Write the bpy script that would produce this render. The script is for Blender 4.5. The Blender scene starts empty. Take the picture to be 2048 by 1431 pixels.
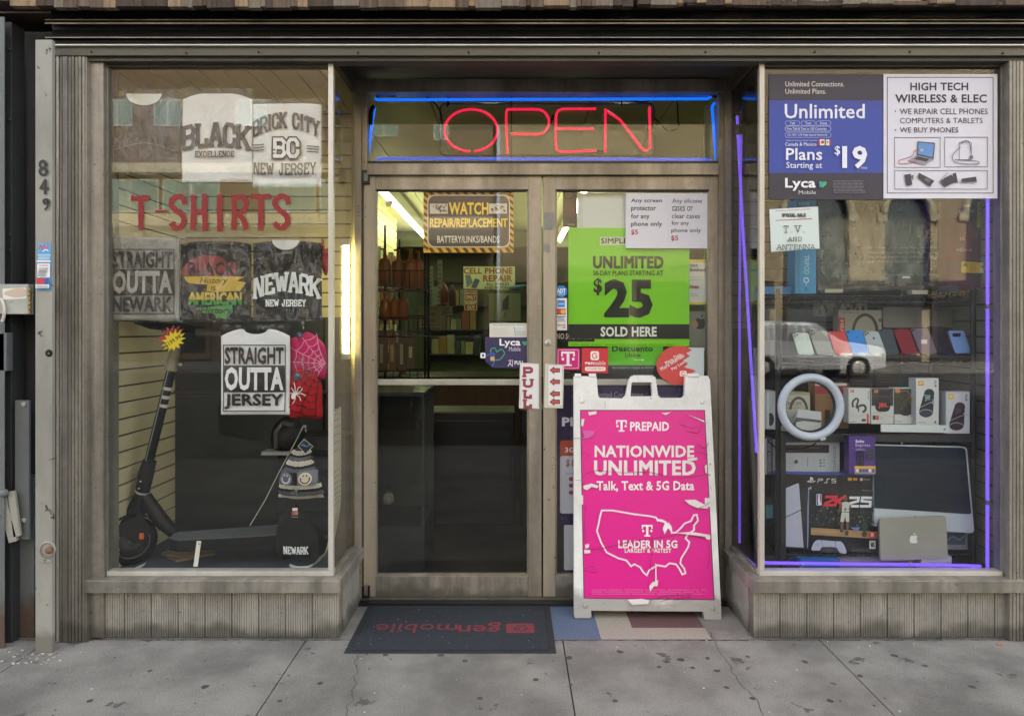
import bpy, math, random
from mathutils import Vector
R = math.radians
random.seed(7)
scn = bpy.context.scene
COL = scn.collection

# ------------------------------------------------------------------ camera, sky, sun, exposure
F, CX, CY, CAMZ, CAMY = 1365.0, 1024.0, 660.0, 1.36, -3.44
cam = bpy.data.cameras.new('camera')
cam.sensor_width = 36; cam.lens = 24.0; cam.shift_y = -(715.5 - CY) / 2048
cam.clip_start = 0.05; cam.clip_end = 2000
camo = bpy.data.objects.new('camera', cam); COL.objects.link(camo)
camo.location = (0, CAMY, CAMZ); camo.rotation_euler = (R(90), 0, 0)
scn.camera = camo
SUN_EL = 38; SUN_AZ = 12          # the sun stands behind the shop, so the shop front is in open shade
world = bpy.data.worlds.new('World'); scn.world = world; world.use_nodes = True
nt = world.node_tree
sky = nt.nodes.new('ShaderNodeTexSky'); sky.sky_type = 'NISHITA'; sky.sun_disc = False
sky.sun_elevation = R(SUN_EL); sky.sun_rotation = R(SUN_AZ)
sky.dust_density = 4.0; sky.air_density = .7; sky.ozone_density = .3
hs = nt.nodes.new('ShaderNodeHueSaturation'); hs.inputs['Saturation'].default_value = .32
nt.links.new(sky.outputs[0], hs.inputs['Color']); nt.links.new(hs.outputs[0], nt.nodes['Background'].inputs[0])
nt.nodes['Background'].inputs[1].default_value = 0.15
sun = bpy.data.lights.new('sun', 'SUN'); sun.energy = 2.0; sun.angle = R(0.5); sun.color = (1, .95, .86)
suno = bpy.data.objects.new('sun', sun); COL.objects.link(suno)
sd = Vector((math.sin(R(SUN_AZ)) * math.cos(R(SUN_EL)), math.cos(R(SUN_AZ)) * math.cos(R(SUN_EL)), math.sin(R(SUN_EL))))
suno.rotation_euler = sd.to_track_quat('Z', 'Y').to_euler()
suno.location = sd * 60
scn.view_settings.view_transform = 'Standard'; scn.view_settings.look = 'None'
scn.view_settings.exposure = 2.95; scn.view_settings.gamma = 1
scn.cycles.max_bounces = 10; scn.cycles.diffuse_bounces = 4; scn.cycles.glossy_bounces = 4
scn.cycles.transparent_max_bounces = 24; scn.cycles.use_denoising = True
scn.cycles.caustics_reflective = False; scn.cycles.caustics_refractive = False
scn.cycles.sample_clamp_indirect = 6

# ------------------------------------------------------------------ materials
def lin(c):
    if isinstance(c, str):
        c = c.lstrip('#'); c = [int(c[i:i + 2], 16) / 255 for i in (0, 2, 4)]
    return tuple((x / 12.92 if x <= .04045 else ((x + .055) / 1.055) ** 2.4) for x in c)

MATS = {}
def ink(c, rough=.55):
    """plain printed ink or paint of one colour"""
    k = ('ink', c, rough)
    if k not in MATS:
        m = bpy.data.materials.new('ink_' + c.strip('#')); m.use_nodes = True
        b = m.node_tree.nodes['Principled BSDF']
        b.inputs['Base Color'].default_value = (*lin(c), 1); b.inputs['Roughness'].default_value = rough
        MATS[k] = m
    return MATS[k]

def mat(name, c1, c2=None, scale=6, rough=.5, metal=0, stretch=(1, 1, 1), bump=0, bscale=None, dark=None, dscale=30, dth=.68,
        grad=None, spec=None, grain=None):
    """two colour noise mix, fine bump, optional dark specks / stains (dark) and grime band near the ground (grad)"""
    if name in MATS: return MATS[name]
    m = bpy.data.materials.new(name); m.use_nodes = True
    t = m.node_tree; N = t.nodes; L = t.links; b = N['Principled BSDF']
    b.inputs['Roughness'].default_value = rough; b.inputs['Metallic'].default_value = metal
    if spec is not None: b.inputs['Specular IOR Level'].default_value = spec
    g = N.new('ShaderNodeNewGeometry'); mp = N.new('ShaderNodeMapping'); mp.inputs['Scale'].default_value = stretch
    L.new(g.outputs['Position'], mp.inputs[0])
    def noise(s, det=6, vec=mp.outputs[0], ro=.6):
        n = N.new('ShaderNodeTexNoise'); n.inputs['Scale'].default_value = s; n.inputs['Detail'].default_value = det
        n.inputs['Roughness'].default_value = ro; L.new(vec, n.inputs['Vector']); return n.outputs[0]
    def ramp(x, a, bb):
        r = N.new('ShaderNodeMapRange'); r.inputs[1].default_value = a; r.inputs[2].default_value = bb; r.interpolation_type = 'SMOOTHSTEP'
        L.new(x, r.inputs[0]); return r.outputs[0]
    def mix(f, a, bb):
        x = N.new('ShaderNodeMix'); x.data_type = 'RGBA'
        L.new(f, x.inputs[0])
        for k, q in ((6, a), (7, bb)):
            if isinstance(q, tuple): x.inputs[k].default_value = (*q, 1)
            else: L.new(q, x.inputs[k])
        return x.outputs[2]
    c = mix(ramp(noise(scale), .3, .7), lin(c1), lin(c2 or c1))
    if dark:
        c = mix(ramp(noise(dscale, 4, g.outputs['Position'], .7), dth, dth + .06), c, lin(dark))
    if grain:
        gs, ga = grain
        x = N.new('ShaderNodeMix'); x.data_type = 'RGBA'; x.blend_type = 'MULTIPLY'; x.inputs[0].default_value = 1
        mr = N.new('ShaderNodeMapRange'); mr.inputs[1].default_value = .3; mr.inputs[2].default_value = .7; mr.inputs[3].default_value = 1 - ga; mr.inputs[4].default_value = 1 + ga * .4
        L.new(noise(gs, 3, g.outputs['Position'], .8), mr.inputs[0]); L.new(c, x.inputs[6]); L.new(mr.outputs[0], x.inputs[7]); c = x.outputs[2]
    if grad:
        gc, z0, z1 = grad
        sp = N.new('ShaderNodeSeparateXYZ'); L.new(g.outputs['Position'], sp.inputs[0])
        h = N.new('ShaderNodeMath'); h.operation = 'MULTIPLY_ADD'
        L.new(noise(5, 5, g.outputs['Position']), h.inputs[0]); h.inputs[1].default_value = -(z1 - z0) * 1.6; L.new(sp.outputs[2], h.inputs[2])
        f = ramp(h.outputs[0], z0, z1 - (z1 - z0) * .6)
        iv = N.new('ShaderNodeMath'); iv.operation = 'MULTIPLY_ADD'; iv.inputs[1].default_value = -.8; iv.inputs[2].default_value = .8; L.new(f, iv.inputs[0])
        c = mix(iv.outputs[0], c, lin(gc))
    L.new(c, b.inputs['Base Color'])
    rr = N.new('ShaderNodeMapRange'); rr.inputs[3].default_value = rough * .8; rr.inputs[4].default_value = min(1, rough * 1.25)
    L.new(noise(scale * 2.3), rr.inputs[0]); L.new(rr.outputs[0], b.inputs['Roughness'])
    if bump:
        bp = N.new('ShaderNodeBump'); bp.inputs['Strength'].default_value = bump; bp.inputs['Distance'].default_value = .01
        L.new(noise(bscale or scale * 6, 8), bp.inputs['Height']); L.new(bp.outputs[0], b.inputs['Normal'])
    MATS[name] = m; return m

def glow(name, c, s):
    if name in MATS: return MATS[name]
    m = bpy.data.materials.new(name); m.use_nodes = True; b = m.node_tree.nodes['Principled BSDF']
    b.inputs['Base Color'].default_value = (*[q * .12 for q in lin(c)], 1)
    b.inputs['Emission Color'].default_value = (*lin(c), 1); b.inputs['Emission Strength'].default_value = s
    MATS[name] = m; return m

def clear(name, tint, r0, rough=.0, wr=0, wscale=8, haze=0):
    """thin clear sheet: lets light straight through, mirrors a little, more at a glancing angle"""
    if name in MATS: return MATS[name]
    m = bpy.data.materials.new(name); m.use_nodes = True; t = m.node_tree; N = t.nodes; L = t.links
    N.remove(N['Principled BSDF']); out = N['Material Output']
    tr = N.new('ShaderNodeBsdfTransparent'); tr.inputs[0].default_value = (*lin(tint), 1)
    gl = N.new('ShaderNodeBsdfGlossy'); gl.inputs['Roughness'].default_value = rough
    lw = N.new('ShaderNodeLayerWeight'); lw.inputs[0].default_value = .5
    p = N.new('ShaderNodeMath'); p.operation = 'POWER'; p.inputs[1].default_value = 4; L.new(lw.outputs['Facing'], p.inputs[0])
    f = N.new('ShaderNodeMath'); f.operation = 'MULTIPLY_ADD'; f.inputs[1].default_value = .8; f.inputs[2].default_value = r0; f.use_clamp = True
    L.new(p.outputs[0], f.inputs[0])
    mx = N.new('ShaderNodeMixShader'); L.new(f.outputs[0], mx.inputs[0]); L.new(tr.outputs[0], mx.inputs[1]); L.new(gl.outputs[0], mx.inputs[2])
    last = mx.outputs[0]
    g = N.new('ShaderNodeNewGeometry')
    if wr:
        mp = N.new('ShaderNodeMapping'); mp.inputs['Rotation'].default_value = (0, .6, 0); mp.inputs['Scale'].default_value = (1, 1, .35)
        L.new(g.outputs['Position'], mp.inputs[0])
        n = N.new('ShaderNodeTexNoise'); n.inputs['Scale'].default_value = wscale; n.inputs['Detail'].default_value = 4; n.inputs['Distortion'].default_value = .6
        L.new(mp.outputs[0], n.inputs['Vector'])
        bp = N.new('ShaderNodeBump'); bp.inputs['Strength'].default_value = wr; bp.inputs['Distance'].default_value = .05
        L.new(n.outputs[0], bp.inputs['Height']); L.new(bp.outputs[0], gl.inputs['Normal'])
    if haze:
        df = N.new('ShaderNodeBsdfDiffuse'); df.inputs[0].default_value = (.5, .5, .47, 1)
        n2 = N.new('ShaderNodeTexNoise'); n2.inputs['Scale'].default_value = 3; n2.inputs['Detail'].default_value = 8; L.new(g.outputs['Position'], n2.inputs['Vector'])
        mm = N.new('ShaderNodeMath'); mm.operation = 'MULTIPLY'; mm.inputs[1].default_value = haze * 2; L.new(n2.outputs[0], mm.inputs[0])
        m2 = N.new('ShaderNodeMixShader'); L.new(mm.outputs[0], m2.inputs[0]); L.new(last, m2.inputs[1]); L.new(df.outputs[0], m2.inputs[2]); last = m2.outputs[0]
    L.new(last, out.inputs[0]); MATS[name] = m; return m

ALU = mat('weathered_aluminium', '#746d60', '#aaa295', 5, .36, .35, (1, 1, .12), .15, 60, '#3f3b35', 75, .65, None, None, (18, .16))
ALU2 = mat('weathered_aluminium_low', '#737067', '#9f998f', 5, .4, .3, (2.5, 1, .14), .15, 60, '#3d3a35', 60, .645, ('#57544d', -.09, .06), None, (14, .2))
ALUB = mat('bright_aluminium', '#b3afa6', '#cfcbc2', 5, .35, .25, (1, 1, .2), .05, None, '#5a554c', 60, .68)
ALUD = mat('dark_bronze_metal', '#26292a', '#333535', 4, .35, .5, (.2, 1, 1), .06)
HEAD = mat('header_bronze', '#494740', '#57544b', 3, .42, .4, (.25, 1, 1), .08, 60, '#2b2a27', 40, .69)
BLACK = mat('black_gap', '#0b0c0c', '#121313', 5, .8)
GLASS = clear('window_glass', '#fcfdfc', .036, 0, 0, 8, .0015)
BAG = clear('clear_bag', '#fefefe', .03, .06, 1.0, 16)
ACRYL = clear('clear_acrylic', '#f4f8f8', .05)
CLEARP = clear('clear_panel', '#f8f8f4', .02)
SLAT = mat('cream_slatwall', '#c9c29c', '#bdb58e', 3, .5, 0, (1, 1, 1), .03)
SLATG = mat('grey_slatwall', '#77756b', '#6b6960', 3, .5)
GROOVE = mat('slat_groove', '#4a4535', '#3d392c', 4, .8)

# ------------------------------------------------------------------ geometry helpers
def W(px, py, d):
    return Vector(((px - CX) * d / F, CAMY + d, CAMZ - (py - CY) * d / F))
ORG = {}

class MB:
    def __init__(s):
        s.v = []; s.f = []; s.mi = []; s.sm = []; s.ms = []
    def _m(s, m):
        if m not in s.ms: s.ms.append(m)
        return s.ms.index(m)
    def add(s, vs, fs, m, smooth=False):
        o = len(s.v); s.v += [tuple(q) for q in vs]; k = s._m(m)
        for f in fs:
            s.f.append([i + o for i in f]); s.mi.append(k); s.sm.append(smooth)
        return s
    def box(s, x0, x1, y0, y1, z0, z1, m):
        vs = [(x, y, z) for x in (x0, x1) for y in (y0, y1) for z in (z0, z1)]
        return s.add(vs, [(0, 1, 3, 2), (4, 6, 7, 5), (0, 4, 5, 1), (2, 3, 7, 6), (0, 2, 6, 4), (1, 5, 7, 3)], m)
    def pbox(s, px0, px1, py0, py1, d, dep, m):
        a = W(px0, py1, d); b = W(px1, py0, d)
        return s.box(a.x, b.x, a.y, a.y + dep, a.z, b.z, m)
    def prism(s, pts, vec, m, smooth=False):
        n = len(pts); vec = Vector(vec); pts = [Vector(p) for p in pts]
        vs = pts + [p + vec for p in pts]
        fs = [tuple(range(n)), tuple(range(2 * n - 1, n - 1, -1))]
        s.add(vs, fs, m)
        s.add(vs, [(i, i + n, (i + 1) % n + n, (i + 1) % n) for i in range(n)], m, smooth); return s
    def tube(s, pts, r, m, n=8, closed=False, caps=True):
        pts = [Vector(p) for p in pts]; k = len(pts); vs = []
        up = None
        for i, p in enumerate(pts):
            a = pts[(i - 1) % k] if (i or closed) else p; b = pts[(i + 1) % k] if (i < k - 1 or closed) else p
            t = (b - a).normalized()
            if up is None:
                up = Vector((0, 0, 1)) if abs(t.z) < .9 else Vector((0, 1, 0))
            u = (up - t * up.dot(t)).normalized(); w = t.cross(u); up = u
            rr = r[i] if isinstance(r, (list, tuple)) else r
            vs += [p + (u * math.cos(2 * math.pi * j / n) + w * math.sin(2 * math.pi * j / n)) * rr for j in range(n)]
        fs = []
        for i in range(k if closed else k - 1):
            q = (i + 1) % k
            fs += [(i * n + j, i * n + (j + 1) % n, q * n + (j + 1) % n, q * n + j) for j in range(n)]
        s.add(vs, fs, m, True)
        if caps and not closed:
            s.add(vs[:n], [tuple(range(n))[::-1]], m); s.add(vs[-n:], [tuple(range(n))], m)
        return s
    def lathe(s, c, prof, m, axis=(0, 0, 1), n=24):
        ax = Vector(axis).normalized(); u = ax.orthogonal().normalized(); w = ax.cross(u); c = Vector(c); vs = []
        for r, h in prof:
            vs += [c + ax * h + (u * math.cos(2 * math.pi * j / n) + w * math.sin(2 * math.pi * j / n)) * r for j in range(n)]
        fs = [(i * n + j, i * n + (j + 1) % n, (i + 1) * n + (j + 1) % n, (i + 1) * n + j) for i in range(len(prof) - 1) for j in range(n)]
        return s.add(vs, fs, m, True)
    def ball(s, c, r, m, n=14, k=8):
        if not isinstance(r, (tuple, list)): r = (r, r, r)
        vs = []
        for i in range(k + 1):
            a = math.pi * i / k
            vs += [(c[0] + r[0] * math.sin(a) * math.cos(2 * math.pi * j / n), c[1] + r[1] * math.sin(a) * math.sin(2 * math.pi * j / n), c[2] + r[2] * math.cos(a)) for j in range(n)]
        return s.add(vs, [(i * n + j, (i + 1) * n + j, (i + 1) * n + (j + 1) % n, i * n + (j + 1) % n) for i in range(k) for j in range(n)], m, True)
    def build(s, name, parent=None, bevel=0, loc=None):
        if parent is not None: o0 = ORG[parent.name]
        elif loc is not None: o0 = Vector(loc)
        else:
            xs, ys, zs = zip(*s.v); o0 = Vector(((min(xs) + max(xs)) / 2, (min(ys) + max(ys)) / 2, min(zs)))
        me = bpy.data.meshes.new(name)
        me.from_pydata([(x - o0.x, y - o0.y, z - o0.z) for x, y, z in s.v], [], s.f)
        for m in s.ms: me.materials.append(m)
        me.polygons.foreach_set('material_index', s.mi); me.polygons.foreach_set('use_smooth', s.sm); me.update()
        o = bpy.data.objects.new(name, me); COL.objects.link(o); ORG[o.name] = o0
        if parent is not None: o.parent = parent
        else: o.location = o0
        if bevel:
            b = o.modifiers.new('bevel', 'BEVEL'); b.width = bevel; b.segments = 2; b.limit_method = 'ANGLE'; b.angle_limit = R(40)
        return o

def tag(o, label, cat=None, group=None, kind=None):
    if label: o['label'] = label
    if cat: o['category'] = cat
    if group: o['group'] = group
    if kind: o['kind'] = kind
    return o
def thing(name, label, cat, loc, group=None):
    o = bpy.data.objects.new(name, None); COL.objects.link(o); o.location = loc; o.empty_display_size = .1
    ORG[o.name] = Vector(loc); return tag(o, label, cat, group)

# lettering -------------------------------------------------------------
_T = {}
def text_geo(txt, bold=0, sp=1.0):
    k = (txt, bold, sp)
    if k not in _T:
        cu = bpy.data.curves.new('t', 'FONT'); cu.body = txt; cu.offset = bold; cu.resolution_u = 2; cu.space_character = sp
        cu.fill_mode = 'FRONT'
        o = bpy.data.objects.new('t', cu); me = o.to_mesh()
        vs = [(v.co.x, v.co.y) for v in me.vertices]; fs = [tuple(p.vertices) for p in me.polygons]
        o.to_mesh_clear(); bpy.data.objects.remove(o); bpy.data.curves.remove(cu)
        xs = [v[0] for v in vs]; ys = [v[1] for v in vs]; a, b, c, d = min(xs), max(xs), min(ys), max(ys)
        _T[k] = ([((x - a) / max(b - a, 1e-6), (y - c) / max(d - c, 1e-6)) for x, y in vs], fs)
    return _T[k]

# block letters: strokes on a 0..1 grid, then after '|' the ends that carry a slab serif
GL = {
 'A': '0,0 .42,1 .58,1 1,0;.2,.33 .8,.33|0,0 1,0', 'B': '0,0 0,1 .75,1 1,.84 1,.68 .8,.52 .1,.52;.8,.52 1,.36 1,.16 .75,0 .1,0|-',
 'C': '1,.68 1,.8 .75,1 .25,1 0,.8 0,.2 .25,0 .75,0 1,.2 1,.32|-', 'D': '.15,0 .15,1 .7,1 1,.8 1,.2 .7,0 .15,0|-',
 'E': '1,.82 1,1 .15,1 .15,0 1,0 1,.18;.2,.52 .7,.52|.15,1 .15,0', 'G': '1,.7 1,.8 .75,1 .25,1 0,.8 0,.2 .25,0 .75,0 1,.2 1,.45 .6,.45|-',
 'H': '0,0 0,1;1,0 1,1;.1,.5 .9,.5|0,0 0,1 1,0 1,1', 'I': '.5,0 .5,1|.5,0 .5,1', 'J': '.8,1 .8,.2 .6,0 .25,0 0,.2 0,.38|.8,1',
 'K': '0,0 0,1;1,1 .1,.42;.35,.58 1,0|0,0 0,1 1,1 1,0', 'L': '0,1 0,0 1,0 1,.25|0,1', 'N': '0,0 0,1 .2,1 .8,0 1,0 1,1|0,0 1,1',
 'O': '.25,0 0,.2 0,.8 .25,1 .75,1 1,.8 1,.2 .75,0 .2,0|-', 'P': '0,0 0,1 .78,1 1,.86 1,.62 .8,.48 .1,.48|0,0', 'R': '0,0 0,1 .75,1 1,.84 1,.64 .8,.48 .1,.48;.6,.48 1,0|0,0 1,0',
 'S': '1,.7 1,.82 .78,1 .22,1 0,.82 0,.66 .18,.54 .82,.46 1,.34 1,.18 .78,0 .22,0 0,.18 0,.3|-', 'T': '0,.8 0,1 1,1 1,.8;.5,.95 .5,0|.5,0',
 'U': '0,1 0,.2 .25,0 .75,0 1,.2 1,1|0,1 1,1', 'V': '0,1 .5,0 1,1|0,1 1,1', 'W': '0,1 .25,0 .5,.85 .75,0 1,1|0,1 1,1', 'X': '0,0 1,1;0,1 .42,.54;.58,.46 1,0|0,0 1,1 0,1 1,0',
 'Y': '0,1 .5,.48 .5,0;1,1 .55,.52|0,1 1,1 .5,0', '.': '.5,0 .5,.06|-', ' ': '|-'}

class Sg(MB):
    """flat or bent print worked out in photo pixels on one plane  Y = y0 + b Z + c X"""
    def __init__(s, d, b=0, c=0):
        MB.__init__(s); s.y0 = CAMY + d; s.b = b; s.c = c; s.k = 0; s.fn = None
        s.n = Vector((c, -1, b)).normalized(); s.step = .00016
    def w(s, px, py, off=0):
        u = (px - CX) / F; v = (py - CY) / F
        t = (s.y0 - CAMY + s.b * CAMZ) / (1 + s.b * v - s.c * u)
        if s.fn: off = off + s.fn(px, py)
        return Vector((u * t, CAMY + t, CAMZ - v * t)) + s.n * off
    def lay(s):
        s.k += 1; return s.k * s.step
    def sheet(s, pts, c, th=.0012, rough=.55):
        m = ink(c, rough) if isinstance(c, str) else c
        if len(pts) == 4 and not isinstance(pts[0], (tuple, list)):
            x0, y0, x1, y1 = pts; pts = [(x0, y0), (x1, y0), (x1, y1), (x0, y1)]
        s.prism([s.w(x, y, 0) for x, y in pts], s.n * -th, m); return s
    def poly(s, pts, c):
        o = s.lay(); m = ink(c) if isinstance(c, str) else c
        s.add([s.w(x, y, o) for x, y in pts], [tuple(range(len(pts)))], m); return s
    def rect(s, x0, y0, x1, y1, c, r=0):
        if r:
            return s.poly(rrect(x0, y0, x1, y1, r), c)
        if s.fn:
            nx, ny = max(1, int((x1 - x0) / 5)), max(1, int((y1 - y0) / 5)); o = s.lay()
            return s.add([s.w(x0 + (x1 - x0) * i / nx, y0 + (y1 - y0) * j / ny, o) for j in range(ny + 1) for i in range(nx + 1)], [(j * (nx + 1) + i, j * (nx + 1) + i + 1, (j + 1) * (nx + 1) + i + 1, (j + 1) * (nx + 1) + i) for j in range(ny) for i in range(nx)], ink(c) if isinstance(c, str) else c)
        return s.poly([(x0, y0), (x1, y0), (x1, y1), (x0, y1)], c)
    def frame(s, x0, y0, x1, y1, w, c, r=0):
        if r: return s.line(rrect(x0, y0, x1, y1, r), w, c, True)
        s.rect(x0, y0, x1, y0 + w, c); s.rect(x0, y1 - w, x1, y1, c); s.rect(x0, y0 + w, x0 + w, y1 - w, c); s.rect(x1 - w, y0 + w, x1, y1 - w, c); return s
    def disc(s, x, y, r, c, n=20, ry=None):
        return s.poly([(x + r * math.cos(6.2832 * i / n), y + (ry or r) * math.sin(6.2832 * i / n)) for i in range(n)], c)
    def line(s, pts, w, c, closed=False, wob=0):
        n = len(pts)
        if n < 2: return s
        o = s.lay(); m = ink(c) if isinstance(c, str) else c; A = []; B = []
        for i in range(n):
            p = pts[i]; a = pts[i - 1] if (i or closed) else None; b = pts[(i + 1) % n] if (i < n - 1 or closed) else None
            def nrm(q, r):
                dx, dy = r[0] - q[0], r[1] - q[1]; l = math.hypot(dx, dy) or 1; return (-dy / l, dx / l)
            n1 = nrm(a, p) if a else None; n2 = nrm(p, b) if b else None
            if n1 and n2:
                mx, my = n1[0] + n2[0], n1[1] + n2[1]; l2 = mx * mx + my * my
                k = min(2 / l2, 1.6) if l2 > 1e-6 else 1
                nx, ny = mx * k, my * k
                if l2 <= 1e-6: nx, ny = n1
            else: nx, ny = n1 or n2
            ww = w * (1 + (random.uniform(-wob, wob) if wob else 0)) / 2
            A.append(s.w(p[0] + nx * ww, p[1] + ny * ww, o)); B.append(s.w(p[0] - nx * ww, p[1] - ny * ww, o))
        vs = A + B
        fs = [(i, (i + 1) % n, n + (i + 1) % n, n + i) for i in range(n if closed else n - 1)]
        return s.add(vs, fs, m)
    def t(s, txt, x0, y0, x1, y1, c, bold=0, sp=1.0, rot=0, arch=0, shear=0):
        """lettering fitted to a pixel box; bold spreads four layered copies"""
        faux = bold > 0 and any(q in txt for q in 'Mm')
        vs, fs = text_geo(txt, 0 if faux else bold, sp + bold * 1.5); m = ink(c) if isinstance(c, str) else c
        cx, cy = (x0 + x1) / 2, (y0 + y1) / 2; cr, sr = math.cos(R(rot)), math.sin(R(rot)); e = min(bold, .035) * (y1 - y0) / .73 if faux else 0
        ex = min(e, (x1 - x0) * .04)
        for sx, sy in (((-1, -1), (1, 1), (-1, 1), (1, -1), (0, 1), (0, -1), (1, 0), (-1, 0), (0, 0)) if e > .08 else ((0, 0),)):
            o = s.lay(); P = []
            for u, v in vs:
                x = x0 + ex + (x1 - x0 - 2 * ex) * u + shear * (v - .5) + sx * ex; y = y1 - e + (y0 - y1 + 2 * e) * v - arch * (1 - (2 * u - 1) ** 2) + sy * e
                dx, dy = x - cx, y - cy
                P.append(s.w(cx + dx * cr - dy * sr, cy + dx * sr + dy * cr, o))
            s.add(P, fs, m)
        return s
    def vt(s, txt, x0, y0, x1, y1, c, bold=0):
        """a line of lettering that reads downwards inside the box"""
        cx, cy = (x0 + x1) / 2, (y0 + y1) / 2; h, w = y1 - y0, x1 - x0
        return s.t(txt, cx - h / 2, cy - w / 2, cx + h / 2, cy + w / 2, c, bold, 1, 90)
    def blk(s, txt, x0, y0, x1, y1, th, c, serif=0, arch=0, gap=.3, sw=None, inner=None):
        wd = {'I': .35, ' ': .5, '.': .2, 'W': 1.35, 'M': 1.3, 'J': .85, 'L': .9}
        ws = [wd.get(ch, 1.0) for ch in txt]; tot = sum(ws) + gap * (len(txt) - 1); sc = (x1 - x0 - th) / tot; x = x0 + th / 2
        H = y1 - y0 - th
        for ch, w in zip(txt, ws):
            st, se = GL[ch].split('|')
            def P(q):
                a, b = q.split(','); X = x + float(a) * w * sc; u = (X - x0) / (x1 - x0)
                return (X, y1 - th / 2 - float(b) * H - arch * (1 - (2 * u - 1) ** 2))
            for l in st.split(';'):
                if l:
                    Q = extend([P(q) for q in l.split()], th / 2 * .98); run = [Q[0]]
                    for i in range(1, len(Q)):
                        run.append(Q[i])
                        if i < len(Q) - 1:
                            ax, ay, bx, by = Q[i][0] - Q[i - 1][0], Q[i][1] - Q[i - 1][1], Q[i + 1][0] - Q[i][0], Q[i + 1][1] - Q[i][1]
                            if ax * bx + ay * by < -.1 * math.hypot(ax, ay) * math.hypot(bx, by): s.line(run, sw or th, c); run = [Q[i]]
                    s.line(run, sw or th, c)
            if serif and se != '-':
                for q in se.split():
                    X, Y = P(q); k = serif
                    yy = Y + (th * .12 if q.endswith(',0') else -th * .12)
                    s.line([(X - k, yy), (X + k, yy)], th * .62, c)
            x += (w + gap) * sc
        return s
    def bars(s, x0, y0, x1, y1, n, c, w=1.0, rag=.25):
        """rows of unreadably small print"""
        for i in range(n):
            y = y0 + (y1 - y0) * (i + .5) / n; x = x0; e = x1 - (x1 - x0) * random.uniform(0, rag)
            while x < e:
                l = random.uniform(.06, .2) * (x1 - x0); s.rect(x, y - w / 2, min(x + l, e), y + w / 2, c); x += l + (x1 - x0) * .02
        return s

def extend(p, e):
    p = list(p)
    if len(p) < 2 or p[0] == p[-1]: return p
    def ex(a, b):
        l = math.hypot(a[0] - b[0], a[1] - b[1]) or 1; return (a[0] + (a[0] - b[0]) / l * e, a[1] + (a[1] - b[1]) / l * e)
    p[0], p[-1] = ex(p[0], p[1]), ex(p[-1], p[-2]); return p
def rrect(x0, y0, x1, y1, r, n=5):
    P = []
    for cx, cy, a in ((x1 - r, y0 + r, -90), (x1 - r, y1 - r, 0), (x0 + r, y1 - r, 90), (x0 + r, y0 + r, 180)):
        P += [(cx + r * math.cos(R(a + 90 * i / n)), cy + r * math.sin(R(a + 90 * i / n))) for i in range(n + 1)]
    return P
def arcp(cx, cy, r, a0, a1, n=14, ry=None):
    return [(cx + r * math.cos(R(a0 + (a1 - a0) * i / n)), cy + (ry or r) * math.sin(R(a0 + (a1 - a0) * i / n))) for i in range(n + 1)]
def heart(s, cx, cy, r, c):
    P = []
    for i in range(28):
        a = 6.2832 * i / 28
        P.append((cx + r * 16 * math.sin(a) ** 3 / 16, cy - r * (13 * math.cos(a) - 5 * math.cos(2 * a) - 2 * math.cos(3 * a) - math.cos(4 * a)) / 16))
    s.poly(P, c)
def smooth(p, k=4, closed=False):
    n = len(p); out = []
    for i in range(n if closed else n - 1):
        a, b, c, d = p[(i - 1) % n if closed else max(i - 1, 0)], p[i], p[(i + 1) % n], p[(i + 2) % n if closed else min(i + 2, n - 1)]
        for j in range(k):
            t = j / k
            out.append(tuple(.5 * (2 * b[q] + (c[q] - a[q]) * t + (2 * a[q] - 5 * b[q] + 4 * c[q] - d[q]) * t * t + (3 * b[q] - a[q] - 3 * c[q] + d[q]) * t ** 3) for q in range(len(b))))
    if not closed: out.append(tuple(p[-1]))
    return out
def puff(s, out, dep, m, rings=16):
    """cushion-like body over a pixel outline; also sets s.fn so later prints follow its surface"""
    n = len(out); cx = sum(p[0] for p in out) / n; cy = sum(p[1] for p in out) / n; vs = []; fs = []
    for i in range(rings):
        t = 1 - i / rings; off = dep * math.sqrt(max(0, 1 - t * t))
        vs += [s.w(cx + (x - cx) * t, cy + (y - cy) * t, off) for x, y in out]
    vs.append(s.w(cx, cy, dep))
    for i in range(rings - 1):
        fs += [(i * n + j, i * n + (j + 1) % n, (i + 1) * n + (j + 1) % n, (i + 1) * n + j) for j in range(n)]
    fs += [((rings - 1) * n + j, (rings - 1) * n + (j + 1) % n, rings * n) for j in range(n)]
    s.add(vs, fs, m, True)
    s.add([s.w(x, y, 0) for x, y in out] + [s.w(cx, cy, -dep * .35)], [((j + 1) % n, j, n) for j in range(n)], m, True)
    angs = sorted((math.atan2(y - cy, x - cx), math.hypot(x - cx, y - cy)) for x, y in out)
    def fn(px, py):
        a = math.atan2(py - cy, px - cx); rr = math.hypot(px - cx, py - cy)
        i = 0
        while i < len(angs) and angs[i][0] < a: i += 1
        (a0, r0), (a1, r1) = angs[i - 1], angs[i % len(angs)]
        da = (a1 - a0) % 6.28318 or 1; f = ((a - a0) % 6.28318) / da; ro = r0 + (r1 - r0) * min(f, 1)
        t = min(rr / max(ro, 1e-6), 1)
        return dep * math.sqrt(max(0, 1 - t * t)) + .0028
    s.fn = fn; return s
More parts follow.
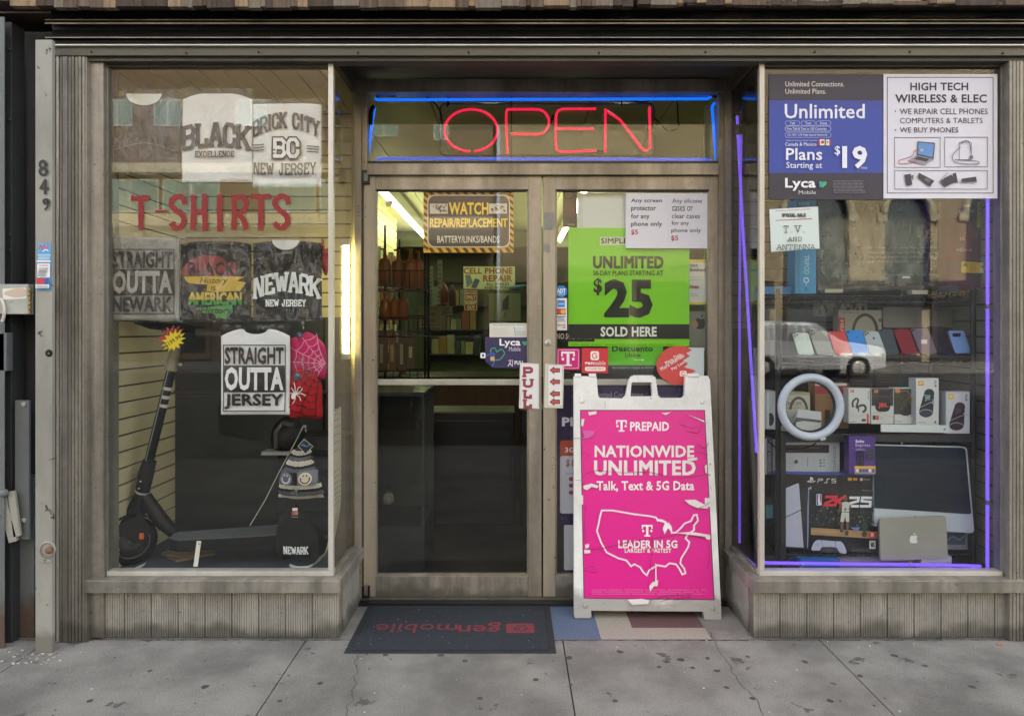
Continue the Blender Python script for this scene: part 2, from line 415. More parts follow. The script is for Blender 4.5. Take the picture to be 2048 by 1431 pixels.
# ------------------------------------------------------------------ ground
CONC = mat('sidewalk_concrete', '#74716b', '#9b9890', 2.6, .88, 0, (1, 1, 1), .5, 70, '#5f5d5b', 6, .62, None, .3, (190, .42))
ASPH = mat('asphalt', '#3a3a3c', '#48484a', 3, .9, 0, (1, 1, 1), .4, 60)
GUM = mat('old_gum', '#4c4b4d', '#59585a', 20, .9, 0, (1, 1, 1), .3, 90, None, 30, .68, None, .2, (160, .25))
CRACK = mat('crack_dirt', '#454341', '#575552', 12, .95)
g = MB(); g.box(-300, 300, -300, 200, -.9, -.154, ASPH)
tag(g.build('ground'), None, kind='structure')
g = MB(); g.box(-60, 60, -21.5, -4.6, -.153, -.15, ASPH)
for k in range(-14, 15): g.box(k * 4, k * 4 + 2.2, -13.1, -13.0, -.149, -.146, ink('#b8a860', .8))
tag(g.build('road'), None, kind='structure')
g = MB()
J = [-.905 + 1.128 * k for k in range(-9, 11)]
for a, b in zip(J, J[1:]):
    g.box(a + .0028, b - .0028, -2.45, -.432, -.15, 0, CONC); g.box(a + .0028, b - .0028, -4.4, -2.458, -.15, 0, CONC)
    g.box(a + .0028, b - .0028, -4.6, -4.408, -.15, 0, CONC)
g.box(J[0], J[-1], -4.59, -.44, -.15, -.012, CRACK)
def gpt(px, py, z=0):
    d = F * (CAMZ - z) / (py - CY); return W(px, py, d)
def ribbon(mb, pts, w, m, z):
    for a, b in zip(pts, pts[1:]):
        a, b = Vector(a), Vector(b); t = (b - a); n = Vector((-t.y, t.x, 0)).normalized() * w / 2
        mb.add([a + n, a - n, b - n, b + n], [(0, 1, 2, 3)], m)
for pts in ([(716, 1308), (712, 1322), (716, 1338), (708, 1350), (713, 1366), (703, 1380), (706, 1396), (694, 1412), (690, 1436)],
            [(1420, 1262), (1426, 1276), (1440, 1300), (1456, 1322), (1466, 1345), (1482, 1366), (1500, 1385), (1518, 1405), (1532, 1436)]):
    P = [gpt(x, y, .0008) for x, y in pts]; Q = []
    for a, b in zip(P, P[1:]):
        for k in range(4):
            Q.append(a.lerp(b, k / 4) + Vector((random.uniform(-.006, .006), random.uniform(-.006, .006), 0)))
    ribbon(g, Q, .0028, CRACK, 0)
spots = [(1138, 1314), (1240, 1302), (1333, 1322), (1072, 1358), (1142, 1368), (1415, 1315), (1434, 1340), (1453, 1373), (1505, 1395), (1318, 1332), (882, 1309), (771, 1308), (930, 1320),
         (1362, 1318), (1385, 1334), (1495, 1312), (1610, 1322), (1720, 1350), (1850, 1330), (1945, 1372), (1660, 1400), (1790, 1310), (560, 1400), (300, 1340), (410, 1372), (180, 1400), (640, 1365), (960, 1395), (1230, 1400)]
for i in range(34): spots.append((random.uniform(60, 2040), random.uniform(1300, 1436)))
for i, (px, py) in enumerate(spots):
    c = gpt(px, py, .0012); r = random.uniform(.007, .016) if i < 29 else random.uniform(.002, .006); n = 12
    g.add([(c.x + r * random.uniform(.75, 1.2) * math.cos(6.283 * k / n), c.y + r * random.uniform(.75, 1.2) * math.sin(6.283 * k / n), c.z) for k in range(n)], [tuple(range(n))], GUM)
for i in range(150):
    x = -2.2 + 4.9 * i / 150; y = -.434 if (x < -.74 or x > 1.03) else -.437; w = random.uniform(.004, .016)
    g.add([(x, y, .0007), (x + .036, y, .0007), (x + .036, y - w, .0007), (x, y - random.uniform(.003, .012), .0007)], [(0, 1, 2, 3)], CRACK)
tag(g.build('sidewalk'), None, kind='structure')
def terra(n, a, b): return mat('terrazzo_' + n, a, b, 140, .6, 0, (1, 1, 1), .1, 60, '#4a4a4a', 90, .66)
TB, TC, TM, TG = terra('blue', '#4c5c76', '#67758a'), terra('cream', '#928d80', '#aca798'), terra('maroon', '#5c4443', '#6d5350'), CONC
g = MB()
for x0, x1, y0, y1, m in ((-2.6, -.72, -.43, 0, TG), (-.72, -.12, -.43, -.05, TG), (-.72, -.12, -.05, .1, TM), (-.12, .01, -.43, .1, TC), (.01, .393, -.43, .1, TB), (.393, .55, -.43, .1, TC), (.55, .88, -.43, -.315, TC),
                          (.55, .88, -.315, .1, TM), (.88, 2.8, -.43, .1, TG)):
    g.box(x0, x1, y0, y1, -.15, -.001 if m is TG else -.0005, m)
tag(g.build('entry_floor'), None, kind='structure')

# ------------------------------------------------------------------ the shop front
shop = thing('storefront', 'weathered aluminium shop front with two display windows and a recessed glass double door', 'storefront', (0, -.3, 0))
def part(mb, name, parent=shop, bevel=0): return mb.build(name, parent, bevel)
WALLM = mat('upper_masonry', '#6d5a4c', '#7d6a5a', 4, .9, 0, (1, 1, 1), .3)
# unseen building mass above and beside, made tall to throw shade over the street
b = MB(); b.box(-14, 14, -.38, 9, 2.78, 25.5, WALLM); b.box(-14, -3.4, -.36, 9, 0, 2.78, WALLM); b.box(3.6, 14, -.36, 9, 0, 2.78, WALLM)
part(b, 'upper_wall')
WOODS = [mat('old_board_%s' % n, a, c, 5, .85, 0, (9, 1, .8), .5, 60, '#241c16', 14, .62) for n, a, c in (('brown', '#4e4034', '#6f5e4d'), ('grey', '#6a6054', '#85796a'), ('tan', '#7d6750', '#a08a70'), ('dark', '#3a3029', '#54473b'))]
b = MB(); x = 20
while x < 1900:
    w = random.choice((9, 14, 20, 26, 36, 52)); 
    if x > 1250 and random.random() < .3: x += w; continue
    b.pbox(x, x + w - .7, -40, random.uniform(11, 16) if x < 1260 else random.uniform(5, 11), 2.86 + random.uniform(0, .012), .03, random.choice(WOODS)); x += w
for i in range(26):
    x = random.uniform(1240, 2040); b.pbox(x, x + random.uniform(40, 150), random.uniform(-4, 6), random.uniform(7, 12), 2.87 + random.uniform(0, .01), .02, random.choice(WOODS))
b.pbox(-60, 2120, -60, 2, 2.9, .1, WOODS[3]); part(b, 'wooden_fascia')
# rolled security shutter and its housing
b = MB(); x0, x1 = -2.02, 2.4
def zz(py, d): return CAMZ - (py - CY) * d / F
prof = [(2.94, 12), (2.99, 20), (2.99, 36), (2.955, 38), (2.945, 43), (2.955, 47.5), (2.995, 49), (3.0, 60), (2.99, 72), (2.955, 74), (2.955, 76), (2.985, 78), (2.985, 80), (2.96, 82), (2.952, 86), (2.965, 89), (2.975, 91)]
pts = [(CAMY + d, zz(y, d)) for d, y in prof]
vs = [(x, y, z) for x in (x0, x1) for y, z in pts]; n = len(pts)
b.add(vs, [(i, i + 1, n + i + 1, n + i) for i in range(n - 1)], ALUD)
b.box(x0, x1, CAMY + 3.0, CAMY + 3.06, zz(91, 3), zz(5, 3), BLACK)
for y, h, d in ((39, 1.6, 2.945), (45.5, 2.4, 2.944), (74.5, 1.4, 2.953), (88.5, 2.6, 2.95)):
    b.pbox(90, 2140, y, y + h, d, .006, ALUB if y > 80 else ALU)
part(b, 'security_shutter')
b = MB(); b.pbox(106, 2140, 91.5, 111, 2.965, .05, HEAD); b.pbox(112, 2140, 111.4, 122, 2.985, .06, mat('header_lip', '#4f4d48', '#5c5a54', 3, .5, .3))
for x in (182, 372, 517, 716, 937, 1198, 1411, 1630, 1820, 2006):
    c = W(x, 105 + random.uniform(-2, 2), 2.962); b.ball(c, (.005, .003, .005), ALUD, 8, 5)
part(b, 'header_beam')
b = MB(); b.box(-.83, 1.14, CAMY + 3.045, .14, 2.617, 2.66, mat('soffit_paint', '#625f62', '#575458', 3, .35, .35, (.3, 1, 1), .08)); part(b, 'entry_soffit')
# pilasters
def flutes(b, a0, a1, step, y, z0, z1, m, axis='x', dep=.006):
    x = a0
    while x < a1 - 1e-4:
        e = min(x + step * .78, a1)
        if axis == 'x': b.box(x, e, y, y + dep, z0, z1, m)
        else: b.box(y - dep, y, x, e, z0, z1, m)
        x += step
b = MB(); d = 2.97; X0, X1 = W(112, 0, d).x, W(172, 0, d).x
b.box(X0, X1, CAMY + d + .006, CAMY + d + .10, 0, 2.56, ALU2)
X = X0
for k, w in enumerate((.014, .010, .024, .013, .013, .014, .014, .013)):
    b.box(X + .0015, X + w - .0015, CAMY + d + (.002 if k % 2 else 0), CAMY + d + .006, .004, 2.56, ALU2 if k else ALU); X += w + .0015
part(b, 'pilaster')
b = MB(); b.pbox(178, 207, 112, 1274, 3.0, .12, ALU2); part(b, 'window_jamb', bevel=.002)
b = MB(); d = 2.985; X0, X1 = W(2018, 0, d).x, W(2140, 0, d).x
b.box(X0, X1, CAMY + d + .006, CAMY + d + .10, 0, 2.54, ALU2)
flutes(b, X0 + .002, X0 + .064, .0155, CAMY + d, .004, 2.54, ALU2); flutes(b, X0 + .07, X1, .0155, CAMY + d, .004, 2.54, ALU2)
part(b, 'pilaster')
RIDGE = mat('ribbed_panel', '#94918a', '#aaa69d', 4, .5, .15, (3, 1, .4), .15, 60, '#4a4741', 50, .65, ('#4f4c46', -.10, .05), None, (20, .2))
ZS0, ZS1, ZT = .218, .277, 2.545      # sill under / top, header underside
def display_window(xa, xb, side, label):
    """front window xa..xb with a return pane along the recess on the inner side"""
    w = MB(); yf = CAMY + 3.02
    inner = xb if side < 0 else xa; outer = xa if side < 0 else xb
    # outer stile in two steps, head and bottom glazing bead, bright corner post
    o1 = outer + (.022 if side < 0 else -.022)
    w.box(min(outer, o1), max(outer, o1), yf - .012, yf + .05, ZS1, ZT, ALU)
    o2 = o1 + (.016 if side < 0 else -.016); w.box(min(o2, o1), max(o2, o1), yf + .004, yf + .05, ZS1, ZT, ALU2)
    lo, hi = min(o2, inner), max(o2, inner)
    w.box(lo, hi, yf + .002, yf + .045, ZT - .02, ZT + .03, HEAD)
    w.box(lo, hi, yf - .006, yf + .045, ZS1 - .002, ZS1 + .018, ALUB)
    i2 = inner - side * -.022 if side < 0 else inner + .022
    w.box(min(inner, i2), max(inner, i2), yf - .004, yf + .022, ZS1 + .019, ZT, ALUB)
    xr = inner
    w.box(xr - .012, xr + .012, yf + .03, -.04, ZT, ZT + .075, HEAD); w.box(xr - .012, xr + .012, yf + .03, -.04, ZS1 - .002, ZS1 + .014, ALU)
    ob = w.build('display_window', shop, .0012); tag(ob, label)
    gl = MB(); gl.box(min(o2, inner), max(o2, inner), yf + .012, yf + .017, ZS1 + .016, ZT - .018, GLASS)
    gl_fix(gl, 'front_pane', ob)
    gl = MB(); gl.box(xr - .0025 - side * -.0 , xr + .0025, yf + .024, -.045, ZS1 + .012, ZT, GLASS); gl_fix(gl, 'return_pane', ob)
    s = MB(); lo, hi = (outer - .03, inner + .045) if side < 0 else (inner - .045, outer + .03)
    s.box(lo, hi, yf - .055, yf + .06, ZS0, ZS1 - .003, ALU2)
    s.box(inner - .02 if side < 0 else inner - .045, inner + .045 if side < 0 else inner + .02, yf + .0605, -.002, ZS0, ZS1 - .0035, ALU2)
    gl_fix(s, 'sill', ob, .003)
    k = MB(); yb = yf - .006
    xi = inner + .028 * (1 if side < 0 else -1)
    lo, hi = min(outer, xi), max(outer, xi)
    k.box(lo, hi, yb + .006, yb + .05, .004, ZS0, ALU2)
    x = lo + .002; i = 0
    while x < hi - .012:
        pitch = .0105; e = x + pitch * 11
        flutes(k, x, min(e - .004, hi - .002), pitch, yb, .005, ZS0 - .001, RIDGE); x = e + .003
    k.box(xi - (.03 if side < 0 else -.002), xi - (.002 if side < 0 else -.03), yb + .0505, -.02, .004, ZS0, ALU2)
    y = yb + .06
    while y < -.03:
        xx = xi - .001 if side < 0 else xi - .004
        k.box(xx, xx + .005, y, y + .0078, .005, ZS0 - .001, RIDGE); y += .0105
    gl_fix(k, 'bulkhead_panel', ob)
    return ob
def gl_fix(mb, name, parent, bevel=0):
    ORG[parent.name] = ORG[shop.name]; return mb.build(name, parent, bevel)
XL0, XL1, XR0, XR1 = -1.828, -.790, 1.094, 2.204
display_window(XL0, XL1, -1, 'display window full of printed shirts and a scooter')
display_window(XR0, XR1, 1, 'display window full of phones, speakers and boxed electronics')
# door frame, transom, doors
b = MB(); D = 3.39
b.pbox(709, 722, 160, 1196, 3.39, .08, ALU); b.pbox(722.3, 734, 184.5, 346, 3.41, .07, ALU)
b.pbox(722.3, 1449.7, 158, 184, 3.40, .08, ALU); b.pbox(734.3, 1438, 327, 349, 3.40, .08, ALU); b.pbox(1438.3, 1449.7, 184.5, 1194, 3.41, .07, ALU)
b.pbox(1450, 1463, 160, 1196, 3.39, .08, ALU); b.pbox(722.3, 726, 350, 1194, 3.42, .05, ALUD)
b.pbox(734.5, 1437.8, 184.6, 188, 3.43, .03, ALUD); b.pbox(734.5, 1437.8, 322, 326.6, 3.43, .03, ALUD)
for x in (858, 870, 884, 1054, 1067, 1078, 1286, 1300, 1311): b.ball(W(x, 163 + random.uniform(-1, 1), 3.399), (.003, .002, .003), BLACK, 8, 4)
for x, y in ((716, 412), (716, 424), (716, 432), (731, 414), (731, 433)): b.ball(W(x, y, 3.388), (.003, .002, .003), BLACK, 8, 4)
ob = part(b, 'door_frame', bevel=.0015)
b = MB(); b.pbox(734.3, 1438, 184.3, 326.7, 3.445, .005, GLASS); tw = part(b, 'transom_window')
b = MB(); b.box(-.76, 1.07, -.075, .08, .0, .014, ALUD); b.box(-.76, 1.07, -.03, .03, .0142, .024, ALU2); part(b, 'threshold')
DIRTY = mat('worn_aluminium', '#8a8272', '#b3aa99', 5, .4, .3, (1, 1, .15), .1, 60, '#4a453c', 26, .66)
def door(pa, pb, ga, gb, label):
    w = MB(); d = 3.425
    w.pbox(pa, ga, 352, 1192, d, .045, DIRTY); w.pbox(gb, pb, 352, 1192, d, .045, ALU)
    w.pbox(ga + .2, gb - .2, 352, 379, d + .0005, .044, ALU); w.pbox(ga + .2, gb - .2, 1152, 1192, d + .0005, .044, ALU2)
    for a, b_, c, e in ((ga + .3, gb - .3, 379.2, 382), (ga + .3, gb - .3, 1148, 1151.8), (ga + .3, ga + 3, 382.2, 1147.8), (gb - 3, gb - .3, 382.2, 1147.8)):
        w.pbox(a, b_, c, e, d + .006, .03, ALUD if c < 400 and e < 400 else ALU)
    ob = w.build('door', shop, .0015); tag(ob, label); ORG[ob.name] = ORG[shop.name]
    q = MB(); q.pbox(ga + .5, gb - .5, 380, 1151, d + .02, .006, GLASS); q.build('glass_pane', ob)
    q = MB(); a, c = W(ga + 1, 770, d + .03), W(gb - 1, 758, d + .03)
    q.box(a.x, c.x, a.y, a.y + .02, a.z, c.z, ALUB); q.build('push_bar', ob, .003)
    return ob
dl = door(727, 1083, 751, 1057, 'left hand glass door leaf')
dr = door(1086.5, 1437.5, 1111, 1419, 'right hand glass door leaf covered in posters')
b = MB(); b.pbox(723, 738.5, 340, 367, 3.405, .02, ALUD); b.pbox(727.5, 735, 346, 362, 3.401, .004, ALU2); b.build('hinge', dl, .001)
b = MB(); b.pbox(724, 739, 1172, 1196, 3.405, .02, ALUD); b.pbox(728, 735, 1168, 1190, 3.399, .006, ALU2); b.build('hinge', dl, .001)
b = MB(); c = W(1096, 685, 3.425); b.lathe(c, [(0, .012), (.008, .012), (.0085, .010), (.013, .009), (.0165, .005), (.0175, 0)], ALUB, (0, -1, 0), 24)
b.box(c.x - .0015, c.x + .0015, c.y - .0128, c.y - .011, c.z - .006, c.z + .006, BLACK); b.build('lock_cylinder', dr)

# ---- interior of the displays and of the shop
CARP = mat('display_carpet', '#3d454f', '#48515c', 60, .95, 0, (1, 1, 1), .5, 200)
BOARD = mat('dark_board', '#24282a', '#2b2f31', 2, .5, 0, (1, 1, 1), .05)
def slatwall(b, p0, p1, z0, z1, th, m=SLAT, pitch=.0765, gr=.009):
    """grooved boards from p0 to p1 (x, y), thickness th is a vector pointing away from the viewer"""
    p0, p1, th = Vector((*p0, 0)), Vector((*p1, 0)), Vector((*th, 0))
    b.prism([p0 + th * .5 + Vector((0, 0, z0)), p1 + th * .5 + Vector((0, 0, z0)), p1 + th * .5 + Vector((0, 0, z1)), p0 + th * .5 + Vector((0, 0, z1))], th * .5, GROOVE)
    z = z0
    while z < z1 - .02:
        e = min(z + pitch - gr, z1)
        b.prism([p0 + Vector((0, 0, z)), p1 + Vector((0, 0, z)), p1 + Vector((0, 0, e)), p0 + Vector((0, 0, e))], th * .49, m); z += pitch
b = MB(); b.box(XL0 - .02, XL1 - .004, CAMY + 3.066, .36, .2, .262, CARP); b.box(XL0 - .02, XL1 - .004, CAMY + 3.045, CAMY + 3.065, .2, .27, mat('raw_wood_edge', '#6b5a45', '#7d6a52', 8, .8)); part(b, 'display_floor')
b = MB(); slatwall(b, (XL0 + .01, CAMY + 3.07), (XL0 + .01, .36), .262, 2.6, (-.02, 0)); part(b, 'side_slatwall')
b = MB(); slatwall(b, (XL0 + .01, .362), (XL1 - .004, .362), 1.42, 2.6, (0, .02)); part(b, 'back_slatwall')
b = MB()
for i in range(9): b.box(XL0 + .012 + i * .114, XL0 + .117 + i * .114, CAMY + 3.05, .36, 2.585, 2.6, SLAT)
b.box(XL0, XL1 - .02, CAMY + 3.05, .36, 2.602, 2.612, GROOVE); part(b, 'display_ceiling')
b = MB(); b.box(XL0 + .012, -1.02, .24, .26, .262, 1.43, BOARD); b.box(-1.01, -.80, .25, .27, .262, 1.43, mat('dark_board_brown', '#37352f', '#3f3c36', 2, .6))
b.box(XL0 + .012, -.80, .225, .24, 1.02, 1.035, mat('board_trim', '#3a3c3c')); b.box(-1.018, -1.011, .235, .262, .262, 1.43, BLACK)
part(b, 'back_board', bevel=.001)
b = MB(); b.box(XR0 + .004, XR1 + .02, CAMY + 3.066, .46, .2, .262, mat('display_floor_dark', '#2a2c33', '#33353c', 20, .8)); b.box(XR0 + .004, XR1 + .02, CAMY + 3.045, CAMY + 3.065, .2, .27, MATS['raw_wood_edge']); part(b, 'display_floor')
b = MB(); slatwall(b, (XR0 + .004, .462), (XR1 + .02, .462), .262, 2.6, (0, .02), SLATG); part(b, 'back_slatwall')
b = MB(); slatwall(b, (XR1 + .02, CAMY + 3.07), (XR1 + .02, .46), .262, 2.6, (.02, 0), SLATG); b.box(XR0, XR1 + .02, CAMY + 3.05, .46, 2.602, 2.63, SLATG); part(b, 'side_slatwall')
b = MB(); b.box(XL1 - .024, XL1 - .004, .02, .36, .0, 2.62, SLAT); part(b, 'reveal_panel')
b = MB(); b.box(XR0 + .004, XR0 + .024, .02, .46, 0, 2.62, SLATG); part(b, 'reveal_panel')
GREEN = mat('shop_back_wall', '#4d5540', '#59614a', 2, .7)
b = MB(); slatwall(b, (-2.3, .5), (-2.3, 6.6), 0, 2.66, (-.02, 0)); slatwall(b, (-1.50, 3.3), (-1.36, 3.3), 0, 2.5, (0, .02)); slatwall(b, (-1.36, 3.3), (-1.36, 4.6), 0, 2.66, (-.02, 0)); part(b, 'shop_slatwall')
b = MB(); b.box(-2.3, 3.2, 6.6, 6.7, 0, 2.66, GREEN); part(b, 'shop_wall'); b = MB(); b.box(3.2, 3.3, .5, 6.6, 0, 2.66, SLAT); part(b, 'shop_wall'); b = MB(); b.box(-2.3, XL1 - .025, .40, .5, 0, 2.66, SLAT); part(b, 'shop_wall'); b = MB(); b.box(XR0 + .025, 3.2, .49, .5, 0, 2.66, SLAT)
part(b, 'shop_wall'); b = MB(); b.box(.35, .43, 5.2, 6.595, 0, 2.655, GREEN); part(b, 'partition_wall')
b = MB()
for i in range(12): b.box(-2.3 + i * .46, -2.3 + i * .46 + .452, .15, 6.6, 2.66, 2.68, mat('ceiling_panel', '#c2bd9a', '#cbc6a4', 2, .6))
b.box(-2.4, 3.3, .1, 6.7, 2.685, 2.7, GROOVE); b.box(-.83, 1.14, .141, .15, 2.62, 2.69, ALU); part(b, 'shop_ceiling')
b = MB(); b.box(-2.4, 3.3, .11, 6.7, -.05, .004, mat('shop_floor_tile', '#2e2b28', '#383430', 2, .4)); part(b, 'shop_floor')

# ------------------------------------------------------------------ left edge: gate of the next doorway
POSTM = mat('chipped_white_paint', '#7f7f77', '#9d9c93', 4, .6, 0, (1, 1, .3), .25, 40, '#3a342d', 13, .645, ('#6b675f', -.08, .07))
GREYM = mat('grey_steel_paint', '#5c6163', '#6c7172', 4, .55, .1, (1, 1, .6), .2, 50, '#2b2a29', 22, .70, ('#5a4334', 0, .18))
DKGM = mat('dark_steel_paint', '#2c2e2f', '#393b3c', 3, .6, .1, (1, 1, .5), .15)
gate = thing('shutter_post', 'chipped white steel post with black house numerals, beside the shirt window', 'post', (-1.97, -.55, 0))
b = MB(); d = 2.88; X0, X1 = W(70.5, 0, d).x, W(104.5, 0, d).x; Y = CAMY + d
b.box(X0, X1, Y, Y + .022, .0, 2.585, POSTM); gate_post = b.build('post', gate, .003)
b = MB(); c = W(96, 1098, d); b.lathe((c.x, c.y, c.z), [(.035, 0), (.035, .004), (.03, .005)], POSTM, (0, -1, 0), 20)
b.box(c.x - .034, c.x + .016, c.y - .006, c.y + .002, c.z - .052, c.z - .04, POSTM)
b.build('base_washer', gate)
b = MB(); rust = mat('rusty_bolt', '#6b4630', '#8c6a50', 30, .8, .2); b.lathe((c.x + .012, c.y, c.z), [(.014, .004), (.014, .018), (0, .018)], rust, (0, -1, 0), 6); b.build('rusty_bolt', gate)
b = MB(); b.lathe(W(97, 706, 2.875), [(.006, 0), (.012, .001), (.016, -.004)], BLACK, (0, -1, 0), 12); b.build('bolt_hole', gate)
s = Sg(2.876); s.step = .0004
K = '#26241f'
s.line(arcp(86, 329, 6, 0, 360, 14, 7), 5, K, True); s.line(arcp(87, 343, 7, 0, 360, 14, 7), 5, K, True)
s.line([(92, 358), (82, 376), (98, 377)], 5, K); s.line([(92, 360), (91, 389)], 5.5, K)
s.line(arcp(93, 403, 5, 20, 380, 12, 4), 5, K, True); s.line([(98, 406), (96, 414), (90, 420)], 4, K)
o = s.build('house_numeral', gate)
s = Sg(2.8765); s.sheet((75, 486, 102, 580), '#5b9ccb')
s.rect(76, 487, 101.5, 505, '#5aa0d2'); s.line(smooth([(78, 499), (82, 491), (85, 498), (89, 490), (92, 497), (98, 490)]), 2, '#d0393f'); s.line(smooth([(86, 503), (92, 499), (97, 502)]), 1.6, '#f0f0f0')
s.rect(76, 508, 101.5, 512, '#9fc8e4'); s.bars(77, 513, 101, 520, 2, '#cfe2ef', 2, .1); s.rect(75, 521, 102, 524, '#eef1f3')
s.rect(76, 527, 101, 555, '#eceff1', 1.5); s.t('WARNING', 79, 529, 98, 533, '#c8413f', .02); s.bars(79, 535, 98, 553, 7, '#55585c', 1.3, .2)
s.rect(77, 557, 95, 568, '#c93b45'); s.poly([(92, 568), (95, 557), (102, 557), (99, 568)], '#2c56a5'); s.rect(75, 569, 102, 576, '#e8ecef'); s.bars(77, 570, 100, 575, 2, '#6b6f73', 1, .1)
st = s.build('warning_sticker'); tag(st, 'blue and white warning sticker stuck on the white post', 'sticker')
# recess with steel door, lock box and hasp
gd = thing('steel_gate', 'dark recessed steel gate with angle iron behind the chipped white post', 'gate', (-2.2, -.4, 0))
b = MB(); b.box(-3.4, W(112, 0, 3.06).x, -.37, -.33, 0, 2.7, DKGM); b.box(-2.16, -1.98, -.39, -.371, .0, 2.2, GREYM) if False else None
a = W(0, 1290, 3.02); b.box(W(28, 0, 3.02).x, W(68, 0, 3.02).x, CAMY + 3.02, CAMY + 3.05, 0, W(0, 950, 3.02).z, GREYM)
b.build('gate_panel', gd)
b = MB(); b.box(W(27, 0, 2.98).x - .03, W(27, 0, 2.98).x, CAMY + 2.97, CAMY + 3.05, 0, 2.7, DKGM); b.box(-3.0, W(9, 0, 2.92).x, CAMY + 2.92, CAMY + 2.925, 0, 2.7, GREYM)
for y in (100, 240, 470, 500, 640, 716): b.lathe(W(20, y, 2.97), [(.009, 0), (.008, .006), (0, .007)], DKGM, (0, -1, 0), 8)
b.build('angle_iron', gd, .002)
b = MB(); b.pbox(105.5, 111.5, 90, 1290, 2.99, .05, DKGM); b.build('rail', gd)
b = MB(); b.pbox(30, 58, 800, 1078, 2.96, .012, GREYM)
for y in (808, 1040): b.lathe(W(48, y, 2.96), [(.011, 0), (.010, .006), (0, .008)], POSTM, (0, -1, 0), 8)
b.build('backing_plate', gd, .001)
b = MB()
for (x0, y0, x1, y1, w) in ((2, 990, 26, 1083, 17), (22, 982, 34, 1072, 14)):
    a, c = W(x0, y0, 2.93), W(x1, y1, 2.93); u = Vector((c.z - a.z, 0, a.x - c.x)).normalized() * (w * 2.93 / F / 2)
    b.prism([a - u, a + u, c + u, c - u], (0, .012, 0), POSTM)
b.lathe(W(10, 985, 2.925), [(0, .02), (.014, .018), (.018, 0)], GREYM, (0, -1, 0), 12)
b.build('hasp', gd, .004)
b = MB(); b.pbox(-30, 13, 665, 742, 2.92, .04, GREYM); b.build('latch_plate', gd, .004)
b = MB(); b.tube([W(0 + 9 * math.cos(R(a)), 622 - 24 * math.sin(R(a)) * (1 if 0 < a < 180 else 1), 2.89) for a in range(-60, 91, 15)], .006, ALUB, 8); b.build('pull_handle', gd)
lb = thing('lock_box', 'grey steel lock box with a torn white sticker and brass hinge beside the chipped post', 'lock box', W(28, 630, 2.93))
b = MB(); b.pbox(-26, 57, 568, 628, 2.90, .10, mat('lock_box_paint', '#9c9f98', '#aeb0a9', 5, .5, .1, (1, 1, 1), .15, 40, '#4b4a46', 20, .66)); b.build('box', lb, .003)
b = MB(); b.pbox(57.3, 70, 568, 628, 2.93, .08, DKGM); b.build('side_flange', lb, .002)
s = Sg(2.899); s.sheet([(5, 577), (52, 575), (53, 597), (6, 599)], '#d8d6cf'); s.poly(smooth([(10, 584), (30, 577), (50, 578), (52, 592), (30, 594), (12, 590)], 3, True), '#c3b09c'); s.build('torn_label', lb)
b = MB()
for i in range(6): b.pbox(55.5, 60.5, 575 + i * 9, 582 + i * 9, 2.893, .012, mat('brass_hinge', '#a08a58', '#8c774a', 30, .5, .5))
b.build('hinge', lb, .001)

# ------------------------------------------------------------------ across the street (seen mirrored in the panes)
TANB = mat('tan_brick', '#a09070', '#8c7e62', 2, .9, 0, (1, 1, 6), .2); STUC = mat('brown_stucco', '#6e5c4c', '#625244', 1.5, .9); PALE = mat('pale_stone', '#c0b596', '#aea486', 2, .8)
WING = mat('far_window_glass', '#5f7870', '#86a096', 1.5, .25, 0, (14, 1, .4)); MULL = ink('#b9b7ac')
yb = -27.0
def fx(px): return (px - CX) / 45.5
def fz(py): return CAMZ - (py - CY) / 45.5
hb = thing('stucco_building', 'brown stucco building with a long awning and wide windows across the street', 'building', (-14, yb - 4, 0))
b = MB(); b.box(fx(-400), fx(985), yb - 8, yb, -.15, fz(30), STUC); b.box(fx(-400), fx(987), yb, yb + .35, fz(352), fz(334), PALE); b.box(fx(-400), fx(987), yb, yb + .3, fz(90), fz(30), PALE)
b.build('wall', hb)
b = MB(); b.prism([(fx(-400), yb, fz(430)), (fx(-400), yb + 2.0, fz(470)), (fx(-400), yb + 2.0, fz(490)), (fx(-400), yb, fz(490))], (fx(987) - fx(-400), 0, 0), PALE)
b.box(fx(-400), fx(987), yb + 1.9, yb + 2.02, fz(500), fz(490), STUC); b.build('awning', hb)
for i, (x0, x1, y0, y1) in enumerate([(-120, -60, 205, 258), (215, 275, 205, 258), (318, 372, 205, 258), (480, 540, 205, 258), (735, 792, 240, 268), (905 - 40, 895, 242, 275)] + [(k, k + 112, 362, 428) for k in (-260, -140, 215, 335, 525, 645)]):
    f = MB(); f.box(fx(x0), fx(x1), yb + .001, yb + .05, fz(y1), fz(y0), MULL); w = f.build('window', hb); ORG[w.name] = ORG[hb.name]
    p = MB(); nx = 2 if x1 - x0 < 80 else 2
    for k in range(nx):
        a, c = fx(x0) + (fx(x1) - fx(x0)) * k / nx + .05, fx(x0) + (fx(x1) - fx(x0)) * (k + 1) / nx - .05
        p.box(a, c, yb + .052, yb + .06, fz(y1) + .08, fz(y0) - .08, WING)
    p.build('pane', w)
DG = mat('added_dark_glass', '#15181a', '#23282a', 1, .15)  # dark tone stands in for the shaded foot of the facades
for x0, x1 in ((-380, -120), (-100, 180), (205, 430), (455, 700), (725, 975)):  # added shopfronts that darken the facade foot in the panes
    f = MB(); f.box(fx(x0), fx(x1), yb + .001, yb + .12, .1, 3.3, STUC); w = f.build('added_shop_window', hb); ORG[w.name] = ORG[hb.name]
    p = MB(); p.box(fx(x0) + .2, fx(x1) - .2, yb + .122, yb + .14, .4, 3.05, DG); p.build('pane', w)
hc = thing('brick_building', 'tan brick building with tall arched windows across the street', 'building', (12, yb - 4, 0))
b = MB(); b.box(fx(1000), fx(2500), yb - 8, yb - .3, -.15, fz(40), TANB)
ARCH = [(1560, 1690), (1760, 1850), (1920, 2050), (2120, 2240)]
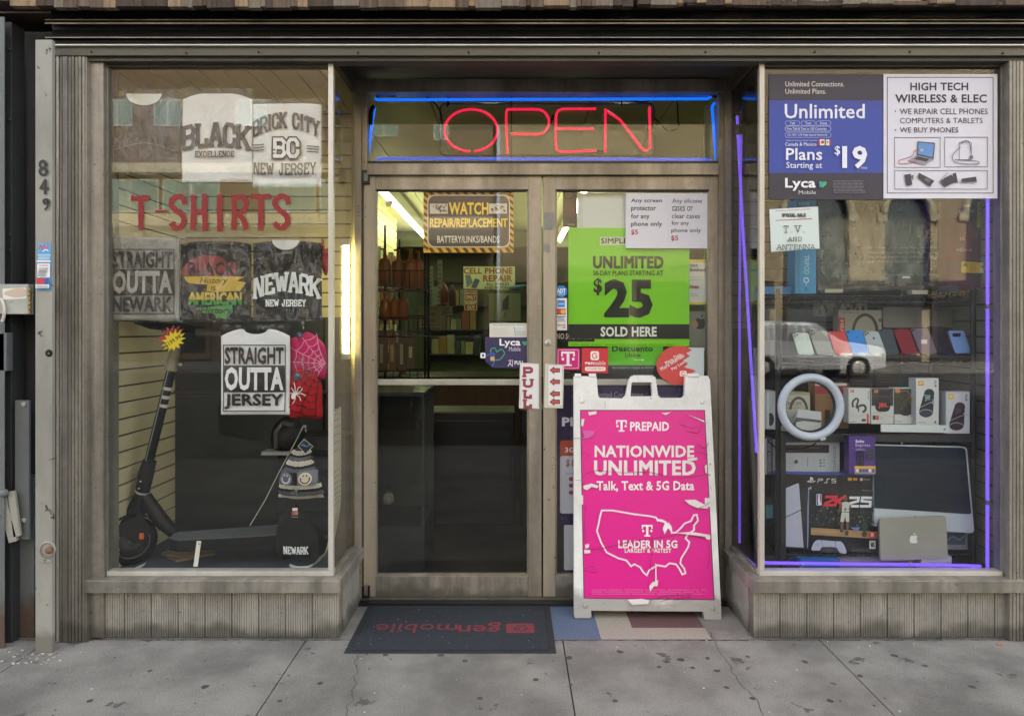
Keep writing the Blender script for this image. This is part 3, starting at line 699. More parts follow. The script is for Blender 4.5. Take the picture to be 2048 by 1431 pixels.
edges = [1000] + [q for a in ARCH for q in a] + [2500]
for a, c in zip(edges[::2], edges[1::2]): b.box(fx(a), fx(c), yb - .3, yb, -.15, fz(40), TANB)
for a, c in ARCH:
    b.box(fx(a), fx(c), yb - .3, yb, fz(330), fz(40), TANB); b.box(fx(a), fx(c), yb - .3, yb, -.15, fz(620), TANB)
b.build('wall', hc)
for a, c in ARCH:
    f = MB(); xm, r = (fx(a) + fx(c)) / 2, (fx(c) - fx(a)) / 2; zs = fz(430)
    f.tube([(xm + (r + .05) * math.cos(R(t)), yb + .02, zs + (r + .05) * math.sin(R(t))) for t in range(0, 181, 12)], .16, PALE, 8)
    f.box(fx(a) - .35, fx(a) + .05, yb, yb + .12, fz(445), zs, PALE); f.box(fx(c) - .05, fx(c) + .35, yb, yb + .12, fz(445), zs, PALE)
    w = f.build('arched_window', hc); ORG[w.name] = ORG[hc.name]
    p = MB(); p.box(fx(a), fx(c), yb - .29, yb - .25, fz(620), fz(330), mat('dark_far_glass', '#26302e', '#3a4643', 1, .2)); p.build('pane', w)
for x0, x1 in ((1010, 1260), (1280, 1540), (1560, 1830), (1850, 2110), (2130, 2400)):  # shopfronts added here too, so the brick base mirrors dark
    f = MB(); f.box(fx(x0), fx(x1), yb + .001, yb + .12, .0, 3.5, mat('added_dark_frame', '#2b2622', '#332d28', 2, .6)); w = f.build('added_shop_window', hc); ORG[w.name] = ORG[hc.name]
    p = MB(); p.box(fx(x0) + .25, fx(x1) - .25, yb + .122, yb + .14, .3, 3.1, DG); p.build('pane', w)
fs = MB(); fs.box(-60, 60, -27, -21.5, -.15, 0, CONC); tag(fs.build('far_sidewalk'), None, kind='structure')

def vehicle(name, label, x, y, L, H, prof, win, paint, hood_z, wr, face):
    """side profile polygon (0..L, 0..H) extruded and narrowed at the roof; face = +1 front to +x"""
    t = thing(name, label, name.replace('_', ' ').split()[-1] if name != 'suv' else 'car', (x, y, -.15))
    Wd = .92
    def P(u, z, w): return (x + face * (u - L / 2), y + w, -.15 + z)
    b = MB(); vs = []; n = len(prof)
    for sx in (-1, 1):
        for u, z in prof:
            k = Wd - max(0, z - hood_z) * .32; vs.append(P(u, z, sx * k))
    fs = [tuple(range(n)), tuple(range(2 * n - 1, n - 1, -1))] + [(i, i + n, (i + 1) % n + n, (i + 1) % n) for i in range(n)]
    b.add(vs, fs, paint); b.build('body', t, .04)
    GL_ = mat('car_glass', '#101416', '#161a1c', 3, .08)
    for poly in win:
        for sx in (-1, 1):
            g = MB(); g.prism([P(u, z, sx * (Wd + .012 - max(0, z - hood_z) * .32)) for u, z in poly], (0, -sx * .02, 0), GL_); g.build('side_window', t)
    for u in (.19 * L, .81 * L):
        for sx in (-1, 1):
            w = MB(); c = P(u, wr, sx * (Wd - .06)); ty = mat('tyre', '#151515', '#1d1d1d', 20, .9)
            w.lathe(c, [(wr * .62, -.1), (wr * .95, -.1), (wr, -.06), (wr, .06), (wr * .95, .1), (wr * .62, .1)], ty, (0, sx, 0), 28); ob = w.build('wheel', t); ORG[ob.name] = ORG[t.name]
            w = MB(); w.lathe(c, [(wr * .63, .06), (wr * .6, .085), (wr * .2, .075), (0, .09)], ALUB, (0, sx, 0), 28); w.build('rim', ob)
    for sx in (-1, 1):
        h = MB(); h.ball(P(L - .16, hood_z * .78, sx * .66), (.14, .2, .09), ink('#d8dcdc', .2)); h.build('headlight', t)
    return t
suv = [(.05, .35), (0, .8), (.12, 1.15), (.45, 1.72), (1.0, 1.80), (2.6, 1.76), (3.35, 1.18), (4.45, 1.02), (4.72, .8), (4.72, .35), (4.3, .28), (.5, .28)]
vehicle('suv', 'white sport utility car parked on the far side of the street', (1560 - CX) / 58, -19.4, 4.75, 1.8, suv,
        [[(.35, 1.22), (.62, 1.62), (1.25, 1.68), (1.25, 1.2)], [(1.35, 1.2), (1.35, 1.68), (2.15, 1.67), (2.15, 1.18)], [(2.25, 1.18), (2.25, 1.66), (2.55, 1.64), (3.05, 1.18)]], mat('white_car_paint', '#e2e2de', '#d8d8d4', 2, .25), 1.12, .36, 1)
sed = [(.05, .3), (0, .7), (.15, .98), (.9, 1.05), (1.5, 1.42), (2.6, 1.44), (3.45, 1.0), (4.4, .86), (4.6, .65), (4.58, .3), (4.2, .22), (.5, .22)]
vehicle('sedan_car', 'dark grey sedan parked at the kerb facing the shop', (860 - CX) / 145, -6.2, 4.6, 1.44, sed,
        [[(1.0, 1.03), (1.52, 1.36), (2.05, 1.38), (2.05, 1.0)], [(2.15, 1.0), (2.15, 1.38), (2.58, 1.38), (3.2, .98)]], mat('dark_car_paint', '#2b2e33', '#33363b', 2, .2, .4), .98, .33, -1)
# ------------------------------------------------------------------ left hand window
def zc(sc, ox, oy):
    return lambda P: [(x / sc + ox, y / sc + oy) for x, y in P]
z2 = zc(2.926, 0, 360); z4 = zc(5.11, 540, 620); z5 = zc(4.47, 540, 860); z7 = zc(2.754, 200, 640)
RED = '#801619'
s = Sg(3.029); s.step = .0003
for st in ([(770, 105), (800, 108), (872, 104)], [(822, 104), (826, 180), (824, 292)], [(1083, 140), (1070, 105), (1038, 97), (1006, 118), (1004, 150), (1030, 178), (1066, 206), (1077, 240), (1058, 274), (1026, 280), (1003, 252)],
           [(1131, 90), (1133, 190), (1130, 290)], [(1197, 84), (1198, 190), (1202, 296)], [(1140, 190), (1192, 188)], [(1287, 88), (1286, 190), (1288, 300)], [(1371, 90), (1373, 190), (1370, 290)],
           [(1380, 102), (1418, 100), (1442, 122), (1438, 162), (1410, 192), (1384, 200)], [(1402, 200), (1428, 240), (1442, 290)], [(1472, 96), (1530, 100), (1582, 97)], [(1527, 108), (1530, 200), (1526, 294)],
           [(1690, 140), (1677, 104), (1645, 97), (1614, 118), (1613, 150), (1638, 178), (1674, 206), (1685, 240), (1666, 276), (1634, 280), (1610, 252)]):
    s.line(z2(extend(smooth(st, 4), 3)), 10.6, RED, wob=.12)
s.line(z2([(912, 184), (980, 183)]), 5, RED, wob=.1)
tag(s.build('window_lettering'), 'red brush painted lettering across the middle of the shirt window glass', 'lettering')

CLOTH = {}
def cloth(c):
    if c not in CLOTH: CLOTH[c] = mat('shirt_cloth_' + c.strip('#'), c, c, 4, .9, 0, (1, 1, 1), .3, 60)
    return CLOTH[c]
def shirt(x0, y0, x1, y1, c, label, neck=None, bag=None, d=3.075, sh=12, amp=.7):
    t = thing('folded_shirt', label, 'shirt', W((x0 + x1) / 2, y1, d), 'folded shirts hung in clear bags')
    xm = (x0 + x1) / 2; q = Sg(d); ph = [random.uniform(0, 6.28) for _ in range(5)]; w0 = x1 - x0
    def top(x):
        k = min(1, max(0, (abs(x - xm) - 30) / (w0 / 2 - 30))); y = y0 + sh * k ** 1.6
        if neck and abs(x - xm) < 25: y += 10 * math.sqrt(1 - ((x - xm) / 25) ** 2)
        return y
    def fn(x, y):
        e = min(x - x0, x1 - x, y1 - y, max(y - top(x), 0)); e = max(0, min(e, 4)) / 4
        f = .0024 * math.sin(.055 * x + .03 * y + ph[0]) + .0018 * math.sin(-.05 * x + .085 * y + ph[1]) + .0008 * math.sin(.17 * x + .05 * y + ph[2]) + .0016 * math.sin(.02 * x + .14 * y + ph[3]) * max(0, 1 - (y - y0) / 60)
        return amp * f - .008 * (1 - math.sqrt(1 - (1 - e) ** 2))
    q.fn = fn; nx, ny = 44, 52; vs = []
    for j in range(ny + 1):
        for i in range(nx + 1):
            x = x0 + w0 * i / nx; y = top(x) + (y1 - top(x)) * j / ny; vs.append(q.w(x, y))
    q.add(vs, [(j * (nx + 1) + i, (j + 1) * (nx + 1) + i, (j + 1) * (nx + 1) + i + 1, j * (nx + 1) + i + 1) for j in range(ny) for i in range(nx)], cloth(c), True)
    rim = [q.w(x0 + w0 * i / nx, top(x0 + w0 * i / nx)) for i in range(nx + 1)] + [q.w(x1, y0 + sh + (y1 - y0 - sh) * j / 8) for j in range(1, 9)] + [q.w(x1 - w0 * i / 8, y1) for i in range(1, 9)] + [q.w(x0, y1 - (y1 - y0 - sh) * j / 8) for j in range(1, 8)]
    q.fn = None; q.prism([p + Vector((0, .0005, 0)) for p in rim], (0, .008, 0), cloth(c))
    if neck is True:
        q.fn = fn; q.k = 3; q.line([(x, top(x) + 2.2) for x in [xm - 27 + 54 * i / 18 for i in range(19)]], 3, cloth(c)); q.fn = None
    q.build('shirt_body', t)
    s = Sg(d); s.fn = fn; s.k = 30
    bg = bag or (x0 - 2, y0 - 10, x1 + 2, y1 + 2); k = Sg(d - .009); k.prism([k.w(bg[0], bg[1]), k.w(bg[2], bg[1]), k.w(bg[2], bg[3]), k.w(bg[0], bg[3])], (0, .0004, 0), BAG); k.build('clear_bag', t)
    return t, s
def collar(s, cx, cy, rx, ry, c='#d9d8d2'):
    s.poly([(cx + rx * math.cos(R(a)), cy + ry * math.sin(R(a))) for a in range(0, 181, 12)], c)
def straight(s, x0, y0, x1, y1, w1, ink_c, paper):
    h = y1 - y0; s.frame(x0, y0, x1, y1, 1.8, ink_c)
    a, b = y0 + h * .31, y0 + h * .71
    s.rect(x0 + 2, a, x1 - 2, b, ink_c)
    s.k += 12
    s.t('STRAIGHT', x0 + 3.5, y0 + 4.5, x1 - 3.5, a - 2, ink_c, .035, .98); s.t('OUTTA', x0 + 4, a + 3, x1 - 4, b - 3, paper, .04, .98); s.t(w1, x0 + 3.5, b + 3, x1 - 3.5, y1 - 4.5, ink_c, .035, .98)
INKD = '#2b2827'
t, s = shirt(219, 187, 359, 346, '#4a443d', 'dark brown shirt with a white collar card, beside the white lettered shirts', True, (217, 178, 361, 350)); collar(s, 289, 188, 36, 23); s.line(smooth([(230, 300), (290, 286), (350, 302)]), 2, '#5d564c'); s.build('print', t)
t, s = shirt(363, 186, 503, 363, '#e9e7e4', 'white shirt printed with an arched black slab word over a smaller line')
s.blk('BLACK', 365, 254, 502, 304, 8, '#332f2e', 6.5, 9, .42, 8.4); s.blk('EXCELLENCE', 391, 303, 471, 316, 2.2, '#332f2e', 1.7, 0, .55, 2.1); s.build('print', t)
t, s = shirt(505, 206, 641, 372, '#eae8e5', 'white shirt printed with a brick city arch and large outlined initials', None, (504, 198, 648, 376), 3.08, 2)
s.blk('BRICK CITY', 505, 244, 640, 277, 5, '#3a3635', 3.4, 19, .45, 5)
s.blk('BC', 545, 274, 603, 320, 13, '#3a3635', 8, 0, .35); s.blk('BC', 548, 277, 600, 317, 7, '#e4e2de', 5.5, 0, .42)
for k in range(3): s.line([(505, 291 + k * 5.5), (530, 290 + k * 5.5)], 2, '#3a3635'); s.line([(615, 293 + k * 5.5), (639, 295 + k * 5.5)], 2, '#3a3635')
s.blk('NEW JERSEY', 509, 326, 634, 350, 3.2, '#3a3635', 2.5, -2, .48, 3.2); s.build('print', t)
t, s = shirt(220, 474, 357, 640, '#9a9791', 'grey shirt with a black boxed three line print', None, (217, 464, 359, 644), 3.07, 2); straight(s, 223, 498, 350, 628, 'NEWARK', INKD, '#a4a29d'); s.build('print', t)
t, s = shirt(360, 482, 500, 643, '#282522', 'black shirt printed in red, yellow and green', None, (359, 464, 502, 645), 3.075, 6, .03)
s.poly(z2([(1070, 545), (1072, 515), (1110, 470), (1195, 440), (1285, 445), (1340, 482), (1388, 478), (1385, 560), (1340, 576), (1080, 562)]), '#8d3a3c'); s.t('BLACK', 378, 524, 473, 552, INKD, .03, 1.05)
s.poly(z2([(1080, 566), (1200, 563), (1435, 566), (1392, 590), (1442, 600), (1408, 648), (1270, 656), (1212, 650), (1216, 612), (1110, 604), (1092, 590)]), '#c9a634'); s.t('History', 402, 555, 456, 570, '#2e2a20', .01, .95, 0, 0, 4); s.t('IS', 424, 572, 433, 581, '#2e2a20', .02)
s.poly(z2([(1272, 735), (1362, 730), (1366, 772), (1322, 810), (1272, 805), (1262, 782), (1180, 776), (1172, 750)]), '#3f8f3c')
s.t('AMERICAN', 378, 584, 485, 610, '#3f8f3c', .035)
vs, fs = text_geo('AMERICAN', .035); o = s.lay(); s.add([s.w(378 + 107 * u, 610 - 26 * max(v, .42), o) for u, v in vs], fs, ink('#cfab38'))
s.t('History', 403, 614, 466, 631, '#23301f', .012, .95, 0, 0, 4); s.build('print', t)
t, s = shirt(505, 482, 642, 640, '#211f1e', 'black shirt with a white collar card and arched white city name', True, (504, 468, 645, 642), 3.075, 4)
collar(s, 572, 480, 27, 20, '#d8d7d3'); s.rect(565, 502, 584, 508, '#6d6a63')
s.blk('NEWARK', 508, 558, 642, 599, 6, '#dfe4e3', 4.6, 14, .42, 6.4); s.blk('NEW JERSEY', 533, 599, 614, 613, 2.3, '#dfe4e3', 1.6, 0, .5, 2.2); s.build('print', t)
t, s = shirt(441, 658, 578, 829, '#dcdde0', 'bright white shirt with boxed black print, below the others', True, (441, 648, 580, 660), 3.07, 14); straight(s, 447, 689, 572, 822, 'JERSEY', INKD, '#e0e1e4'); s.build('print', t)

# suction hooks, hats
def hook(px, py, label):
    t = thing('suction_hook', label, 'hook', W(px, py, 3.05), 'clear suction hooks on the shirt window'); c = W(px, py, 3.042)
    b = MB(); b.lathe(c, [(.018, -.001), (.014, -.008), (.006, -.012), (.005, -.016), (0, -.016)], ACRYL, (0, -1, 0), 20); b.build('cup', t)
    b = MB(); b.lathe(c, [(.004, -.016), (.006, -.018), (0, -.020)], ink('#b9b9b4', .3), (0, -1, 0), 12); b.tube([c + Vector((0, .02, 0)), c + Vector((0, .021, -.02)), c + Vector((0, .03, -.027)), c + Vector((0, .034, -.018))], .0016, ink('#9a9a96', .3), 6); b.build('hook', t)
hook(603, 645, 'clear suction hook above the pink beanie'); hook(602, 719, 'clear suction hook over the front of the pink beanie'); hook(608, 853, 'clear suction hook holding the crochet hat and a pale cord'); hook(590, 981, 'clear suction hook at the brim of the crochet hat')
def hat(out, dep, m, d, label, name='beanie'):
    t = thing(name, label, 'hat', W(out[0][0], out[0][1], d)); s = Sg(d); puff(s, smooth(out, 3, True), dep, m); return t, s
def knit(n, a, c, sc=220): return mat('knit_' + n, a, c, sc, .95, 0, (1, 1, 1.6), .8, 160)
t, s = hat(z4([(205, 330), (250, 275), (295, 285), (362, 222), (430, 240), (500, 290), (552, 350), (576, 420), (578, 600), (566, 690), (520, 706), (470, 680), (380, 650), (250, 655), (205, 640)]), .05, knit('pink', '#c2185f', '#d0246c'), 3.14, 'hot pink beanie with a pale cobweb pattern')
PK = '#e58fb2'
foc = (575, 540)
for a, l in ((183, 330), (205, 380), (230, 380), (160, 300), (140, 250), (118, 170), (252, 320)):
    s.line(z4([(foc[0] + l * k / 8 * math.cos(R(a)), foc[1] + l * k / 8 * math.sin(R(a))) for k in range(0, 9)]), 1.3, PK)
for r in (60, 110, 165, 225, 300):
    for a0, a1 in ((118, 140), (140, 160), (160, 183), (183, 205), (205, 230), (230, 252)):
        P = [(foc[0] + (r - 22 * math.sin(math.pi * k / 6)) * math.cos(R(a0 + (a1 - a0) * k / 6)), foc[1] + (r - 22 * math.sin(math.pi * k / 6)) * math.sin(R(a0 + (a1 - a0) * k / 6))) for k in range(7)]
        if all(p[1] < 690 and p[0] < 575 for p in P): s.line(z4(P), 1.2, PK)
s.build('knitted_body', t); s = Sg(3.075); s.sheet(z4([(270, 225), (300, 205), (325, 240), (320, 280), (285, 292), (262, 262)]), '#26282d'); s.line(z4(smooth([(285, 250), (300, 230), (300, 265), (318, 245)])), 1.6, '#5b74b0'); s.build('tag', t)
t, s = hat(z4([(190, 700), (235, 640), (300, 592), (345, 612), (440, 645), (480, 690), (530, 770), (532, 950), (530, 1100), (360, 1092), (186, 1085), (190, 850)]), .045, knit('red', '#b3141f', '#c11c27'), 3.11, 'red beanie with a black cobweb pattern and a white spider')
foc = (525, 560)
for a, l in ((95, 540), (112, 580), (128, 520), (144, 400), (160, 330)):
    s.line(z4([(foc[0] + l * k / 8 * math.cos(R(a)), foc[1] + l * k / 8 * math.sin(R(a))) for k in range(2, 9)]), 1.5, '#2a1216')
for r in (150, 215, 285, 355, 430, 505):
    for a0, a1 in ((78, 95), (95, 112), (112, 128), (128, 144), (144, 160)):
        P = [(foc[0] + (r + 26 * math.sin(math.pi * k / 6)) * math.cos(R(a0 + (a1 - a0) * k / 6)), foc[1] + (r + 26 * math.sin(math.pi * k / 6)) * math.sin(R(a0 + (a1 - a0) * k / 6))) for k in range(7)]
        if all(195 < p[0] < 528 and p[1] < 1085 for p in P): s.line(z4(P), 1.5, '#2a1216')
s.line(z4([(195, 975), (360, 968), (528, 985)]), 2, '#7d0f18')
SP = '#e6dcdc'
s.poly(z4(smooth([(248, 880), (255, 845), (280, 835), (300, 860), (290, 890), (262, 897)], 3, True)), SP); s.poly(z4([(285, 840), (300, 820), (322, 835), (312, 856), (292, 858)]), SP)
for P in ([(290, 830), (292, 780), (278, 728)], [(285, 838), (262, 800), (242, 785)], [(280, 850), (240, 835), (222, 868)], [(310, 828), (325, 785), (352, 775)], [(318, 835), (355, 812), (366, 785)], [(320, 845), (360, 840), (400, 862)], [(315, 855), (340, 880), (350, 915)], [(295, 880), (285, 915), (262, 945)]): s.line(z4(smooth(P)), 1.6, SP)
s.build('knitted_body', t); s = Sg(3.07); s.sheet(z4([(240, 650), (300, 632), (328, 690), (275, 722), (252, 712)]), '#3f4a52'); s.line(z4([(262, 668), (275, 650), (285, 672), (300, 655)]), 1.5, '#7f97bb'); s.build('tag', t)
OUT = z5([(240, 160), (310, 150), (372, 192), (405, 270), (440, 370), (470, 460), (497, 530), (480, 566), (330, 600), (200, 592), (100, 546), (92, 500), (112, 400), (150, 270), (205, 185)])
t, s = hat(OUT, .05, knit('charcoal', '#1a1a1e', '#26262b'), 3.13, 'striped crochet bucket hat in black, grey and cream with two smiling faces', 'crochet_hat')
def inside(px, py, P):
    r = False
    for i in range(len(P)):
        (a, b), (c, e) = P[i - 1], P[i]
        if (b > py) != (e > py) and px < (c - a) * (py - b) / (e - b) + a: r = not r
    return r
GRY, CRM = ink('#585962'), ink('#cfc7b6')
zh = zc(3.975, 480, 800)
def edge(y): return (420 - (y - 390) * .325 if y < 700 else 321, 565 + (y - 390) * .33 if y < 480 else min(595 + (y - 480) * .37, 682))
for y, w, cc in ((404, 6.5, CRM), (447, 6, GRY), (480, 8.5, CRM), (532, 7, GRY), (664, 7.5, CRM), (716, 8, GRY), (748, 6.5, CRM)):
    L, Rr = edge(y); n = 26; P = []
    for k in range(n + 1):
        x = L + 3 + (Rr - L - 6) * k / n; u = 2 * k / n - 1; P.append((x, y + (14 if y < 600 else 10) * (1 - u * u) - 6 + (1.6 if k % 2 else -1.6)))
    s.line(zh(P), w, cc, wob=.14)
    for k in range(1, n): s.line(zh([(P[k][0], P[k][1] - w * 1.6), (P[k][0] + 2.5, P[k][1] + w * 1.6)]), .42, '#2a2a2e')
s.poly(z5([(122, 340), (440, 340), (466, 455), (104, 455)]), '#55565f'); s.rect(*z5([(126, 348)])[0], *z5([(258, 456)])[0], '#1b1b1f', 4)
for cx, cy, c1, c2, c3 in ((187, 402, '#70717f', '#50515a', '#c9ccd4'), (358, 402, '#d3c9b6', '#c9bda6', '#201d1c')):
    if c1 != '#70717f': s.rect(*z5([(292, 335)])[0], *z5([(450, 462)])[0], '#6a6b75', 4)
    s.disc(*z5([(cx, cy)])[0], 13 if cx < 200 else 12.5, c1); s.disc(*z5([(cx, cy)])[0], 8.5, c2)
    s.line(z5(arcp(cx, cy, 37, -20, 200, 14)), 2.2, c3)
    for dx in (-14, 14): s.disc(*z5([(cx + dx, cy - 28)])[0], 1.6, c3, 10)
s.build('crocheted_body', t)
s = Sg(3.07); s.sheet(z5([(250, 140), (305, 80), (384, 142), (318, 210)]), '#1d2126'); s.line(z5([(250, 140), (305, 80), (384, 142), (318, 210)]), .9, '#b9c3b4', True); s.line(z5(smooth([(278, 135), (310, 128), (305, 140), (345, 138), (350, 120)])), 2, '#5a78c0'); s.build('tag', t)
t, s = hat(z5([(52, 1110), (60, 880), (110, 760), (190, 690), (230, 650), (268, 690), (335, 750), (400, 850), (432, 980), (426, 1130), (240, 1142), (70, 1122)]), .028, knit('black', '#060607', '#0a0a0c'), 3.13, 'plain black beanie with a white embroidered city name')
s.blk('NEWARK', *z5([(135, 1018)])[0], *z5([(357, 1090)])[0], 2.2, '#e2e6e9', 1.6, -1, .5, 2.3); s.build('knitted_body', t)
s = Sg(3.075); s.sheet(z5([(200, 694), (246, 692), (247, 718), (201, 720)]), '#cfd2d2'); s.sheet(z5([(195, 726), (250, 724), (251, 755), (196, 757)]), '#c4463c'); s.rect(*z5([(228, 728)])[0], *z5([(250, 754)])[0], '#9a8d7c'); s.line(z5([(192, 773), (252, 774)]), .8, '#b8b8b6'); s.build('tag', t)
t, s = hat(z4([(525, -690), (530, -740), (556, -700), (560, -620), (600, -640), (606, -560), (590, -380), (560, -360), (528, -460)]), .02, knit('flame', '#8d3050', '#c4663a', 40), 3.12, 'maroon and orange flame patterned beanie edge beside the dark shirts'); s.build('knitted_body', t)
b = MB(); b.tube([W(607, 851, 3.075)] + [W(x, y, 3.2 - .0 * y) for x, y in ((590, 885), (560, 940), (530, 1000), (500, 1050))], .0022, ink('#b8b5ac'), 6)
tag(b.build('cord'), 'pale cord running from the suction hook down behind the scooter deck', 'cord')

# price burst
def burst(s, cx, cy, rx, ry, n, c, ph=0, rot=-28):
    P = []
    for i in range(n * 2):
        a = 6.2832 * i / (2 * n) + ph; k = 1 if i % 2 == 0 else .58
        x, y = rx * k * math.cos(a), ry * k * math.sin(a); P.append((cx + x * math.cos(R(rot)) - y * math.sin(R(rot)), cy + x * math.sin(R(rot)) + y * math.cos(R(rot))))
    return P
t = thing('price_sign', 'red and yellow starburst sale price card above the scooter', 'price sign', W(345, 700, 3.05))
s = Sg(3.06); s.sheet(burst(s, 342, 671, 29, 19, 12, None), '#b3352f', .002); s.t('Sale', 323, 654, 362, 668, '#2a1712', .02, 1, -14); s.build('red_star', t)
s = Sg(3.055); s.sheet(burst(s, 347, 681, 28, 20, 13, None, .1, -38), '#dfc41a', .002); s.t('$199.99', 328, 677, 364, 687, '#2b2414', .02, 1, -32); s.build('yellow_star', t)

# scooter
BLK = mat('black_satin_metal', '#121314', '#18191a', 6, .5, 0, (1, 1, 1), 0, None, None, 30, .68, None, .25); RUB = mat('black_rubber', '#101010', '#161616', 30, .85, 0, (1, 1, 1), .3, 80, None, 30, .68, None, .15)
SIL = mat('worn_chrome', '#a89f8c', '#8f8674', 12, .3, .6); TAPEW = ink('#b9b6ac')
sc = thing('electric_scooter', 'black electric kick scooter with white stem tape standing in the window', 'scooter', W(400, 1130, 3.2))
dd = 3.24
P = lambda x, y, d=dd: W(x, y, d)
b = MB(); b.tube([P(287, 968), P(344, 735)], .021, BLK, 16); stem = b.build('stem', sc); ORG[stem.name] = ORG[sc.name]
b = MB(); b.tube([P(281.5, 962, dd - .02), P(338, 735, dd - .02)], .0025, ink('#8c8f94', .3), 6); b.build('stem_cable', stem)
for x, y in ((337.5, 776), (333.5, 793), (329.5, 810)):
    b = MB(); u = (P(344, 735) - P(287, 968)).normalized(); c = P(x - 2.4, y); b.tube([c - u * .0135 / 2 * 1.1, c + u * .0135 / 2 * 1.1], .0225, TAPEW, 16); b.build('tape_band', stem)
b = MB(); b.tube([P(342, 736), P(353, 688)], .0235, SIL, 16); b.tube([P(340.5, 740), P(342.5, 731)], .029, SIL, 16); c = P(362, 729, dd - .02); b.lathe(c, [(.008, 0), (.008, .012), (0, .012)], SIL, (0, -1, 0), 12); b.build('clamp', sc)
b = MB(); b.tube([P(272, 985 - 3), P(286, 968)], .03, BLK, 14) if False else b.tube([P(285, 982), P(291, 950), P(300, 920)], [.032, .036, .03], BLK, 16)
for x, y in ((281, 962), (278, 976)): b.ball(P(x, y, dd - .036), .004, ink('#c9c9c4', .3), 8, 5)
b.tube([P(284, 984.5), P(285.5, 981)], .0335, ink('#a8a8a0', .3), 16); b.build('folding_joint', sc, .0)
b = MB(); b.tube([P(285, 985), P(274, 1020), P(266, 1050)], [.034, .042, .03], BLK, 14); b.tube([P(290, 992), P(322, 1040), P(352, 1068)], [.03, .036, .026], BLK, 14); b.build('neck', sc)
wc = P(262, 1080, 3.21); ax = Vector((.75, -1, 0))
b = MB(); b.lathe(wc, [(.06, -.022), (.10, -.028), (.112, -.012), (.112, .012), (.10, .028), (.06, .022)], RUB, ax, 36); wh = b.build('front_wheel', sc); ORG[wh.name] = ORG[sc.name]
b = MB(); b.lathe(wc, [(.062, .02), (.05, .03), (.03, .026), (0, .03)], mat('hub_grey', '#2b2c2e', '#232425', 8, .4), ax, 24); b.lathe(wc, [(.072, .0285), (.075, .0295), (.078, .0285)], ink('#4a4b4d', .4), ax, 36); b.lathe(wc, [(.018, .03), (.016, .036), (0, .036)], ink('#555557', .3), ax, 12); b.build('hub', wh)
b = MB(); A = ax.normalized(); u = Vector((A.y, -A.x, 0)).normalized() * -1; vs = []
for i in range(13):
    a = R(20 + 150 * i / 12); r = .122
    for wd in (-.034, .034): vs.append(wc + u * math.cos(a) * r + Vector((0, 0, 1)) * math.sin(a) * r + A * wd)
b.add(vs, [(2 * i, 2 * i + 1, 2 * i + 3, 2 * i + 2) for i in range(12)], BLK, True)
b.prism([wc + u * .122 * k + A * .034 + Vector((0, 0, z)) for k, z in ((-.6, .08), (.3, .13), (.6, .06), (.5, -.02), (0, .0))], A * .006, BLK); b.build('fender', sc)
b = MB(); c = P(282, 1072, 3.14); b.box(c.x - .010, c.x + .010, c.y, c.y + .012, c.z - .014, c.z + .014, mat('amber_reflector', '#b5541e', '#c4662a', 60, .3)); b.build('reflector', sc, .004)
GRIP = mat('deck_grip', '#55585a', '#4b4e50', 80, .95, 0, (1, 1, 1), .4, 200)
b = MB(); a0, a1 = W(336, 1076, 3.2), W(575, 1066, 3.3)
zt = W(440, 1062, 3.24).z
pts = [W(x, y, 0.001) if False else gpt(x, y, zt) for x, y in ((338, 1075), (352, 1063), (572, 1047), (600, 1058), (600, 1066), (355, 1079))]
b.prism(pts, (0, 0, -.004), GRIP); dk = b.build('deck_grip', sc)
b = MB(); b.prism([p + Vector((0, 0, -.0045)) for p in pts], (0, 0, -.05), BLK); b.build('deck', sc, .004)
wc2 = P(604, 1088, 3.32)
b = MB(); b.lathe(wc2, [(.06, -.022), (.10, -.026), (.11, 0), (.10, .026), (.06, .022), (0, .022)], RUB, (0.15, -1, 0), 30); b.build('rear_wheel', sc)
b = MB(); b.tube([P(270, 642, 3.3), P(300, 650, 3.27), P(355, 655, 3.24), P(400, 660, 3.25), P(436, 668, 3.28)], [.012, .018, .022, .016, .014], RUB, 12); b.build('handlebar', sc)
b = MB(); b.tube([P(392, 664, 3.22), P(440, 668, 3.25)], [.02, .017], ink('#4c4c4a', .6), 12); b.build('grip', sc)
# board and bits on the display floor
WOODB = mat('pale_board', '#7a6448', '#94795a', 5, .7, 0, (8, 1, 8), .2)
t = thing('round_stand', 'round wooden stand with a wire hoop lying on the display floor', 'stand', gpt(372, 1112, .262))
zf = .2625; b = MB(); b.prism([gpt(x, y, zf) for x, y in ((330, 1111), (352, 1100), (425, 1103), (432, 1108), (352, 1124))], (0, 0, .014), WOODB); b.build('board', t, .002)
b = MB(); c = gpt(377, 1110, zf + .01); b.tube([(c.x + .125 * math.cos(R(a)), c.y + .05 * math.sin(R(a)), c.z + .012) for a in range(0, 360, 12)], .0035, ink('#6d6a60', .4), 6, True); b.build('wire_hoop', t)
b = MB(); a, c = W(391, 1132, 3.06), W(398, 1081, 3.075); b.prism([a + Vector((-.010, 0, 0)), a + Vector((.010, 0, 0)), c + Vector((.010, 0, 0)), c + Vector((-.010, 0, 0))], (0, .002, 0), ink('#d8d6cc')); b.ball(W(398, 1087, 3.068), .004, ink('#8a8a84', .3), 8, 5)
tag(b.build('plastic_strip'), 'white plastic strip leaning on the display floor under the scooter deck', 'strip')
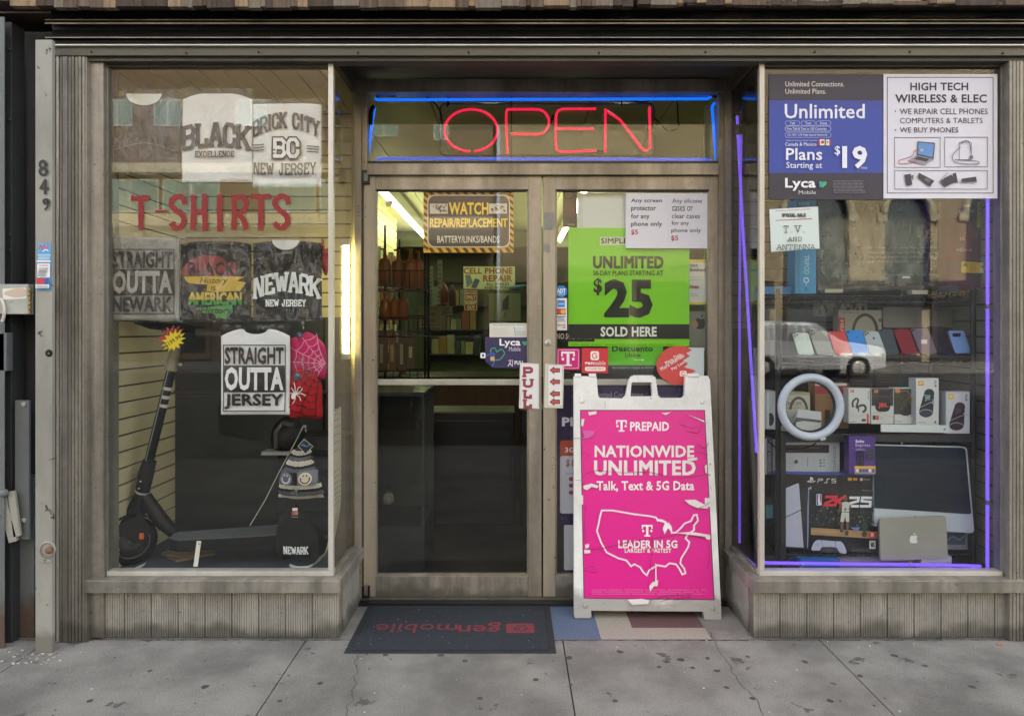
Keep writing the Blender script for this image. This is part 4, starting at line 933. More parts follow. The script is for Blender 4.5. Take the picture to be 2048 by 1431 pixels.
for pts, lab in ((([(246, 1143), (266, 1141), (284, 1133), (291, 1127)]), 'curl of white tape under the scooter wheel'), ([(578, 1131), (592, 1138), (612, 1138), (626, 1130)], 'curl of white paper below the black beanie')):
    b = MB(); A = [gpt(x, y, zf + .001) for x, y in smooth(pts, 4)]; vs = []
    for i, p in enumerate(A):
        h = .006 + .006 * math.sin(i / len(A) * 3.1); vs += [p, p + Vector((0, .014, h))]
    b.add(vs, [(2 * i, 2 * i + 1, 2 * i + 3, 2 * i + 2) for i in range(len(A) - 1)], ink('#c9ccce'), True); b.add([v + Vector((0, .0008, 0)) for v in vs], [(2 * i, 2 * i + 2, 2 * i + 3, 2 * i + 1) for i in range(len(A) - 1)], ink('#c9ccce'), True)
    tag(b.build('paper_curl'), lab, 'paper curl', 'paper curls on the display floor')
# perforated pale paper strip hanging by the return pane, yellow tube lamp
b = MB(); st = [(660, 830, 3.12), (657, 930, 3.12), (655, 1000, 3.11), (640, 1060, 3.09), (622, 1110, 3.10), (600, 1134, 3.13)]
st = smooth([(-.806, -.32, 1.0), (-.806, -.32, .75), (-.808, -.32, .55), (-.83, -.31, .42), (-.86, -.29, .33), (-.92, -.26, .275)], 8)
PERF = mat('pale_yellow_paper', '#c9c6a6', '#d4d1b4', 3, .8); vs = []
for x, y, z in st: vs += [(x, y - .035, z), (x, y + .10, z)]
b.add(vs, [(2 * i, 2 * i + 1, 2 * i + 3, 2 * i + 2) for i in range(len(st) - 1)], PERF, True)
b.add([(x - .0008, y, z) for x, y, z in vs], [(2 * i, 2 * i + 2, 2 * i + 3, 2 * i + 1) for i in range(len(st) - 1)], PERF, True)
for i in range(0, 34):
    if i % 9 in (7, 8): continue
    x, y, z = st[i]
    for k in range(3):
        yy = y - .015 + k * .032; b.box(x + .0005, x + .0016, yy, yy + .012, z - .009, z - .002, ink('#56543f'))
tag(b.build('perforated_strip'), 'pale yellow perforated paper strip hanging behind the shirt window side pane', 'paper strip')
t = thing('tube_lamp', 'glowing yellow vertical tube lamp behind the shirt window side pane', 'lamp', (-.815, -.1, 1.2))
a = W(693, 706, 3.37); c = W(693, 491, 3.37); b = MB(); b.tube([a, c], .0125, glow('warm_tube', '#ffec98', 9), 12); b.build('tube', t)
b = MB(); b.box(a.x - .022, a.x - .013, a.y - .012, a.y + .012, a.z - .03, c.z + .03, ink('#c9c7ba')); b.box(a.x - .02, a.x + .014, a.y - .012, a.y + .012, a.z - .03, a.z - .001, ink('#c9c7ba')); b.box(a.x - .02, a.x + .014, a.y - .012, a.y + .012, c.z + .001, c.z + .03, ink('#c9c7ba')); b.build('holder', t)
# dark helmet shape and bag behind the hats
t = thing('helmet', 'black helmet lying on a crate behind the hats', 'helmet', W(580, 900, 3.4)); b = MB(); c = W(578, 872, 3.42)
for i in range(1): b.ball(c, (.085, .10, .10), BLK, 18, 10)
b.build('shell', t); b = MB(); q = W(570, 882, 3.32); b.tube([W(553, 895, 3.34), W(552, 862, 3.33), W(566, 846, 3.33), W(586, 850, 3.34)], .012, ink('#4b4b4b', .3), 8); b.box(c.x - .1, c.x + .03, c.y - .105, c.y - .02, c.z - .075, c.z - .06, ink('#8c8e8e')); b.build('visor', t)
t = thing('crate', 'dark crate standing behind the black beanie', 'crate', W(610, 1080, 3.5)); b = MB(); X0, X1 = W(548, 0, 3.36).x, -.825
for z in (.263, .36, .46, .56, .66, .76): b.box(X0, X1, -.04, .20, z, z + .07, mat('crate_black', '#17191a', '#202223', 5, .6))
b.box(X0 + .005, X1 - .005, -.035, .195, .264, .82, BLACK); b.build('body', t, .004)
# ------------------------------------------------------------------ shop interior lamps
for x, y0, y1, z, lab in ((-1.09, 2.0, 5.3, 2.52, 'long white tube light running back over the shop racks'), (.62, 2.4, 5.4, 2.52, 'long white tube light over the shop counter side')):
    t = thing('tube_light', lab, 'light', (x, (y0 + y1) / 2, z))
    b = MB(); b.tube([(x, y0, z), (x, (y0 + y1) / 2 - .01, z)], .022, glow('white_tube', '#e6eeae', 5.5), 10); b.tube([(x, (y0 + y1) / 2 + .01, z), (x, y1, z)], .022, MATS['white_tube'], 10); b.build('tube', t)
    b = MB(); b.box(x - .03, x + .03, y0 - .02, y1 + .02, z + .026, 2.659, ink('#d9d8ca')); b.build('housing', t)
for px, lab in ((979, 'small round ceiling light behind the blue neon, nearer the shirts'), (1248, 'small round ceiling light behind the blue neon, nearer the phones')):
    c = W(px, 188, 3.66); t = thing('ceiling_light', lab, 'light', (c.x, c.y, 2.65)); b = MB(); b.lathe((c.x, c.y, 2.658), [(.05, 0), (.045, .012), (0, .014)], glow('ceiling_lamp', '#fbffe0', 3), (0, 0, -1), 20); b.build('diffuser', t)
    b = MB(); b.lathe((c.x, c.y, 2.659), [(.065, 0), (.065, .008), (.05, .008)], ALUB, (0, 0, -1), 20); b.build('trim_ring', t)

# ------------------------------------------------------------------ neon in the transom
NB, NR = glow('blue_neon', '#0d6cff', .17), glow('red_neon', '#ea1c44', .17)
NRD = mat('unlit_red_tube', '#9a1c2c', '#7d1826', 8, .3)
dn = 3.475
t = thing('neon_sign', 'red neon open sign on a clear backing inside the transom', 'neon sign', W(1095, 310, dn))
def nt_(name, strokes, m, r=.0068, par=None, d=dn):
    b = MB()
    for st in strokes: b.tube([W(x, y, d) for x, y in st], r, m, 10, st[0] == st[-1])
    return b.build(name, par or t)
nt_('letter', [[(942 + 53 * math.cos(R(a)), 261 + 42 * math.sin(R(a))) for a in range(92, 450, 9)]], NR)
nt_('letter', [smooth([(1015, 308), (1013, 260), (1013, 224), (1020, 219)], 3) + [(1050, 219), (1072, 219)] + arcp(1074, 244, 24, -90, 90, 10, 25)[1:] + [(1050, 268), (1022, 268)]], NR)
nt_('letter', [[(1192, 218), (1125, 218), (1116, 222), (1112, 232), (1111, 285), (1113, 300), (1122, 304), (1192, 301)], [(1114, 257), (1188, 258)]], NR)
nt_('letter', [[(1210, 305), (1211, 218), (1216, 224), (1240, 240), (1286, 300), (1292, 302), (1300, 296), (1299, 214)]], NR)
b = MB(); a, c = W(881, 312, dn + .03), W(1308, 208, dn + .03)
b.tube([W(x, y, dn + .03) for x, y in rrect(881, 208, 1308, 311, 9)], .0045, ink('#3c3a34', .4), 6, True); b.build('frame', t)
b = MB(); b.box(a.x + .008, c.x - .008, a.y - .001, a.y + .002, a.z + .008, c.z - .008, CLEARP); b.build('backing_panel', t)
b = MB()
for pts in ([(895, 212), (898, 196), (886, 190)], [(1195, 302), (1205, 303), (1211, 302)], [(903, 292), (925, 303)], [(1100, 246), (1108, 230)], [(1300, 214), (1297, 240), (1296, 260)]): b.tube([W(x, y, dn + .012) for x, y in smooth(pts)], .006, RUB, 8)
b.build('blackout_sleeve', t)
t = thing('neon_border', 'blue neon tubes framing the transom glass around the sign', 'neon sign', W(1085, 322, dn))
nt_('tube', [[(750, 198), (756, 200), (1415, 198), (1423, 193)]], NB, .0075, t); nt_('tube', [[(749, 215), (745, 240), (735, 325)]], NB, .0075, t)
nt_('tube', [[(752, 326), (754, 319), (760, 317), (1415, 319), (1423, 323)]], glow('blue_neon_dim', '#3b5cdc', .13), .0075, t); nt_('tube', [[(1429, 206), (1424, 214), (1427, 250), (1432, 321)]], NB, .0075, t)
b = MB()
for pts in ([(752, 192), (762, 189), (792, 190)], [(741, 250), (743, 222), (748, 212)], [(1382, 187), (1412, 187)], [(1424, 190), (1437, 200), (1436, 252)], [(735, 290), (732, 320)]): b.tube([W(x, y, dn - .012) for x, y in smooth(pts)], .011, RUB, 8)
b.build('end_boot', t)
b = MB()
for pts in ([(792, 189), (830, 187), (862, 200), (880, 222), (885, 250)], [(1310, 196), (1330, 186), (1352, 196), (1356, 240), (1358, 250), (1350, 259), (1335, 261), (1322, 250), (1310, 237)], [(1250, 198), (1290, 204), (1320, 186)], [(895, 180), (895, 214)], [(1243, 184), (1243, 212)], [(1334, 184), (1334, 202)]): b.tube([W(x, y, dn + .006) for x, y in smooth(pts, 5)], .0036, RUB, 6)
b.build('cable', t)

# ------------------------------------------------------------------ prints on the left door
dg = 3.462           # just behind the door glass
def sign(name, label, cat, d=dg, **k):
    s = Sg(d, k.get('b', 0), k.get('c', 0)); s.nm = (name, label, cat, k.get('group')); return s
def done(s, bevel=0):
    o = s.build(s.nm[0], None, bevel); return tag(o, *s.nm[1:])
s = sign('watch_repair_sign', 'yellow and black hazard striped watch repair sign on the door glass', 'sign'); s.sheet((847, 382, 1027, 505), '#f0b42c')
for k in range(-10, 200, 17):
    for a, b_ in (((847 + k, 382), (847 + k - 0, 382)),):
        x = 849 + k
        if 849 <= x <= 1016: s.poly([(x, 382.5), (x + 8, 382.5), (x + 15, 391), (x + 7, 391)], '#4b3a1d'); s.poly([(x, 495.5), (x + 8, 495.5), (x + 15, 504.5), (x + 7, 504.5)], '#5c4823')
for k in range(0, 112, 13):
    y = 384 + k; s.poly([(847.5, y), (847.5, y + 6), (856.5, y + 13), (856.5, y + 7)], '#5c4823'); s.poly([(1018, y), (1018, y + 6), (1026.5, y + 13), (1026.5, y + 7)], '#4b3a1d')
s.rect(855, 390, 1020, 495, '#e6dcc0', 15); s.rect(857, 392, 1018, 493, '#54463a', 13)
s.t('WATCH', 898, 405, 977, 430, '#ffd83c', .03); s.t('REPAIR/REPLACEMENT', 860, 437, 1015, 455, '#fbd240', .02, .98); s.t('BATTERY/LINKS/BANDS', 875, 472, 999, 486, '#e9e0cc', .012)
for x0 in (860, 978):
    s.rect(x0, 408, x0 + 36, 428, '#d8d0bc')
    for i in range(16): s.disc(x0 + random.uniform(4, 32), random.uniform(411, 425), random.uniform(1, 3), random.choice(('#8a5c3c', '#6a5a50', '#b98f52', '#6f8f96')), 8)
done(s)
s = sign('tape_scrap', 'torn scrap of pale tape stuck high on the door glass', 'tape'); s.sheet(smooth([(773, 403), (784, 401), (786, 408), (780, 413), (772, 412)], 3, True), '#cdb79a'); done(s)
s = sign('carrier_decal', 'dark purple mobile carrier decal with a green heart and white lettering', 'decal', 3.4435); s.sheet([(970, 674), (1056, 674), (1056, 736), (985, 735), (970, 722)], '#322c54')
s.t('Lyca', 999, 677, 1041, 695, '#e9e9ee', .025); s.t('Mobile', 1018, 693, 1041, 702, '#c9c9d4', 0); heart(s, 1050, 686, 5.5, '#3f9f78')
s.line([(x, y) for x, y in smooth([(982, 708), (982, 698), (990, 696), (994, 703), (1002, 698), (1009, 706), (1000, 718), (990, 720)], 5)], 2, '#3f9f78'); s.rect(980, 705, 990, 722, '#3d4f9a', 2); s.rect(981, 713, 989, 721, '#c9a24e', 1)
s.rect(961, 705, 971, 716, '#dfe3e8', 2); s.rect(964, 708, 968, 713, '#3c4a55', 1); s.line([(971, 711), (980, 708)], 1.5, '#4f74c4'); s.line([(989, 722), (984, 733)], 1.5, '#4f74c4')
s.line([(1017, 721), (1022, 720), (1019, 727), (1016, 732)], 1.5, '#e4e4ea'); s.line([(1019, 725), (1024, 731)], 1.5, '#e4e4ea'); s.line([(1025, 719), (1025, 732)], 1, '#e4e4ea'); s.t('PULL', 1029, 721, 1048, 729, '#e4e4ea', .03); done(s)
s = sign('info_card', 'white printed card stuck above the carrier decal', 'card', 3.4435); s.sheet((979, 646, 1058, 674), '#cfcfc6', .0012); s.bars(985, 647, 1052, 651, 1, '#6a6a66', 1); s.poly([(1028, 655), (1031, 669), (1046, 671), (1052, 664), (1040, 654)], '#b9c8cf'); s.line([(1028, 652), (1031, 672)], .8, '#555555'); s.bars(1034, 662, 1052, 672, 3, '#c89a84', 1); s.bars(985, 655, 1020, 670, 3, '#b9b9b2', .8); done(s)
s = sign('pull_sign', 'narrow white taped sign with red letters spelling pull down the door stile', 'sign', 3.42); s.sheet([(1040, 725), (1078, 727), (1078, 817), (1038, 816)], '#d3d2cc', .0015); s.sheet([(1042, 728), (1076, 729), (1075, 814), (1041, 814)], '#dedee2', .0005) if False else s.rect(1042, 729, 1075.5, 814, '#dededf')
for ch, y in zip('PULL', (733, 757, 779, 798)):
    h = 18 if ch != 'P' else 21
    s.blk(ch, 1046 if ch != 'L' else 1047, y, 1066 if ch != 'L' else 1064, y + h, 5.2, '#3d2530', 4.6); s.blk(ch, 1047 if ch != 'L' else 1048, y + 1, 1065 if ch != 'L' else 1063, y + h - 1, 2.6, '#b8384c', 4.0)
done(s)
s = sign('arrow_sign', 'narrow white taped sign with four red arrows on the second door leaf', 'sign', 3.42); s.sheet([(1090, 727), (1128, 729), (1126, 816), (1088, 815)], '#c9c6bb', .0015); s.rect(1097, 731, 1124, 810, '#dededf')
for y in (740, 763, 787, 803):
    A = [(1100, y), (1108, y - 7), (1108, y - 3.5), (1119, y - 3.5), (1119, y + 3.5), (1108, y + 3.5), (1108, y + 7)]; s.poly(A, '#c0504e'); s.line(A, 1.6, '#3a2426', True)
done(s)

# ------------------------------------------------------------------ prints on the right door
s = sign('blank_sheet', 'blank white sheet behind the lettered paper at the top of the door', 'paper', dg + .006); s.sheet((1155, 386, 1262, 470), '#cfd6d4'); s.rect(1157, 388, 1166, 470, '#c3cbc9'); done(s)
s = sign('maroon_poster', 'narrow dark maroon poster hanging behind the door glass beside the blank sheet', 'poster', dg + .05); s.sheet((1126, 382, 1154, 455), '#4d1f24'); s.disc(1137, 388, 8, '#8a7a5c'); s.rect(1126, 434, 1154, 455, '#221a1a'); s.bars(1129, 398, 1151, 430, 7, '#6d3a3c', 1.2); s.t('verizon', 1134, 447, 1149, 451, '#a89a90', 0); done(s)
s = sign('price_paper', 'white paper with two columns of printed phone accessory prices', 'paper', 3.443); s.sheet([(1251.5, 386), (1421, 387), (1418, 497), (1251, 496)], '#dcdce4')
for i, l in enumerate(('Any screen', 'protector', 'for any', 'phone only')):
    w = (62, 50, 37, 62)[i]; y = 397 + i * 15.3; s.t(l, 1262, y, 1262 + w, y + (10 if i != 1 else 10) + (2 if l[-1] in 'yr' else 0), '#2d2b33', .018)
s.t('$5', 1262, 459, 1276, 470.5, '#a8343c', .02)
for i, l in enumerate(('Any silicone', 'cases or', 'clear cases', 'for any', 'phone only')):
    w = (59, 41, 55, 33, 57)[i]; y = 397.5 + i * 14.7; s.t(l, 1344.5 - i * .5, y, 1344.5 + w, y + (10 if 'y' not in l else 11), '#37353d', 0)
s.t('$5', 1342, 471, 1356, 482.5, '#a8343c', .01); s.line([(1335, 388), (1335, 496)], .4, '#cfcfd8'); done(s)
GRN = '#7ed01a'
s = sign('green_poster', 'large bright green poster with black lettering and a huge price', 'poster', dg + .001); s.sheet((1136.5, 455.5, 1378.5, 692), GRN); s.rect(1200, 474, 1256, 490, '#cfd8c0'); s.t('SIMPLE', 1202, 476, 1255, 487, '#171d10', .02)
s.t('UNLIMITED', 1186, 512, 1327, 537, '#171d10', .045); s.t('30-DAY PLANS STARTING AT', 1186, 541, 1326, 551, '#171d10', .012, .98); s.t('$', 1187, 556, 1204, 590, '#171d10', .03); s.t('25', 1208, 558, 1305, 635, '#141a0e', .05, .98)
s.rect(1137, 648, 1378, 677, '#1d211c'); s.t('SOLD HERE', 1201, 653, 1313, 673, '#e3e6de', .035); s.bars(1140, 687, 1376, 690, 1, '#3f6a18', .8, .6); done(s)
s = sign('yellow_edged_poster', 'white carrier poster with a yellow edge beside the green poster', 'poster', dg + .012); s.sheet((1330, 519, 1418, 609), '#c9b53c'); s.rect(1340, 525, 1413, 604, '#c9cbc4'); s.t('unlimited', 1368, 535.5, 1411, 543, '#33322e', .02); s.t('verizon', 1368, 526, 1395, 534, '#4a4a44', .01); s.t('/mes', 1378, 569, 1397, 577, '#8a3a34', .02); s.bars(1380, 552, 1410, 562, 2, '#aeb0a8', 1); s.bars(1380, 586, 1400, 594, 2, '#85857e', 1); done(s)
s = sign('apple_box', 'silver grey computer carton with a dark fruit emblem behind the door', 'carton', dg + .06); s.sheet((1376, 622, 1412, 700), '#8d9086', .12)
s.poly(smooth([(1388, 645), (1394, 636), (1402, 638), (1408, 637), (1410, 645), (1408, 655), (1400, 658), (1390, 655)], 3, True), '#45423c'); s.poly(smooth([(1383, 650), (1390, 640), (1396, 648), (1392, 656)], 3, True), '#b08c6c'); s.poly(smooth([(1400, 634), (1406, 628), (1405, 633)], 3, True), '#45423c'); done(s)
s = sign('alarm_decal', 'blue octagonal alarm company decal on the door glass', 'decal', 3.4435); s.sheet([(1122.5 + 12.6 * math.cos(R(a + 22.5)), 582.5 + 12.6 * math.sin(R(a + 22.5))) for a in range(0, 360, 45)], '#2d7fc0'); s.t('ADT', 1114, 577, 1131, 586, '#e6eef4', .03); s.line([(1115, 588.5), (1130, 588.5)], .9, '#c8dcea'); done(s)
s = sign('payment_decal', 'white strip of payment card logos stacked on the door glass', 'decal', 3.4435); s.sheet((1111, 596, 1134, 660), '#d9dadb')
s.rect(1115, 600, 1129.5, 614, '#3c7cc8'); s.rect(1117, 606, 1128, 609, '#a8c8e8'); s.rect(1113.5, 617, 1131, 629, '#3a2c30'); s.disc(1119, 623, 5, '#c8402c', 16); s.disc(1126, 623, 5, '#e0a038', 16); s.rect(1114, 632, 1130, 634, '#3b4a7c'); s.t('VISA', 1115, 635.5, 1129, 640, '#30406e', .02); s.rect(1114, 641, 1130, 643, '#c8a050'); s.t('DISCOVER', 1113, 648, 1131, 652, '#55504c', .01); s.poly([(1131, 652), (1131, 656), (1121, 656)], '#d8803c'); done(s)
s = sign('solicitor_sign', 'small worn brown sign forbidding solicitors, over the green poster corner', 'sign', dg - .002); s.sheet((1110.5, 662, 1189, 682.5), clear('brown_film', '#8d6a60', .02, .3, 0, 8, .06)); s.t('NO SOLICITORS', 1113.5, 666, 1184, 678, '#b3a79c', .02); done(s)
def tlogo(s, cx, cy, h, c):
    w = h * .94; t_ = h * .14
    s.rect(cx - w / 2, cy - h / 2, cx + w / 2, cy - h / 2 + t_, c); s.rect(cx - w / 2, cy - h / 2 + t_, cx - w / 2 + t_ * .8, cy - h / 2 + h * .34, c); s.rect(cx + w / 2 - t_ * .8, cy - h / 2 + t_, cx + w / 2, cy - h / 2 + h * .34, c)
    s.rect(cx - h * .10, cy - h / 2 + t_, cx + h * .10, cy + h / 2, c); s.rect(cx - h * .26, cy + h / 2 - t_ * .8, cx - h * .10, cy + h / 2, c); s.rect(cx + h * .10, cy + h / 2 - t_ * .8, cx + h * .26, cy + h / 2, c)
    for k in (-1, 1): s.rect(cx + k * w * .38 - h * .085, cy - h * .06, cx + k * w * .38 + h * .085, cy + h * .11, c)
s = sign('magenta_decal', 'square magenta decal with a white letter emblem', 'decal', 3.4435); s.sheet((1110.5, 696.5, 1160, 739), '#c01a70', .0012); s.frame(1116, 699, 1157, 736, 1, '#e3b8cf', 4); tlogo(s, 1136, 717, 29, '#eadfe6'); done(s)
s = sign('red_dealer_decal', 'square red dealer decal with a white letter badge and lettering', 'decal', 3.4435); s.sheet((1163.5, 696, 1216, 746), '#c1323a', .0012); s.rect(1181, 702, 1198, 720, '#ece2e0', 4); s.line(arcp(1189.5, 711, 5, -40, -340, 14), 1.8, '#c1323a'); s.line([(1190, 711), (1194.5, 711)], 1.8, '#c1323a'); s.t('gen', 1169, 723.5, 1187, 731, '#f0e6e4', .03); s.t('mobile', 1187.5, 721, 1211, 729.5, '#f0e6e4', 0); s.rect(1170, 733, 1211, 741.5, '#ece2e0', 3); s.t('AUTHORIZED DEALER', 1173, 735.5, 1208, 739, '#b8444a', .01); done(s)
s = sign('green_strip_poster', 'green and black discount poster in Spanish below the large green one', 'poster', dg + .006); s.sheet((1214, 690, 1330, 751), '#24282a'); s.rect(1215, 690, 1326, 730, '#5cbc1a'); s.t('Descuento', 1224, 691, 1306, 703, '#2b3a1c', .04); s.t('Lifeline', 1250, 705, 1281, 714, '#24321a', .02); s.line([(1268, 719.5), (1287, 719.5)], 1, '#cfe4b8'); s.poly([(1284, 717), (1289, 719.5), (1284, 722)], '#cfe4b8'); s.t('Aqui aceptamos copagos en efectivo!', 1224, 731.5, 1308, 738.5, '#a8acac', 0)
for k in range(7): s.line([(1318 - k * 4, 730), (1326, 721 - k * 4)], .5, '#8ac85a')
done(s)
s = sign('torn_round_sticker', 'torn round red sticker with slanted white lettering on the door', 'sticker', 3.4435); s.sheet((1366, 695, 1408, 770), '#b9c4c4', .001)
P = [(1358 + 45 * math.cos(R(a)), 730 + 39 * math.sin(R(a))) for a in range(40, 300, 10)] + [(1384, 700), (1372, 706), (1380, 712), (1366, 720), (1376, 727), (1368, 734), (1384, 738), (1392, 742), (1378, 748), (1386, 754)]
s.poly(P, '#c64a46')
for l, cx, cy, w in (('More Data', 1346, 717, 36), ('More Internati', 1344, 724, 54), ('Pay Less', 1356, 731, 30)): s.t(l, cx - w / 2, cy - 4, cx + w / 2, cy + 4, '#eadedc', .015, 1, -32)
s.rect(1359, 741, 1373, 752, '#e6dad8', 3); s.line(arcp(1366, 746.5, 3.4, -40, -330, 12), 1.3, '#c64a46'); done(s)
s = sign('purple_poster', 'tall dark purple plan poster mostly hidden behind the folding sign', 'poster', dg + .004); s.sheet((1111.5, 771, 1418, 1051), '#2c1f4c'); s.t('Unlimited Connections.', 1180, 783, 1288, 794, '#8d8aa8', 0); s.t('Plans', 1124, 834, 1190, 852, '#d8d4e4', .04)
s.rect(1120, 880, 1190, 930, '#b0482c', 5); s.t('3GB', 1130, 894, 1158, 904, '#ece4e4', .02); s.rect(1120, 911, 1190, 1026, '#c9cddc', 5); s.t('$19', 1131, 918, 1158, 934, '#a04a58', .02)
s.bars(1131, 944, 1160, 949, 1, '#55506a', 1)
for y in (957, 970, 984): s.disc(1142, y, 4.5, '#a83c46', 14)
s.bars(1121, 1032, 1160, 1038, 2, '#5a5080', .7); done(s)
s = sign('white_notice', 'plain white notice low on the door beside the folding sign', 'paper', dg + .003); s.sheet(rrect(1128, 1049, 1220, 1139, 3), '#c8c9d4'); done(s)
s = sign('dark_backing_sheet', 'dark sheet covering the bottom of the postered door glass', 'sheet', dg + .012); s.sheet((1111.5, 745, 1418, 1149), '#26262b'); done(s)
for k, (P, l) in enumerate((([(1088, 425), (1108, 424), (1109, 445), (1106, 459), (1089, 460)], 'grey tape patch over the door stile edge'), ([(1088, 487), (1100, 488), (1099, 505), (1089, 504)], 'small grey tape patch lower on the door stile'))):
    s = sign('tape_patch', l, 'tape', 3.423, group='tape patches on the door stile'); s.sheet(P, mat('grey_tape', '#7f7e79', '#8f8d87', 30, .6, 0), .0006); done(s)

# ------------------------------------------------------------------ inside the shop
s = sign('repair_banner', 'cream cell phone repair banner with red lettering on the shop back wall', 'banner', 7.2); s.sheet([(927, 533), (1030, 533), (1030, 580), (927, 577)], '#b9c0a0', .004)
s.t('CELL PHONE', 927, 535, 1025, 548, '#8c3430', .035); s.t('REPAIR', 966, 550, 1025, 563, '#8c3430', .035); s.t('ALL MAKES', 972, 565, 1019, 571, '#2c3830', .02); s.t('AND MODELS', 968, 572, 1022, 578, '#2c3830', .02); s.poly([(930, 550), (940, 549), (946, 565), (934, 575)], '#5f6f88'); s.poly([(942, 575), (950, 556), (960, 560), (952, 577)], '#3f5068'); done(s)
s = sign('keep_out_sign', 'red and white employees only keep out sign under the banner', 'sign', 7.18); s.sheet((928, 580, 955, 621), '#7d2c2c', .004); s.frame(929, 581, 954, 620, 1, '#c0b8a0'); s.t('EMPLOYEES', 931, 584, 952, 588.5, '#c0b8a0', .02); s.t('ONLY', 931, 590, 952, 598, '#c9c2ac', .04); s.line([(930, 600.5), (953, 600.5)], 1, '#c0b8a0'); s.t('KEEP', 931, 602, 952, 609, '#c0b8a0', .04); s.t('OUT', 934, 611, 950, 618, '#c0b8a0', .04); done(s)
s = sign('computer_carton', 'pale computer carton showing a thin monitor from the side', 'carton', 6.0); s.sheet((977, 586, 1041, 641), '#a8b496', .2); s.poly([(1005, 601), (1018, 589), (1017, 619), (1003, 622)], '#3f5258'); s.poly([(1008, 624), (1013, 623), (1013, 632), (1006, 637)], '#7c8a80'); s.line([(1000, 638), (1020, 636)], .8, '#6c7868'); done(s)
s = sign('body_spray_card', 'cream card with script lettering on the perfume counter', 'sign', 5.6); s.sheet((838, 612, 881, 655), '#a9a684', .004)
for k in range(9): s.disc(844 + k * 4, 616, 1.2, '#4a4838', 8); s.disc(844 + k * 4, 650, 1.2, '#4a4838', 8)
s.t('Body', 850, 624, 870, 633, '#5a463a', .01, 1, 0, 0, 3); s.t('Spray', 849, 636, 871, 646, '#5a463a', .01, 1, 0, 0, 3); done(s)
s = sign('air_freshener_card', 'smaller cream card with script lettering beside the body spray card', 'sign', 5.55); s.sheet((882, 609, 905, 630), '#b4b294', .004)
for k in range(6): s.disc(885 + k * 3.4, 612, .9, '#4a4838', 8)
s.t('Air', 890, 615, 899, 620, '#5a463a', .01, 1, 0, 0, 2); s.t('freshener', 885, 622, 903, 627, '#5a463a', 0, 1, 0, 0, 2); done(s)
BRN = mat('amber_plastic', '#8a4e1c', '#9c5c26', 6, .3); CB = mat('brown_counter', '#5a4029', '#6b4d33', 4, .5, 0, (8, 1, 1))
t = thing('shop_counter', 'brown wooden shop counter across the back of the aisle', 'counter', (-.4, 3.0, 0))
b = MB(); b.box(-1.35, .5, 2.35, 3.0, .0, .93, CB); b.build('body', t, .01); b = MB(); b.box(-1.38, .55, 2.3, 3.05, .935, .97, mat('counter_top', '#1e1c1a', '#26241f', 5, .3)); b.build('top', t, .005)
def rack(x0, x1, y, zs, label):
    t = thing('wire_rack', label, 'rack', ((x0 + x1) / 2, y, 0))
    b = MB()
    for x in (x0, (x0 + x1) / 2, x1): b.tube([(x, y, 0), (x, y, 2.05)], .008, RUB, 8)
    b.build('upright', t)
    for z in zs:
        b = MB()
        for yy in (y - .14, y + .06): b.tube([(x0, yy, z), (x1, yy, z)], .004, RUB, 6); b.tube([(x0, yy, z + .12), (x1, yy, z + .12)], .003, RUB, 6)
        for k in range(12): x = x0 + (x1 - x0) * k / 11; b.tube([(x, y - .14, z + .12), (x, y - .14, z), (x, y + .06, z)], .0025, RUB, 5)
        b.build('basket', t)
    return t
rack(-1.12, -.55, 1.05, (.98, 1.32, 1.62), 'black wire rack of bottles just inside the door'); k = 0
rack(-1.05, -.66, 1.75, (.9, 1.35, 1.7), 'black wire rack further in behind the bottle rack')
lab = ['amber pump bottle at the outer end of the upper rack basket', 'amber pump bottle second from the outer end of the upper basket', 'amber pump bottle in the middle of the upper basket', 'amber pump bottle at the inner end of the upper basket',
       'amber pump bottle at the outer end of the lower rack basket', 'amber pump bottle in the middle of the lower basket', 'amber pump bottle at the inner end of the lower basket']
for (px, py0, py1, w), l in zip(((770, 500, 570, 26), (797, 502, 575, 26), (822, 500, 580, 30), (838, 505, 575, 18), (771, 585, 640, 22), (789, 585, 640, 20), (806, 583, 640, 22)), lab):
    d = 4.42; a, c = W(px, py1, d), W(px, py0, d); H = c.z - a.z; r = w * d / F / 2
    b = MB(); b.lathe(a, [(0, 0), (r, 0), (r, H * .62), (r * .85, H * .72), (r * .3, H * .78), (r * .3, H * .86), (r * .22, H * .87), (r * .22, H), (0, H)], BRN, (0, 0, 1), 16)
    b.box(a.x - r * .7, a.x + r * .15, a.y - r * .12, a.y + r * .12, a.z + H, a.z + H * 1.05, BRN); tag(b.build('pump_bottle'), l, 'bottle', 'amber bottles on the wire rack')
for px, x1, y0, y1, c, l in ((757, 775, 660, 745, '#5a4038', 'tall narrow packet hanging nearest the door hinge'), (778, 792, 662, 742, '#6e4a3c', 'tall red brown packet second along under the rack'), (797, 812, 660, 748, '#55443c', 'tall packet with a white label under the rack'), (815, 829, 665, 735, '#4c3a34', 'tall dark packet at the inner end under the rack')):
    s = sign('hanging_packet', l, 'packet', 4.36, group='packets hanging under the rack'); s.sheet((px, y0, x1, y1), c, .02); s.rect(px + 3, y0 + 28, px + 9, y1 - 20, '#a8a290'); s.vt('INCENSE', px + 4, y0 + 31, px + 8, y1 - 23, '#5a5048'); done(s)
b = MB(); c = W(885, 560, 5.3)
for px, py0, py1, w, m in ((889, 565, 605, 14, BRN), (882, 605, 612, 18, ink('#8c3a2c')), (905, 570, 612, 14, mat('dark_amber', '#5c3a20', '#6b4628', 5, .4))):
    a = W(px, py1, 5.3); H = (py1 - py0) * 5.3 / F; r = w * 5.3 / F / 2; b.lathe(a, [(0, 0), (r, 0), (r, H * .7), (r * .4, H * .85), (r * .3, H), (0, H)], m, (0, 0, 1), 14)
